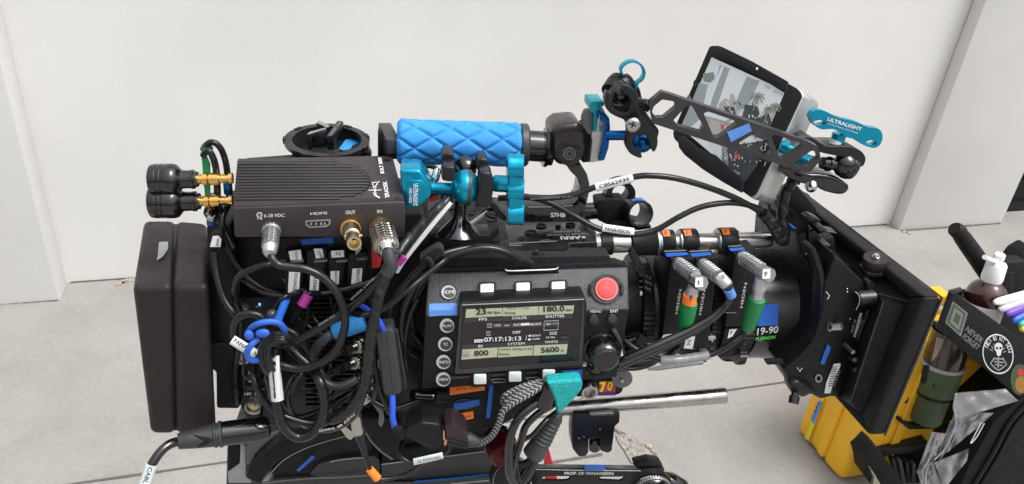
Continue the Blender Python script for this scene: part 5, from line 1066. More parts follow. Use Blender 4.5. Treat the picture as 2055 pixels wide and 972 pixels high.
for i in range(4): m.cyl((1076+i*3, 508+i*2.3, -20), (1078+i*3, 510+i*2.3, -22), [(0, 8), (.5, 9), (1, 8)], 'black_metal', 20)
m.build('spring_screw', tp_)
# handle bracket S7HB
k = lambda p: K(1040, 100, 2.558, p)
hd = thing('carrying_grip', 'carrying handle with bright blue quilted rubber grip above the camera', 'handle', (1110, 445, 40))
m = MB(); m.prism(rig(30), rnd(k([(30, 884), (325, 884), (360, 750), (366, 690), (352, 636), (322, 592), (240, 584), (268, 625), (300, 655), (318, 710), (305, 770), (285, 790), (240, 800), (60, 800), (30, 812)]), 3), -30, 0, 'black_gloss', 3, 3); m.cable([(*p, 29) for p in k([(50, 808), (200, 806), (280, 800)])], .8, 'grey_print', seg=6); m.build('bracket', hd)
m = MB(); m.text(rig(29.5), 'S7HB', (1105, 436), (1135, 436), 8.5, 'print', lift=.5, bold=.03); m.build('lettering', hd)
# grip with quilted relief
A, B = P(797, 284, 55), P(1046, 291, 55); ax = (B-A).normalized(); L = (B-A).length; u = ZR; u = (u-ax*u.dot(ax)).normalized(); w_ = ax.cross(u); r0 = 42.5*dep(A.lerp(B, .5))/F
m = MB(); NA, NL = 120, 190; vs = []
for j in range(NL+1):
    t = j/NL; e = min(t, 1-t)*L; rr = r0*(1-.22*max(0, 1-e/.006)**2)*(1+.06*max(0, 1-t/.12))
    for i in range(NA):
        a = 2*math.pi*i/NA; p_ = t*L/.036; q_ = a/(2*math.pi)*6
        g1 = abs(((p_+q_) % 1)-.5)*2; g2 = abs(((p_-q_) % 1)-.5)*2; gm = max(g1, g2); dip = max(0, (gm-.72)/.28)**1.3
        bulge = (1-g1**4)*(1-g2**4)
        rad = rr*(1+.06*bulge-.075*dip); vs.append(A+ax*(t*L)+(u*math.cos(a)+w_*math.sin(a))*rad)
m.add(vs, [(j*NA+i, j*NA+(i+1) % NA, (j+1)*NA+(i+1) % NA, (j+1)*NA+i) for j in range(NL) for i in range(NA)] + [tuple(range(NA)), tuple(NL*NA+i for i in range(NA))[::-1]], 'blue_rubber')
m.build('rubber_grip', hd)
m = MB(); m.cyl((1043, 291, 55), (1059, 291.5, 55), [(0, 41), (.1, 43), (.8, 43), (1, 40), (1, 0)], 'grey_cable', 40); m.build('end_ring', hd)
m = MB(); m.cyl((1052, 292, 55), (1108, 296, 55), [(0, 31), (.62, 31), (.64, 30), (.7, 30), (.7, 39), (.78, 41), (.86, 39), (.86, 37), (1, 37)], 'black_gloss', 40); m.build('tube', hd)
m = MB(); m.prism(rig(30), [(1106, 262), (1124, 251), (1162, 247), (1174, 262), (1177, 308), (1164, 329), (1122, 334), (1108, 318)], -48, 0, 'black_plum', 11, 4)
m.prism(rig(45), [(1165, 262), (1186, 250), (1191, 285), (1190, 326), (1168, 328)], -30, 0, 'black', 2)
for (x, y, r, f_) in ((1143, 309, 13, rig(29.5)),): 
    m.prism(f_, ell(x, y, 25, 25, 24), -6, 1.0, 'black_plum', .8); f_ = rig(28.0); m.plate(f_, ell(x, y, r, r), [ell(x, y, r*.82, r*.82)], 0, .8, 'mid_grey'); m.sheet(f_, ell(x, y, r*.82), .3, 'ink')
    for i in range(3): m.plate(f_, ell(x, y, r*(.62-.12*i)), [ell(x, y, r*(.56-.12*i))], 0, .6, 'mid_grey')
    for dx, dy in ((0, -18), (18, 0), (-18, 1), (0, 18)): m.prism(f_, ell(x+dx, y+dy, 3.2), 0, .6, 'ink')
f_ = top(1137, 256, 50); m.plate(f_, ell(1136, 257, 15, 5), [ell(1136, 257, 9, 3)], 0, 1, 'black_metal'); m.prism(f_, ell(1136, 257, 8, 2.6), -1, 1.6, 'mid_grey'); m.build('socket_block', hd)
m = MB(); m.hexa([P(775, 281, 40), P(803, 280, 40), P(803, 308, 40), P(778, 312, 40)], [P(759, 246, 85), P(785, 246, 85), P(786, 300, 85), P(759, 306, 85)], 'dark_grey', 1.5); m.prism(rig(60), [(758, 262), (774, 276), (778, 318), (758, 316)], -12, 0, 'black', 1); m.cyl((790, 315, 50), (790, 300, 50), [(0, 14), (1, 14)], 'black', 20); m.build('end_bracket', hd)
# quick release
qr = thing('quick_release_mount', 'silver, teal and blue quick release plate on the front of the handle', 'mount', (1200, 326, 30))
k = lambda p: K(1040, 100, 2.558, p)
m = MB(); m.prism(rig(34), rnd(k([(375, 452), (385, 400), (420, 330), (435, 300), (450, 330), (446, 450), (432, 570), (368, 580), (382, 460)]), 2), -42, 0, 'aluminium', 2); m.prism(rig(36), rnd(k([(325, 350), (340, 310), (365, 305), (385, 350), (388, 410), (378, 440), (355, 430), (330, 390)]), 4), -6, 0, 'mid_grey', 1); m.build('silver_plate', qr)
m = MB(); m.prism(rig(30), k([(370, 265), (440, 265), (444, 292), (418, 298), (408, 330), (405, 420), (385, 425), (388, 330), (366, 305)]), -30, 0, 'sea_teal', 1.5); m.build('clamp_lever', qr)
m = MB(); m.prism(rig(28), rnd(k([(398, 322), (440, 320), (468, 352), (472, 400), (465, 500), (442, 568), (414, 572), (438, 470), (452, 390), (448, 365), (425, 372), (428, 340), (400, 335)]), 2), -40, 0, 'cobalt', 2); m.build('blue_plate', qr)
m = MB(); m.cyl((1218, 272, 20), (1268, 272, 10), [(0, 10), (1, 10)], 'cobalt', 28); m.build('stem', qr)
# articulating joint
aj = thing('arm_clamp', 'black ball clamp with a cross-head screw joining the handle to the truss arm', 'clamp', (1275, 317, 0))
m = MB(); body = k([(448, 235), (444, 262), (462, 315), (500, 342), (545, 362), (562, 400), (560, 450), (553, 490), (570, 528), (600, 548), (634, 556), (628, 524), (604, 508), (586, 478), (592, 452), (625, 436), (655, 444), (672, 470), (680, 495), (696, 527), (716, 488), (712, 440), (690, 405), (655, 365), (622, 318), (618, 262), (612, 225), (582, 196), (535, 182), (540, 225), (568, 240), (582, 275), (575, 310), (545, 325), (505, 315), (482, 280), (486, 248), (460, 215)])
m.prism(rig(-22), [(q.x, q.y) for q in crom([V(p) for p in body+[body[0]]], 3)[:-1]], -10, 0, 'black_metal', 1.2); m.prism(rig(22), [(x+6, y-8) for x, y in rnd(k([(450, 230), (470, 170), (560, 150), (610, 220), (640, 340), (712, 440), (690, 520), (640, 540), (570, 500), (560, 380), (470, 320)]), 6)], -10, 0, 'black', 2); m.build('clamp_plate', aj)
m = MB(); m.ball((1244, 188, 0), 24, 'black_gloss'); m.cyl((1230, 190, 5), (1250, 165, 15), [(0, 27), (.5, 29), (.52, 27), (.6, 29), (.9, 28), (1, 22), (1, 0)], 'black_metal', 32); m.build('upper_ball', aj)
m = MB(); m.ball((1289, 286, 0), 21, 'cobalt'); m.build('lower_ball', aj); 
m = MB(); m.cyl((1262, 272, 8), (1280, 282, 4), [(0, 10), (1, 12)], 'cobalt', 20); m.build('stem', aj)
m = MB(); A = P(1270, 251, -32); r = 15.5*dep(A)/F; m.lathe(A, A-YR*.0035, [(0, r), (.3, r), (.7, r*.85), (.9, r*.6), (1, r*.3), (1.0, 0)], 'steel', 30); f_ = Fr(A-YR*.0034, -YR)
for a in (20, 110): c_, s_ = math.cos(math.radians(a)), math.sin(math.radians(a)); m.prism(f_, stroke([(1270-c_*7, 251-s_*7), (1270+c_*7, 251+s_*7)], 3), -.5, .4, 'ink')
m.build('cross_head_screw', aj)
m = MB(); lp = crom([V(p) for p in k([(540, 135), (530, 105), (548, 78), (590, 62), (630, 78), (650, 115), (642, 150), (615, 175), (602, 205)])], 4); m.prism(rig(-2), stroke([tuple(p) for p in lp], 4.5), -9, 0, 'teal', .8); m.build('wing_loop', aj)
m = MB(); m.cyl((1275, 202, 10), (1306, 214, 4), [(0, 9), (.4, 9), (.5, 11), (1, 13)], 'black_gloss', 24); m.build('link_pin', aj)
# ============================================================ monitor
mn = thing('onboard_monitor', 'tilted on-board monitor with silver sides showing a street scene', 'monitor', (1530, 400, 60))
a, b, c = (1437, 92, 120), (1607, 182, 10), (1351, 274, 105)
MF = f3(a, b, c)
m = MB(); m.prism(MF, rnd([(1424, 91), (1444, 92), (1600, 178), (1609, 190), (1516, 388), (1505, 396), (1352, 280), (1349, 266)], 7), -4, 0, 'black_soft', 1.5, 2); m.build('bezel', mn)
m = MB(); m.prism(Fr(MF.o-MF.n*.0045, MF.n), rnd([(1428, 96), (1446, 94), (1604, 178), (1613, 190), (1521, 392), (1510, 400), (1356, 284), (1352, 270)], 9), -36, 0, 'aluminium', 2.5, 3); m.build('silver_body', mn)
m = MB(); sq = K(1340, 80, 2.776, [(245, 97), (655, 285), (430, 792), (72, 490)]); m.sheet(MF, sq, .6, 'screen_sky'); scr = m.build('screen', mn)
m = MB(); kk = lambda p: K(1340, 80, 2.776, p)
def S(pts, mt, h): m.sheet(MF, kk(pts), h, mt)
S([(236, 120), (300, 135), (190, 430), (120, 525), (75, 488)], 'screen_pale', .9); S([(290, 140), (345, 160), (270, 380), (235, 380)], 'screen_mid', 1.0); S([(300, 145), (312, 150), (230, 370), (215, 365)], 'screen_sky', 1.2)
S([(175, 240), (225, 250), (180, 440), (100, 510), (80, 480)], 'screen_mid', 1.0); S([(195, 190), (255, 180), (262, 215), (235, 240), (200, 230)], 'screen_green', 1.3)
S([(440, 205), (510, 230), (440, 380), (360, 400), (400, 300)], 'screen_mid', 1.0); S([(290, 350), (320, 325), (345, 340), (350, 300), (370, 305), (385, 390), (380, 440), (275, 400)], 'screen_tan', 1.2)
S([(310, 370), (370, 375), (380, 420), (330, 415)], 'screen_dark', 1.5); S([(430, 360), (500, 370), (520, 440), (560, 390), (580, 470), (540, 560), (430, 520), (410, 450)], 'screen_dark', 1.3); S([(420, 410), (560, 470), (560, 560), (380, 500)], 'screen_tan', 1.1)
S([(200, 420), (380, 470), (330, 620), (230, 540)], 'screen_mid', 1.1); S([(240, 440), (330, 480), (320, 540), (260, 560), (215, 520)], 'screen_tan', 1.4); S([(290, 470), (330, 480), (325, 500), (300, 500)], 'screen_red', 1.6)
S([(300, 600), (540, 560), (500, 700), (430, 792), (310, 720)], 'screen_dark', 1.0); S([(370, 640), (400, 635), (405, 660), (375, 665)], 'screen_red', 1.4); S([(230, 560), (330, 600), (340, 720), (300, 690)], 'screen_pale', 1.0)
for x, y, r_ in ((500, 320, 42), (600, 375, 34), (560, 390, 24)):
    for i in range(9):
        a_ = math.radians(i*40+10); S(stroke([(x, y), (x+math.cos(a_)*r_*.6, y+math.sin(a_)*r_*.5-6), (x+math.cos(a_)*r_, y+math.sin(a_)*r_*.8+6)], 7), 'screen_green', 1.7)
    S(stroke([(x, y), (x-25, y+75)], 6), 'screen_green', 1.6)
for i in range(150): 
    x = random.uniform(300, 560); y = random.uniform(340, 700); S(stroke([(x, y), (x+random.uniform(-12, 12), y+random.uniform(6, 26))], random.uniform(3, 8)), random.choice(['screen_dark', 'screen_mid', 'screen_pale', 'screen_tan']), 1.8)
m.text(MF, '4.7V', *kk([(537, 262), (570, 277)]), 4, 'screen_dark', lift=1.4); m.text(MF, '07:17:13', *kk([(588, 290), (636, 312)]), 4, 'screen_dark', lift=1.4); m.text(MF, 'ISO 800', *kk([(365, 735), (398, 752)]), 4, 'screen_sky', lift=1.6); m.build('picture', scr)
m = MB(); m.prism(MF, kk([(268, 30), (300, 38), (470, 120), (668, 232), (655, 300), (520, 215), (380, 140), (248, 92)]), 0, 3, 'velcro', 1); m.build('velcro_strip', mn); m = MB(); m.prism(MF, kk([(52, 540), (85, 535), (160, 600), (260, 640), (420, 780), (408, 852), (300, 790), (190, 720), (90, 640), (60, 600)]), 0, 4, 'velcro', 1)
m.sheet(MF, ell(1519, 138, 2, 3, 10), 3.6, 'white'); m.build('velcro_strip', mn)
m = MB(); m.prism(MF, ell(1395, 168, 4, 7, 12), 0, 1.5, 'black_metal'); m.prism(MF, ell(1382, 198, 4, 7, 12), 0, 1.5, 'mid_grey'); m.build('button', mn)
m = MB(); A = MF.p(1553, 350, -18); sd_ = (MF.p(1600, 200)-MF.p(1440, 100)).normalized(); A = P(1553.5, 349, 22); m.lathe(A, A+sd_*.002, [(0, .0028), (1, .0028), (1, 0)], 'ink', 16); m.build('screw_hole', mn)
m = MB(); m.prism(rig(60), [(1592, 372), (1602, 300), (1612, 280), (1618, 284), (1606, 372)], -16, 0, 'black', 1); m.build('mount_bracket', mn)
# ============================================================ truss arm
ta = thing('truss_arm', 'flat black perforated truss arm with a blue tape square crossing the monitor', 'arm', (1470, 260, -25))
k4 = lambda p: K(1340, 80, 2.776, p)
TA = f3((1302, 207, -18), (1644, 297, -40), (1310, 248, -18))
holes = [[(1312, 214), (1329, 200), (1353, 204), (1356, 216), (1331, 237), (1315, 237), (1308, 226)], [(1345, 238), (1377, 213), (1388, 212), (1409, 253), (1406, 265), (1353, 249)], [(1412, 228), (1421, 224), (1473, 242), (1479, 249), (1444, 276), (1433, 277)],
 [(1483, 287), (1524, 261), (1534, 262), (1549, 307), (1542, 313), (1486, 295)], [(1548, 273), (1556, 271), (1608, 287), (1611, 296), (1571, 320), (1564, 318)], [(1593, 328), (1628, 303), (1637, 303), (1643, 318), (1621, 335), (1600, 335)]]
holes[1] = [(1350, 243), (1377, 214), (1388, 212), (1411, 253), (1406, 266), (1360, 253)]
m = MB(); m.plate(TA, rnd([(1302, 207), (1328, 185), (1346, 190), (1623, 285), (1643, 296), (1648, 321), (1625, 347), (1606, 344), (1340, 258), (1310, 248)], 3), [rnd(h, 3) for h in holes], -9, 0, 'mid_grey'); m.mats = ['arm_grey']; mat('arm_grey', (.055, .053, .056), .38, metal=.5, var=.1); m.build('truss', ta)
m = MB(); m.sheet(TA, [(1459, 265), (1503, 248), (1509, 263), (1467, 286)], .6, 'pale_blue_tape'); m.build('tape_strip', ta)
# right wing clamp
wc = thing('wing_nut_clamp', 'black double ball clamp with teal wing nut at the right end of the truss arm', 'clamp', (1690, 390, 20))
m = MB(); W = [(795, 432), (812, 402), (835, 391), (880, 400), (950, 433), (1050, 458), (1115, 487), (1175, 497), (1197, 530), (1190, 575), (1160, 602), (1120, 598), (1062, 572), (1040, 552), (1000, 545), (940, 505), (900, 498), (858, 500), (815, 475)]
WF = f3((1630, 235, -10), (1770, 270, 10), (1635, 250, -30)); WF = rig(-6)
m.plate(WF, [(q.x, q.y) for q in crom([V(p) for p in k4(W)+[k4(W)[0]]], 3)[:-1]], [k4([(x, y) for x, y in ell(848, 462, 36, 14, 16)]), k4([(x, y) for x, y in ell(1138, 574, 32, 14, 16)])], -9, 0, 'teal')
m.cyl((1685, 268, 4), (1678, 292, 4), [(0, 14), (1, 13)], 'teal', 26); ob = m.build('wing_nut', wc)
m = MB(); m.text(WF, 'ULTRALIGHT', *k4([(888, 450), (1078, 508)]), 6.8, 'print', lift=.6, bold=.03); m.text(WF, 'CONTROL SYSTEMS', *k4([(892, 470), (1060, 525)]), 2.6, 'print', lift=.6); m.build('lettering', ob)
m = MB(); m.cyl((1680, 282, 2), (1671, 298, 2), [(0, 11), (1, 14)], 'frost', 24); m.build('washer', wc)
m = MB(); m.prism(rig(-8), [(q.x, q.y) for q in crom([V(p) for p in k4([(745, 550), (790, 540), (830, 560), (880, 590), (950, 592), (1020, 596), (1080, 622), (1105, 665), (1085, 708), (1050, 700), (1000, 660), (900, 640), (800, 610), (745, 550)])], 3)[:-1]], -30, 0, 'black_metal', 3, 3)
m.prism(rig(-8), [(q.x, q.y) for q in crom([V(p) for p in k4([(640, 715), (700, 700), (780, 745), (860, 750), (940, 768), (1010, 812), (1000, 850), (960, 864), (880, 848), (820, 818), (740, 800), (665, 765), (640, 715)])], 3)[:-1]], -30, 0, 'black_gloss', 3, 3); m.build('clamp_plate', wc)
m = MB(); m.ball((1695, 330, -2), 24, 'black_gloss'); m.cyl((1690, 330, 0), (1712, 338, 0), [(0, 24), (.4, 26), (.5, 24), (.6, 26), (.9, 24), (1, 16), (1, 0)], 'black_gloss', 32); m.cyl((1650, 327, -4), (1680, 332, -2), [(0, 12), (.3, 12), (.35, 15), (.5, 15), (.55, 11), (1, 11)], 'black_gloss', 26); m.build('ball_joint', wc)
m = MB(); A = P(1627, 370, -24); r = 12*dep(A)/F; nn = (-YR-ZR*.8-XR*.1).normalized(); m.lathe(A, A+nn*.008, [(0, r), (.4, r), (.8, r*.8), (1, r*.5), (1, 0)], 'chrome', 26); f_ = Fr(A+nn*.008, nn); m.prism(f_, ell(1626, 373, 3.4), -.5, .3, 'ink'); m.build('chrome_bolt', wc)
m = MB(); m.cyl((1566, 293, -4), (1592, 302, -12), [(0, 10), (.1, 13), (.6, 15), (.65, 9), (1, 8)], 'teal', 24); m.cyl((1598, 312, -10), (1626, 328, -22), [(0, 8), (.3, 11), (1, 16), (1, 0)], 'teal', 28); m.cyl((1622, 325, -24), (1628, 328, -27), [(0, 7), (1, 6), (1, 0)], 'chrome', 18); m.build('spool_spacer', wc)
# ============================================================ teal clamp by the transmitter
uc = thing('ball_mount_clamp', 'teal ball mount and three-lobed knob between transmitter and handle', 'mount', (930, 470, -20))
k2 = lambda p: K(640, 220, 3.47, p)
m = MB(); m.prism(rig(-34), k2([(562, 420), (700, 420), (718, 440), (785, 530), (785, 592), (700, 682), (605, 690), (598, 640), (575, 560)]), -34, 0, 'teal', 3, 3); m.prism(rig(-36), k2([(618, 494), (715, 494), (778, 560), (778, 596), (700, 678), (608, 686)]), -3, 0, 'teal', .6); ob = m.build('adapter_plate', uc)
m = MB(); f_ = rig(-37); m.text(f_, 'ULTRALIGHT', *k2([(668, 516), (664, 672)]), 6.5, 'print', up=(1, 0), bold=.03); m.text(f_, 'AD-1420', *k2([(630, 548), (628, 650)]), 5.5, 'print', up=(1, 0), bold=.01); m.sheet(f_, k2([(660, 518), (663, 518), (659, 672), (656, 672)]), .3, 'print'); m.build('lettering', ob)
m = MB(); m.cyl((860, 378, -14), (912, 379, -20), [(0, 16), (.1, 12.5), (.6, 12), (1, 12)], 'teal', 30); m.build('stem', uc); m = MB(); m.cyl((990, 368, -24), (1024, 370, -28), [(0, 15), (.1, 17), (1, 17)], 'teal', 30); m.build('stem', uc)
m = MB(); m.ball((934, 376, -22), 36, 'teal', (.84, 1, 1)); m.cyl((936, 377, -22), (945, 377.5, -22), [(0, 34.5), (.1, 36.5), (.9, 36.5), (1, 34)], 'grey_cable', 40); m.ball((934, 338, 0), 25, 'black_gloss', (.95, .9, 1)); m.build('ball', uc)
m = MB()
for p, dd, mt in (([(860, 315), (885, 304), (930, 308), (942, 330), (940, 400), (865, 402), (850, 350)], -18, 'black_metal'), ([(868, 405), (890, 396), (940, 400), (952, 430), (945, 500), (910, 508), (860, 498), (852, 470)], -40, 'black_metal'), ([(1108, 352), (1130, 342), (1170, 350), (1183, 372), (1180, 440), (1120, 440), (1095, 410)], -16, 'black_metal'), ([(1125, 450), (1150, 436), (1190, 440), (1212, 470), (1218, 560), (1200, 650), (1170, 690), (1110, 680), (1085, 650), (1110, 580), (1115, 500)], -40, 'black_metal'), ([(845, 590), (930, 600), (940, 640), (900, 660), (850, 645)], -20, 'black')):
    m.prism(rig(dd), rnd(k2(p), 4), -26, 0, mt, 4, 3)
m.build('clamp_plate', uc)
m = MB()
for y, r in ((334, 25), (380, 23), (427, 25)): m.cyl((1019, y, -34), (1052, y+1, -36), [(0, r*.9), (.04, r), (.3, r), (.34, r*.985), (.96, r), (1, r*.93), (1, 0)], 'teal', 40)
m.prism(rig(-44), [(1021, 330), (1051, 332), (1051, 430), (1021, 428)], -30, 0, 'teal', 2); m.build('lobed_knob', uc)
m = MB(); A = P(925, 400, -14); B = P(920, 468, -18); q = lambda r: r*dep(A)/F
m.lathe(A, B, [(0, q(12)), (.42, q(12)), (.5, q(13)), (.6, q(18)), (.7, q(25)), (.8, q(32)), (.9, q(39)), (1, q(44)), (1.05, q(43)), (1.06, 0)], 'black_gloss', 36); m.build('flared_base', uc)
m = MB()
A, B = (946, 447, -20), (981, 420, -26); m.cyl(A, B, [x for i in range(12) for x in ((i/12, 6), (i/12+.04, 7.4))], 'steel', 20); m.cyl((978, 424, -26), (1000, 432, -30), [(0, 6), (.1, 12), (.8, 13), (1, 8)], 'black_gloss', 10); m.prism(rig(-36), [(986, 408), (995, 413), (1018, 440), (1014, 446), (1002, 440), (984, 416)], -8, 0, 'black', 1.5); m.build('thumb_screw', uc)
m = MB(); m.prism(rig(-18), k2([(765, 612), (830, 592), (840, 630), (775, 650)]), -10, 0, 'red', 2); tag(m.build('red_clip'), 'small red clip peeking out beneath the teal adapter plate', 'clip')
m = MB(); m.cyl((870, 366, -8), (880, 338, -2), [(0, 6), (.2, 9), (.8, 9), (1, 5)], 'chrome', 20); m.cyl((810, 334, 10), (846, 338, 10), [(0, 7), (.6, 7), (.65, 8.5), (1, 8.5)], 'silver', 20, .03); m.cable([(846, 337, 10), (862, 334, 8), (876, 338, 4)], 4.5, 'rubber_cable'); tag(m.build('thin_connector'), 'small silver connector and cable glimpsed between handle grip and teal clamp', 'connector')
# ============================================================ labelled cables to the front
t = cabp('labelled_cable', 'upper black cable with a serial number label, arching over to the monitor', [(1000, 398, 0), (1052, 396, -6), (1110, 397, -10), (1160, 389, -12), (1200, 374, -14), (1270, 356, -16), (1310, 353, -18), (1360, 359, -18), (1420, 376, -14), (1480, 400, -6), (1530, 428, 4), (1560, 452, 8), (1572, 472, 10)], 6.2)
wrap_label(t, (1195, 377, -14), (1270, 357, -16), 8.8, 'C8S62939', 'paper', 1, 7); m = MB(); m.text(rig(-24), 'EGAVIZMVO CUL1', (1065, 401), (1150, 396), 2.6, 'grey_print'); m.build('lettering', t)
t = cabp('labelled_cable', 'lower black cable with a printed white label, dipping then rising to the lens front', [(1052, 394, 4), (1080, 400, 4), (1110, 410, 4), (1150, 432, 0), (1195, 457, -6), (1240, 470, -10), (1280, 470, -12), (1320, 460, -12), (1360, 437, -12), (1400, 418, -10), (1440, 409, -8), (1480, 408, -4), (1520, 418, 4), (1550, 440, 8), (1566, 465, 8)], 6)
wrap_label(t, (1208, 458, -6), (1271, 467, -10), 9.2, 'PANAVISION', 'paper', 1, 7.5)
cab('spiral_wrapped_lead', 'short spiral-wrapped lead dropping from the monitor to the lens', [(1596, 350, 30), (1588, 366, 28), (1575, 390, 24), (1570, 420, 20), (1570, 447, 16), (1575, 470, 14), (1568, 484, 14)], 9.5, spiral=(.018, .16))
cab('spiral_wrapped_lead', 'spiral wrap gathering the two labelled cables beside the lens', [(1530, 428, 2), (1545, 445, 4), (1556, 462, 6), (1566, 478, 8), (1574, 484, 12)], 10.5, spiral=(.016, .16))
m = MB(); m.prism(rig(40), [(1540, 400), (1562, 402), (1566, 440), (1545, 430)], -10, 0, 'dark_grey', 1); m.cable([(1537, 418, 36), (1530, 408, 36), (1531, 397, 36), (1540, 391, 36), (1550, 395, 36)], 1.8, 'silver'); m.prism(rig(34), [(1545, 402), (1553, 404), (1560, 424), (1548, 420)], -1, 0, 'grey_print', .2); tag(m.build('key_ring'), 'small metal ring and tag hanging under the monitor', 'ring')
# ============================================================ lens and rods
ls = thing('zoom_lens', 'large black cinema zoom lens with white and green lettering', 'lens', (1440, 720, 60))
AX = lambda x: (x, 609-(x-1500)*.010, 62)
m = MB(); 
m.cyl(AX(1478), AX(1592), [(0, 104), (.02, 108), (.30, 108.5), (.62, 110), (.70, 114), (.80, 122), (1.0, 126)], 'lens_black', 96); m.build('front_barrel', ls)
m = MB(); m.cyl(AX(1590), AX(1622), [(0, 120), (.02, 131), (.3, 132), (.34, 128), (.4, 128), (.44, 133), (.9, 133), (1, 128), (1.0, 0)], 'lens_black', 96); m.build('front_ring', ls)
m = MB(); m.cyl(AX(1225), AX(1480), [(0, 84), (.18, 86), (.181, 96), (.22, 96), (.221, 92), (.34, 92), (.341, 100), (.5, 100), (.51, 96), (.66, 96), (.661, 103), (.78, 103), (.79, 99), (.9, 99), (1, 104)], 'black', 96); m.build('rear_barrel', ls)
m = MB(); m.cyl(AX(1264), AX(1284), [(0, 100), (1, 100)], 'black', 120, .035); m.build('gear_ring', ls)
m = MB(); m.cyl(AX(1284), AX(1312), [(0, 104), (.3, 106), (.9, 106), (1, 100)], 'black_metal', 96); m.build('scale_ring', ls)
m = MB(); m.cyl(AX(1452), AX(1472), [(0, 112), (1, 112)], 'black', 150, .03); m.cyl(AX(1392), AX(1412), [(0, 107), (1, 107)], 'black', 140, .03); m.build('gear_ring', ls)
# markings: laid on tangent planes of the barrel
Ab = P(*AX(1530)); fb = Fr(Ab+(-YR)*(112*dep(Ab)/F), -YR)
def tang(x, y, R_=111):
    A = P(*AX(x)); r = R_*dep(A)/F; d = ray(x, y); ax_ = (P(*AX(x+20))-A).normalized()
    o = CAM-A; o2 = o-ax_*o.dot(ax_); d2 = d-ax_*d.dot(ax_); b_ = o2.dot(d2); c_ = o2.dot(o2)-r*r; disc = b_*b_-d2.dot(d2)*c_
    t_ = (-b_-math.sqrt(max(disc, 0)))/d2.dot(d2); p = CAM+d*t_; n = p-A; n = (n-ax_*n.dot(ax_)).normalized(); return Fr(p+n*.0004, n)
m = MB(); f1 = tang(1540, 632); m.sheet(f1, K(1180, 440, 3.241, [(1108, 560), (1238, 550), (1235, 690), (1103, 696)]), 1.2, 'blue_tape'); m.build('tape_square', ls)
m = MB(); f1 = tang(1535, 662); m.text(f1, '19-90', (1519, 673), (1561, 668), 14, 'print', lift=2.4, bold=.01, up=(.12, -1)); f1 = tang(1532, 680); m.text(f1, 'FUJINON', (1516, 684), (1555, 680), 6.8, 'green_print', lift=2.8, bold=.02, up=(.25, -1)); m.text(tang(1504, 672), '0-L', (1492, 675), (1507, 673), 8, 'print', lift=1.2, bold=.01); m.build('lettering', ls)
m = MB()
for s_, a, b in (('70', (1307, 556), (1293, 550.5)), ('50', (1308, 568), (1295, 562.5)), ('30', (1306, 580), (1294, 574))):
    m.text(tang(1298, a[1], 107), s_, a, b, 5.5, 'grey_print', up=(.1, 1), lift=.4); m.sheet(tang(1286, a[1], 107), rect(1283, a[1]-4, 1290, a[1]-3), .4, 'grey_print')
m.build('scale_marks', ls)
for x, y in ((1286, 540), (1285, 590)): 
    m = MB()
    f1 = tang(x, y, 107); A = f1.o; m.lathe(A, A+f1.n*.004, [(0, .0032), (.7, .003), (1, .0015), (1, 0)], 'chrome', 16); m.build('small_screw', ls)
m = MB(); m.prism(rig(-20), [(1262, 507), (1270, 498), (1284, 520), (1296, 545), (1290, 556), (1280, 548), (1266, 520)], -8, 0, 'black_metal', 2); m.build('stop_lever', ls)
# upper rod with clamps
ur = thing('lens_rod', 'steel rod above the lens carrying the motor clamps', 'rod', (1400, 500, 20))
RA, RB = (1196, 491, 25), (1546, 481, 25)
m = MB(); m.cyl(RA, RB, [(0, 18.5), (.30, 17.5), (.985, 16.2), (1, 14.5), (1, 0)], 'steel', 48); m.build('rod', ur)
rp = lambda x: (x, 491-(x-1196)*.0286, 25)
m = MB(); m.cyl(rp(1193), rp(1204), [(0, 21), (1, 21)], 'silver', 40); m.cyl(rp(1202), rp(1227), [(0, 21.5), (.05, 22.5), (1, 22)], 'black', 40); m.prism(rig(8), [(1203, 500), (1228, 500), (1226, 506), (1222, 508), (1222, 520), (1206, 520), (1206, 506)], -20, 0, 'black', 1); m.build('end_collar', ur)
m = MB(); m.cyl(rp(1263), rp(1318), [(0, 20), (.04, 24), (.9, 25.5), (.93, 26.5), (1, 26)], 'black', 48); m.cyl(rp(1315), rp(1319), [(0, 27), (1, 27)], 'silver', 48); m.build('black_sleeve', ur)
def clampring(x0, x1, r, lab, colr='orange'):
    t_ = MB(); t_.cyl(rp(x0), rp(x1), [(0, r*.7), (0, r-1), (.06, r), (.94, r), (1, r-1.5), (1, r*.7)], 'black', 48); t_.cyl(rp(x0-3), rp(x0), [(0, r*.72), (0, r*.9), (1, r*.9)], 'silver', 40)
    xm = (x0+x1)/2; t_.prism(rig(10), [(xm-14, 501), (xm+14, 500), (xm+12, 512), (xm-12, 512)], -24, 0, 'black', 1); ob = t_.build('clamp_ring', ur)
    l_ = MB(); y = rp(xm)[1]; A = P(*rp(xm)); rr = r*dep(A)/F; nn = (-YR*.55+ZR*.84).normalized(); f_ = Fr(A+nn*(rr*1.0), nn)
    l_.prism(f_, [(xm-9, y-24), (xm+6, y-25), (xm+9, y-13), (xm-5, y-12)], -1, .6, colr, .2, 1); l_.text(f_, lab, (xm+1, y-15), (xm+1, y-23), 5, 'ink', up=(-1, 0), lift=.9); l_.build('label_sticker', ob)
clampring(1324, 1350, 26, '5B'); clampring(1364, 1396, 27, 'A19'); clampring(1440, 1474, 27, 'GA')
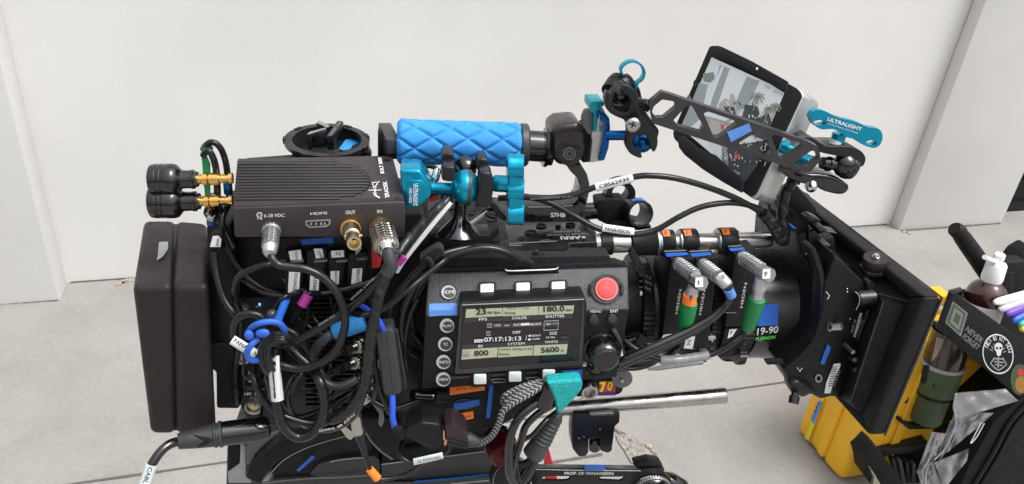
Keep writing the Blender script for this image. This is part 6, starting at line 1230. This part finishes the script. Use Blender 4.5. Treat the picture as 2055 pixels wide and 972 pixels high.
# accessory rod and ring holder further back
rh = thing('ring_holder', 'pair of black clamp rings on a black tube between handle and lens', 'holder', (1270, 470, 50))
k5 = lambda p: K(1180, 380, 5.4, p)
m = MB(); m.cyl((1172, 424, 60), (1225, 422, 60), [(0, 17), (1, 17)], 'black_gloss', 36); m.build('tube', rh)
m = MB(); f_ = rig(58); m.plate(f_, rnd(k5([(185, 120), (195, 40), (240, -40), (300, -75), (380, -95), (460, -60), (510, 0), (518, 60), (500, 110), (420, 110), (400, 190), (350, 230), (330, 270), (310, 265), (240, 170)]), 4), [ell(*k5([(350, 40)])[0], 16, 15, 28)], -16, 0, 'black_metal'); m.build('rear_ring', rh)
m = MB(); m.prism(rig(50), k5([(100, 130), (200, 115), (390, 115), (400, 200), (340, 400), (210, 385), (110, 340), (90, 150)]), -22, 0, 'black_soft', 3)
m.prism(rig(44), k5([(250, 360), (400, 340), (690, 400), (690, 430), (560, 450), (250, 440)]), -24, 0, 'black', 2); m.build('mounting_block', rh)
m = MB(); A, B = P(1263, 420, 62), P(1286, 430, 30); r = 27*dep(B)/F; m.lathe(A, B, [(0, r*.86), (0, r*1.0), (.2, r*1.03), (1, r*1.0), (1, r*.86), (.0, r*.84)], 'black_metal', 48, caps=False); ob = m.build('front_ring', rh)
nn = ((ZR*.8-YR*.5)).normalized(); f_ = Fr(A.lerp(B, .55)+nn*(r*1.04), nn); m = MB(); m.prism(f_, [(x, y-5) for x, y in k5([(463, 138), (568, 112), (628, 150), (510, 182)])], -1.5, .5, 'blue_tape', .2, 1); m.build('tape_strip', ob)
# motors
def motor(front, top_, blue, txt, lbl, lab):
    t_ = thing('lens_motor', lab, 'motor', (front[3][0], front[3][1], -10), 'lens control motors on the rod')
    b = MB(); b.prism(rig(-14), front, -58, 0, 'black', 1.6, 2)
    x0, y0 = front[0]; x3, y3 = front[3]
    for i in range(10):
        q = rig(-13+5+i*4.5)
        dx = (x3-x0); b.prism(q, [(x0-1.5-i*.1, y0+14), (x0+.5, y0+14), (x3+.5, y3-16), (x3-1.5, y3-16)], -1.6, 0, 'black_metal')
    b.build('housing', t_)
    f_ = rig(-14)
    b = MB(); w0 = (front[1][0]-x0)
    for i in range(7): b.sheet(f_, ell(x3+4+i*w0*.07-2, y3-30 if len(front) == 4 else 655, 1.0, n=6), .4, 'grey_print')
    b.text(f_, 'HEDÉN', *txt, 5, 'print', up=(-1, .05), lift=.5, bold=.0); b.build('lettering', t_)
    b = MB(); tf = Fr(P(x0, y0, -14), ZR); b.sheet(tf, blue, .5, 'blue_tape'); b.sheet(tf, [(x-1, y-4.5) for x, y in blue[:2]]+[(x-1, y-3.2) for x, y in blue[:2]][::-1], .5, 'grey_print'); b.build('tape_strip', t_)
    if lbl:
        b = MB(); b.sheet(rig(-15), lbl[0], .5, 'paper'); b.text(rig(-16), lbl[1], *lbl[2], 9, 'ink', up=(.1, -1)); b.build('label_sticker', t_)
    return t_
q = lambda p: K(1180, 440, 3.241, p)
m1 = motor([(1347, 521), (1394, 519), (1372, 706), (1325, 708)], None, q([(500, 222), (640, 215), (655, 232), (515, 245)]), [(1360, 630), (1368, 581)], None, 'left lens motor with the plug labelled I')
m2 = motor([(1396, 521), (1441, 518), (1419, 728), (1372, 730)], None, q([(662, 222), (790, 215), (806, 232), (680, 246)]), [(1407, 632), (1416, 582)], (q([(640, 768), (697, 765), (680, 845), (622, 840)]), 'Z', q([(642, 818), (670, 816)])), 'middle lens motor with the plug bent forward')
m3 = motor([(1475, 511), (1522, 506), (1499, 656), (1455, 658)], None, q([(915, 190), (1058, 180), (1068, 195), (930, 208)]), [(1490, 618), (1499, 568)], None, 'right lens motor with the plug labelled F')
m = MB(); m.prism(rig(-10), [(1455, 660), (1500, 657), (1490, 706), (1468, 718), (1442, 718)], -50, 0, 'black', 2); m.sheet(rig(-10), q([(920, 718), (970, 714), (940, 762), (908, 778)]), .6, 'paper'); m.text(rig(-11), 'F', *q([(930, 752), (944, 750)]), 7, 'ink'); m.build('gear_housing', m3)
m = MB(); m.prism(rig(-15), q([(490, 756), (548, 750), (540, 772), (482, 780)]), -.5, .4, 'paper'); m.text(rig(-15.8), 'I', *q([(505, 776), (510, 776)]), 6, 'ink'); m.build('label_sticker', m1)
def gear(par, x, y, r, w0=14, d=-2):
    b = MB(); b.cyl((x, y, d), (x+w0, y-.5, d), [(0, r*.6), (0, r), (1, r), (1, r*.5)], 'black_metal', 44, .10); b.build('gear', par)
gear(m2, 1394, 700, 26); gear(m3, 1476, 706, 24); gear(m1, 1290, 680, 30, 14, 8)
m = MB(); m.cyl((1404, 676, 10), (1440, 676, 6), [(0, 20), (.5, 22), (.5, 26), (.8, 26), (1, 20), (1, 0)], 'black_metal', 30); m.cyl((1422, 678, -22), (1436, 677, -24), [(0, 5), (.4, 5), (.4, 9), (.6, 9), (.6, 4), (1, 4), (1, 0)], 'chrome', 20); tag(m.build('drive_pin'), 'chrome cross-shaped pin on a black boss between the right two motors', 'pin')
m = MB(); m.cyl((1250, 700, -6), (1290, 690, -6), [(0, 26), (1, 26)], 'black', 30, .06); A = P(1287, 681, -24); m.lathe(A, A-YR*.004, [(0, .006), (1, .006), (1, 0)], 'black_metal', 20); tag(m.build('focus_gear'), 'dark toothed gear between the dial and the left motor', 'gear')
# plugs with green boots
def knplug(mb, A, B, r):
    mb.cyl(A, B, [(0, r*1.12), (.12, r*1.12), (.13, r*.9), (1, r*.95)], 'silver', 28)
    for i in range(6):
        t0 = .18+i*.13; a = tuple(A[j]+(B[j]-A[j])*t0 for j in range(3)); b = tuple(A[j]+(B[j]-A[j])*(t0+.08) for j in range(3)); mb.cyl(a, b, [(0, r*1.02), (.2, r*1.10), (.8, r*1.10), (1, r*1.02)], 'silver', 22, .09)
def elbow(name, lab, A, B, cap_, dn, boot, cab_, letter, extra=None, r=13):
    t_ = cabp(name, lab, cab_, 6.5, 'rubber_cable'); b = MB(); knplug(b, A, B, r)
    C0 = P(*cap_); rr = 15.5*dep(C0)/F; nn = (-YR*.9+XR*.35+ZR*.1).normalized(); b.lathe(C0+nn*-.010, C0+nn*.006, [(0, rr*.9), (.3, rr*1.05), (.85, rr*1.05), (1, rr*.9), (1, 0)], 'silver', 8)
    b.cyl((cap_[0]-10, cap_[1]+6, cap_[2]+4), dn, [(0, 11.5), (.4, 12.5), (.45, 13.5), (.6, 13.5), (.65, 12), (1, 12)], 'aluminium', 26); pl_ = b.build('elbow_plug', t_)
    b = MB(); f_ = Fr(C0+nn*.0064, nn); x, y = cap_[:2]; b.sheet(f_, rnd([(x-7, y-9), (x+8, y-10), (x+8, y+9), (x-8, y+10)], 2), .3, 'paper'); b.text(f_, letter, (x-(1 if letter == 'I' else 3), y+5), (x+(1.2 if letter == 'I' else 4), y+4.6), 9, 'ink', lift=.6, bold=.01); b.build('label_sticker', pl_)
    b = MB(); b.cyl(dn, boot, [(0, 13), (.02, 15.5), (.1, 16.5), (.5, 15.5), (.95, 12.5), (1, 11)], 'green', 30, .03); b.build('green_boot', t_)
    return t_
e1 = elbow('motor_cable', 'motor cable with a green boot and orange band on the left motor', (1362, 530, -22), (1396, 556, -66), (1403, 567, -72), (1384, 606, -66), (1372, 668, -58), [(1372, 664, -58), (1364, 690, -52), (1345, 712, -44), (1310, 724, -40), (1262, 730, -44), (1236, 734, -48)], 'I')
m = MB(); m.cyl((1385, 592, -68), (1383, 607, -67), [(0, 14), (1, 14.2)], 'orange', 26); m.text(rig(-82), 'P', (1384.5, 604), (1391, 603), 10, 'ink', bold=.04); m.build('orange_band', e1)
e3 = elbow('motor_cable', 'motor cable with a green boot sweeping down from the right motor in a grey sleeve', (1491, 518, -22), (1530, 543, -66), (1538, 550, -72), (1520, 598, -66), (1500, 662, -58), [(1501, 656, -58), (1490, 672, -58), (1470, 688, -60), (1448, 702, -60), (1421, 713, -60), (1374, 721, -60), (1330, 722, -58), (1300, 714, -54), (1271, 698, -48), (1253, 684, -40)], 'F')
m = MB(); m.cable([(1422, 712, -60), (1400, 717, -60), (1374, 721, -60), (1350, 723, -60), (1325, 722, -58)], 9.8, 'clear_sleeve'); m.build('grey_sleeve', e3)
t = cabp('motor_cable', 'glossy black motor cable with a blue band on the middle motor', [(1460, 576, -68), (1466, 590, -66), (1458, 610, -64), (1440, 628, -64), (1415, 645, -66), (1374, 668, -70), (1330, 688, -74), (1290, 706, -76), (1240, 728, -72)], 8.5, 'gloss_cable')
m = MB(); m.cable([(1464, 600, -60), (1450, 622, -62), (1425, 645, -62), (1380, 674, -66), (1330, 698, -70), (1280, 720, -70), (1240, 738, -68)], 6, 'gloss_cable'); m.build('second_strand', t)
m = MB(); knplug(m, (1411, 532, -22), (1442, 556, -56), 12.5); m.cyl((1441, 555, -55), (1463, 576, -66), [(0, 13.5), (.1, 14), (.8, 13), (.95, 11), (1, 9), (1, 0)], 'aluminium', 28); pg = m.build('plug', t)
m = MB(); m.prism(rig(-76), [(1444, 553), (1453, 548), (1460, 557), (1450, 564)], -2, 0, 'paper', .3); m.text(rig(-77), 'Z', (1449, 560), (1456, 556), 6, 'ink'); m.build('label_sticker', pg)
m = MB(); m.cyl((1461, 580, -68), (1468, 594, -66), [(0, 10), (1, 10)], 'pale_blue_tape', 22); m.build('blue_band', t)
cab('low_cable', 'black cable hugging the underside of the motors toward the control panel', [(1320, 724, -30), (1300, 734, -40), (1270, 740, -46), (1236, 736, -46)], 5)
m = MB(); m.cyl((1300, 742, -20), (1410, 727, -20), [(0, 2), (.2, 5), (1, 5)], 'clear_sleeve', 14); tag(m.build('grey_sleeve_end'), 'thin grey sleeve end under the motor cables', 'cable')
# ============================================================ matte box
mx = thing('matte_box', 'large black matte box with flared hood on the front of the lens', 'matte box', (1700, 830, 60))
def Q(x, y, d): return P(x, y, d)
NT, NB, FT = Q(1892, 597, -95), Q(1777, 874, -95), Q(1592, 370, 195); FB = NB+(FT-NT)
nrm = (NT-FT).cross(NB-NT).normalized()
if nrm.dot(XR) < 0: nrm = -nrm
m = MB()
def inner(s_): c_ = (NT+NB+FT+FB)/4; return [c_+(p-c_)*s_ for p in (NT, NB, FB, FT)]
th = .022
def rim(corners, c2, thick, mt, bev):
    # a frame: four bars
    for i in range(4):
        a, b = corners[i], corners[(i+1) % 4]; ai, bi = c2[i], c2[(i+1) % 4]
        m.hexa([a, b, bi, ai], [p-nrm*thick for p in (a, b, bi, ai)], mt, bev, 3)
rim([NT, NB, FB, FT], inner(.86), .022, 'black_soft', 4); m.build('hood_rim', mx)
m = MB(); lipo = [c-nrm*.003 for c in (NT, NB, FB, FT)]
back = [Q(1762, 590, -45), Q(1690, 800, -45), None, Q(1610, 455, 150)]; back[2] = back[1]+(back[3]-back[0])
mid = [p-nrm*.020 for p in inner(.90)]
mid = [Q(1850, 613, -80), Q(1744, 852, -80), None, Q(1600, 405, 180)]; mid[2] = mid[1]+(mid[3]-mid[0])
FA, FB_ = Q(1772, 608, -68), Q(1707, 806, -68)
for i in range(4):
    a, b = mid[i], mid[(i+1) % 4]; c_, d = back[(i+1) % 4], back[i]
    cen = sum((x for x in mid), V((0, 0, 0)))/4; off = lambda p: p+(cen-p).normalized()*.005
    if i == 0:
        m.hexa([a, b, FB_, FA], [off(a), off(b), off(FB_), off(FA)], 'black_soft', .8); m.hexa([FA, FB_, c_, d], [off(FA), off(FB_), off(c_), off(d)], 'black_soft', .8)
    elif i == 3:
        m.hexa([a, b, c_, d], [off(a), off(b), off(c_), off(d)], 'velcro', .8); h_ = (mid[0]+back[0])/2+XR*0
        m.hexa([back[0], FA, mid[0], h_], [off(x_) for x_ in (back[0], FA, mid[0], h_)], 'black_soft'); h_ = (mid[1]+back[1])/2
        m.hexa([back[1], FB_, mid[1], h_], [off(x_) for x_ in (back[1], FB_, mid[1], h_)], 'black_soft')
    else: m.hexa([a, b, c_, d], [off(a), off(b), off(c_), off(d)], 'velcro' if i == 3 else 'black_soft', .8)
    m.hexa([a, b, inner(.92)[(i+1) % 4]-nrm*.018, inner(.92)[i]-nrm*.018], [off(a), off(b), inner(.86)[(i+1) % 4]-nrm*.018, inner(.86)[i]-nrm*.018], 'black_soft')
m.build('hood', mx)
m = MB(); e_ = lambda a, b, w_, mt: m.tubew([a, a.lerp(b, .5), b], [w_, w_*1.3, w_], mt, 8)  # paler tubes on the hood edges: wear, with ridge highlights painted in
mat('worn_highlight_black', (.03, .03, .033), .6, var=.5, vs=60)
e_(mid[0], mid[1], .0011, 'worn_highlight_black'); e_(mid[0], back[0], .0012, 'worn_highlight_black')
e_(FA, FB_, .0010, 'worn_highlight_black'); e_(NT-nrm*.001, NB-nrm*.001, .0012, 'worn_highlight_black'); e_(NT-nrm*.001, FT-nrm*.001, .0008, 'worn_highlight_black'); m.build('worn_highlight_edge', mx)
# filter stage
m = MB(); m.prism(rig(-42), [(1656, 566), (1676, 512), (1740, 572), (1763, 588), (1758, 612), (1690, 800), (1668, 797), (1648, 803), (1628, 792), (1610, 800), (1590, 780), (1572, 742), (1604, 716), (1634, 680), (1648, 630)], -190, 0, 'black', 3, 2)
m.build('filter_stage', mx)
m = MB(); m.prism(rig(-46), [(1752, 612), (1760, 596), (1757, 572), (1745, 562), (1738, 566), (1744, 590)], -8, 0, 'black_metal', 1.5); m.cyl((1720, 600, -50), (1752, 597, -50), [(0, 17), (1, 16)], 'black_metal', 30); m.cable([(1716, 586, -62), (1723, 592, -63), (1725, 606, -63), (1718, 622, -62)], .8, 'grey_print')
for x, y in ((1700, 580), (1706, 640), (1700, 586)): m.ball((x, y, -48), 2, 'steel', n=8, k=6)
m.build('hinge_barrel', mx)
m = MB(); q6 = lambda p: K(1560, 520, 2.559, p); fm_ = rig(-43)
m.text(fm_, 'PROP. OF', *q6([(386, 378), (406, 312)]), 4, 'grey_print', up=(-.95, -.25), bold=.01); m.text(fm_, 'PANAVISION', *q6([(402, 402), (436, 280)]), 5.2, 'print', up=(-.95, -.25), bold=.03); m.text(fm_, 'LMB0253', *q6([(412, 375), (440, 312)]), 4, 'grey_print', up=(-.95, -.25)); m.text(fm_, '3 STAGE FILTER GUIDE', *q6([(414, 415), (470, 265)]), 2.8, 'grey_print', up=(-.95, -.25)); m.build('lettering', mx)
m = MB(); m.sheet(fm_, q6([(290, 540), (323, 535), (325, 548), (300, 600), (272, 690), (242, 690), (250, 640)]), .6, 'paper')
for i in range(9): m.sheet(fm_, q6([(262+i*2.2, 655-i*12), (292+i*1.9, 650-i*12), (293+i*1.9, 646-i*12+(i % 3)), (263+i*2.2, 651-i*12)]), 1.0, 'ink')
m.text(fm_, 'ARRI', *q6([(295, 655), (325, 575)]), 5, 'grey_print', up=(-.9, -.3)); m.build('barcode_label', mx)
m = MB(); m.sheet(fm_, q6([(257, 437), (276, 455), (240, 545), (220, 537)]), .7, 'blue_tape'); m.build('tape_strip', mx)
m = MB()
for p, d in (([(250, 168), (268, 188), (258, 208)], 1.2), ([(103, 558), (116, 578), (128, 560)], 1.2)): m.sheet(rig(-60 if p[0][1] < 300 else -43), stroke(q6(p), d), .6, 'print')
m.build('index_mark', mx)
m = MB(); m.cyl((1664, 657, -44), (1689, 655, -52), [(0, 9), (.2, 9), (.22, 8), (1, 8), (1, 5)], 'silver', 26); m.prism(rig(-58), ell(1666, 657, 4, 6), -1, 0, 'black', .3)
m.build('lock_pin', mx)
for (a, b) in (((1694, 690), (1711, 706)), ((1702, 715), (1715, 722)), ((1708, 736), (1718, 742))):
    m = MB()
    m.cyl((*a, -46), (*b, -56), [(0, 5), (1, 5.2)], 'black_metal', 18); m.cyl((*b, -56), (b[0]+1, b[1]+.6, -57), [(0, 5), (1, 4.6), (1, 3)], 'silver', 18); m.build('lock_pin', mx)
m = MB(); m.plate(fm_, ell(1643, 760, 7, 8), [ell(1643, 760, 4.5, 5.5)], 0, 2, 'silver'); m.build('lock_pin', mx)
m = MB(); m.cyl((1596, 788, -50), (1592, 810, -56), [(0, 8), (.3, 8), (.32, 11), (1, 10), (1, 0)], 'black_gloss', 22); m.prism(rig(-48), [(1585, 770), (1603, 765), (1628, 778), (1640, 790), (1610, 796), (1588, 790)], -20, 0, 'black_metal', 3); m.build('clamp_knob', mx)
m = MB(); m.prism(rig(-40), stroke([tuple(p) for p in crom([V(p) for p in [(1632, 500), (1649, 550), (1653, 610), (1643, 662), (1620, 712), (1602, 760)]], 5)], 11), -22, 0, 'black_metal', 1.5); m.prism(rig(-38), [(1534, 724), (1572, 722), (1574, 732), (1540, 733)], -5, 0, 'black', 1); m.build('side_arm', mx)
# lens-side collar of the matte box: curved bracket round the front ring
m = MB(); m.cyl(AX(1620), AX(1638), [(0, 118), (0, 134), (.3, 136), (.9, 136), (1, 130), (1, 110)], 'black_metal', 72, ); m.build('collar', mx)
TS = top(1640, 480, 20)
m = MB(); m.prism(rig(10), rnd([(1598, 470), (1604, 436), (1640, 470), (1690, 520), (1732, 560), (1722, 588), (1672, 562), (1636, 512)], 4), -120, 0, 'black_soft', 3, 2); 
m.prism(rig(100), rnd([(1540, 408), (1600, 372), (1640, 420), (1620, 470), (1560, 470)], 4), -20, 0, 'black', 3); m.build('top_bracket', mx)
m = MB()
k6 = lambda p: K(1540, 340, 4.42, p)
for p, d, mt in (([(350, 440), (400, 420), (480, 455), (470, 470), (360, 470)], 0, 'black_metal'), ([(425, 500), (460, 480), (540, 545), (470, 560)], -4, 'dark_grey'), ([(515, 548), (620, 565), (618, 575), (520, 562)], -6, 'dark_grey'), ([(460, 660), (560, 668), (562, 690), (462, 685)], -6, 'dark_grey'), ([(365, 560), (420, 545), (470, 600), (480, 690), (420, 740), (370, 680)], 0, 'black_metal'), ([(380, 742), (420, 745), (418, 756), (382, 754)], -6, 'mid_grey'), ([(600, 770), (800, 910), (780, 940), (600, 800)], -2, 'black_metal'), ([(330, 810), (400, 790), (440, 900), (460, 970), (400, 972)], -2, 'black_metal'), ([(470, 640), (590, 600), (610, 700), (500, 740)], 6, 'black'), ([(280, 600), (340, 560), (390, 800), (340, 810)], 2, 'black')):
    m.prism(rig(d), k6(p), -16, 0, mt, 1)
for x, y in k6([(322, 640), (690, 882), (345, 752)]): m.ball((x, y, -6), 1.8, 'steel', n=10, k=8)
for x, y, rx_, ry_ in ((565, 735, 4, 3), (520, 735, 2.5, 2.5)): xx, yy = k6([(x, y)])[0]; m.prism(rig(4), ell(xx, yy, rx_, ry_), -2, .6, 'ink')
m.build('latch_hardware', mx)
m = MB(); f_ = rig(-4); m.sheet(f_, k6([(180, 475), (215, 490), (262, 528), (225, 520)]), 1, 'blue_tape'); m.sheet(f_, k6([(590, 870), (620, 880), (710, 962), (680, 960)]), 5, 'blue_tape'); m.text(f_, '4x5.65', (1701, 552), (1722, 568), 6, 'print', lift=6, bold=.03); m.build('tape_strip', mx)
for lab_, x, y, d, r in (('upper', 1603, 394, 120, 21.5), ('lower', 1758, 517, 10, 24.5)):
    up3 = (mid[3]-mid[0]).cross(back[0]-mid[0]).normalized(); up3 = up3 if up3.dot(ZR) > 0 else -up3
    m = MB(); C0 = Fr(mid[0], up3).p(x, y, 30); R_ = r*dep(C0)/F; up3 = (up3*.6+ZR*.5-YR*.1).normalized()
    m.lathe(C0-up3*.011, C0+up3*.0, [(0, R_*.97), (.1, R_), (.85, R_), (1, R_*.93), (1, 0)], 'plum_metal', 80, .03)
    m.lathe(C0, C0+up3*.004, [(0, R_*.30), (.4, R_*.30), (.4, R_*.24), (1, R_*.2), (1, R_*.1)], 'chrome', 20)
    a = up3*.013; br = [C0+XR*(R_*s0)-YR*(R_*s1)-a for s0, s1 in ((-1.1, .8), (.2, 1.15), (1.05, .1), (.6, -1.0), (-.9, -.9))]
    bm_ = bmesh.new(); v1 = [bm_.verts.new(p) for p in br]; v2 = [bm_.verts.new(p-up3*.007) for p in br]; bm_.faces.new(v1); bm_.faces.new(v2[::-1])
    for i in range(5): bm_.faces.new((v1[i], v2[i], v2[(i+1) % 5], v1[(i+1) % 5]))
    m.addbm(bm_, 'plum_metal', 2, 2); m.build('knurled_knob', mx)
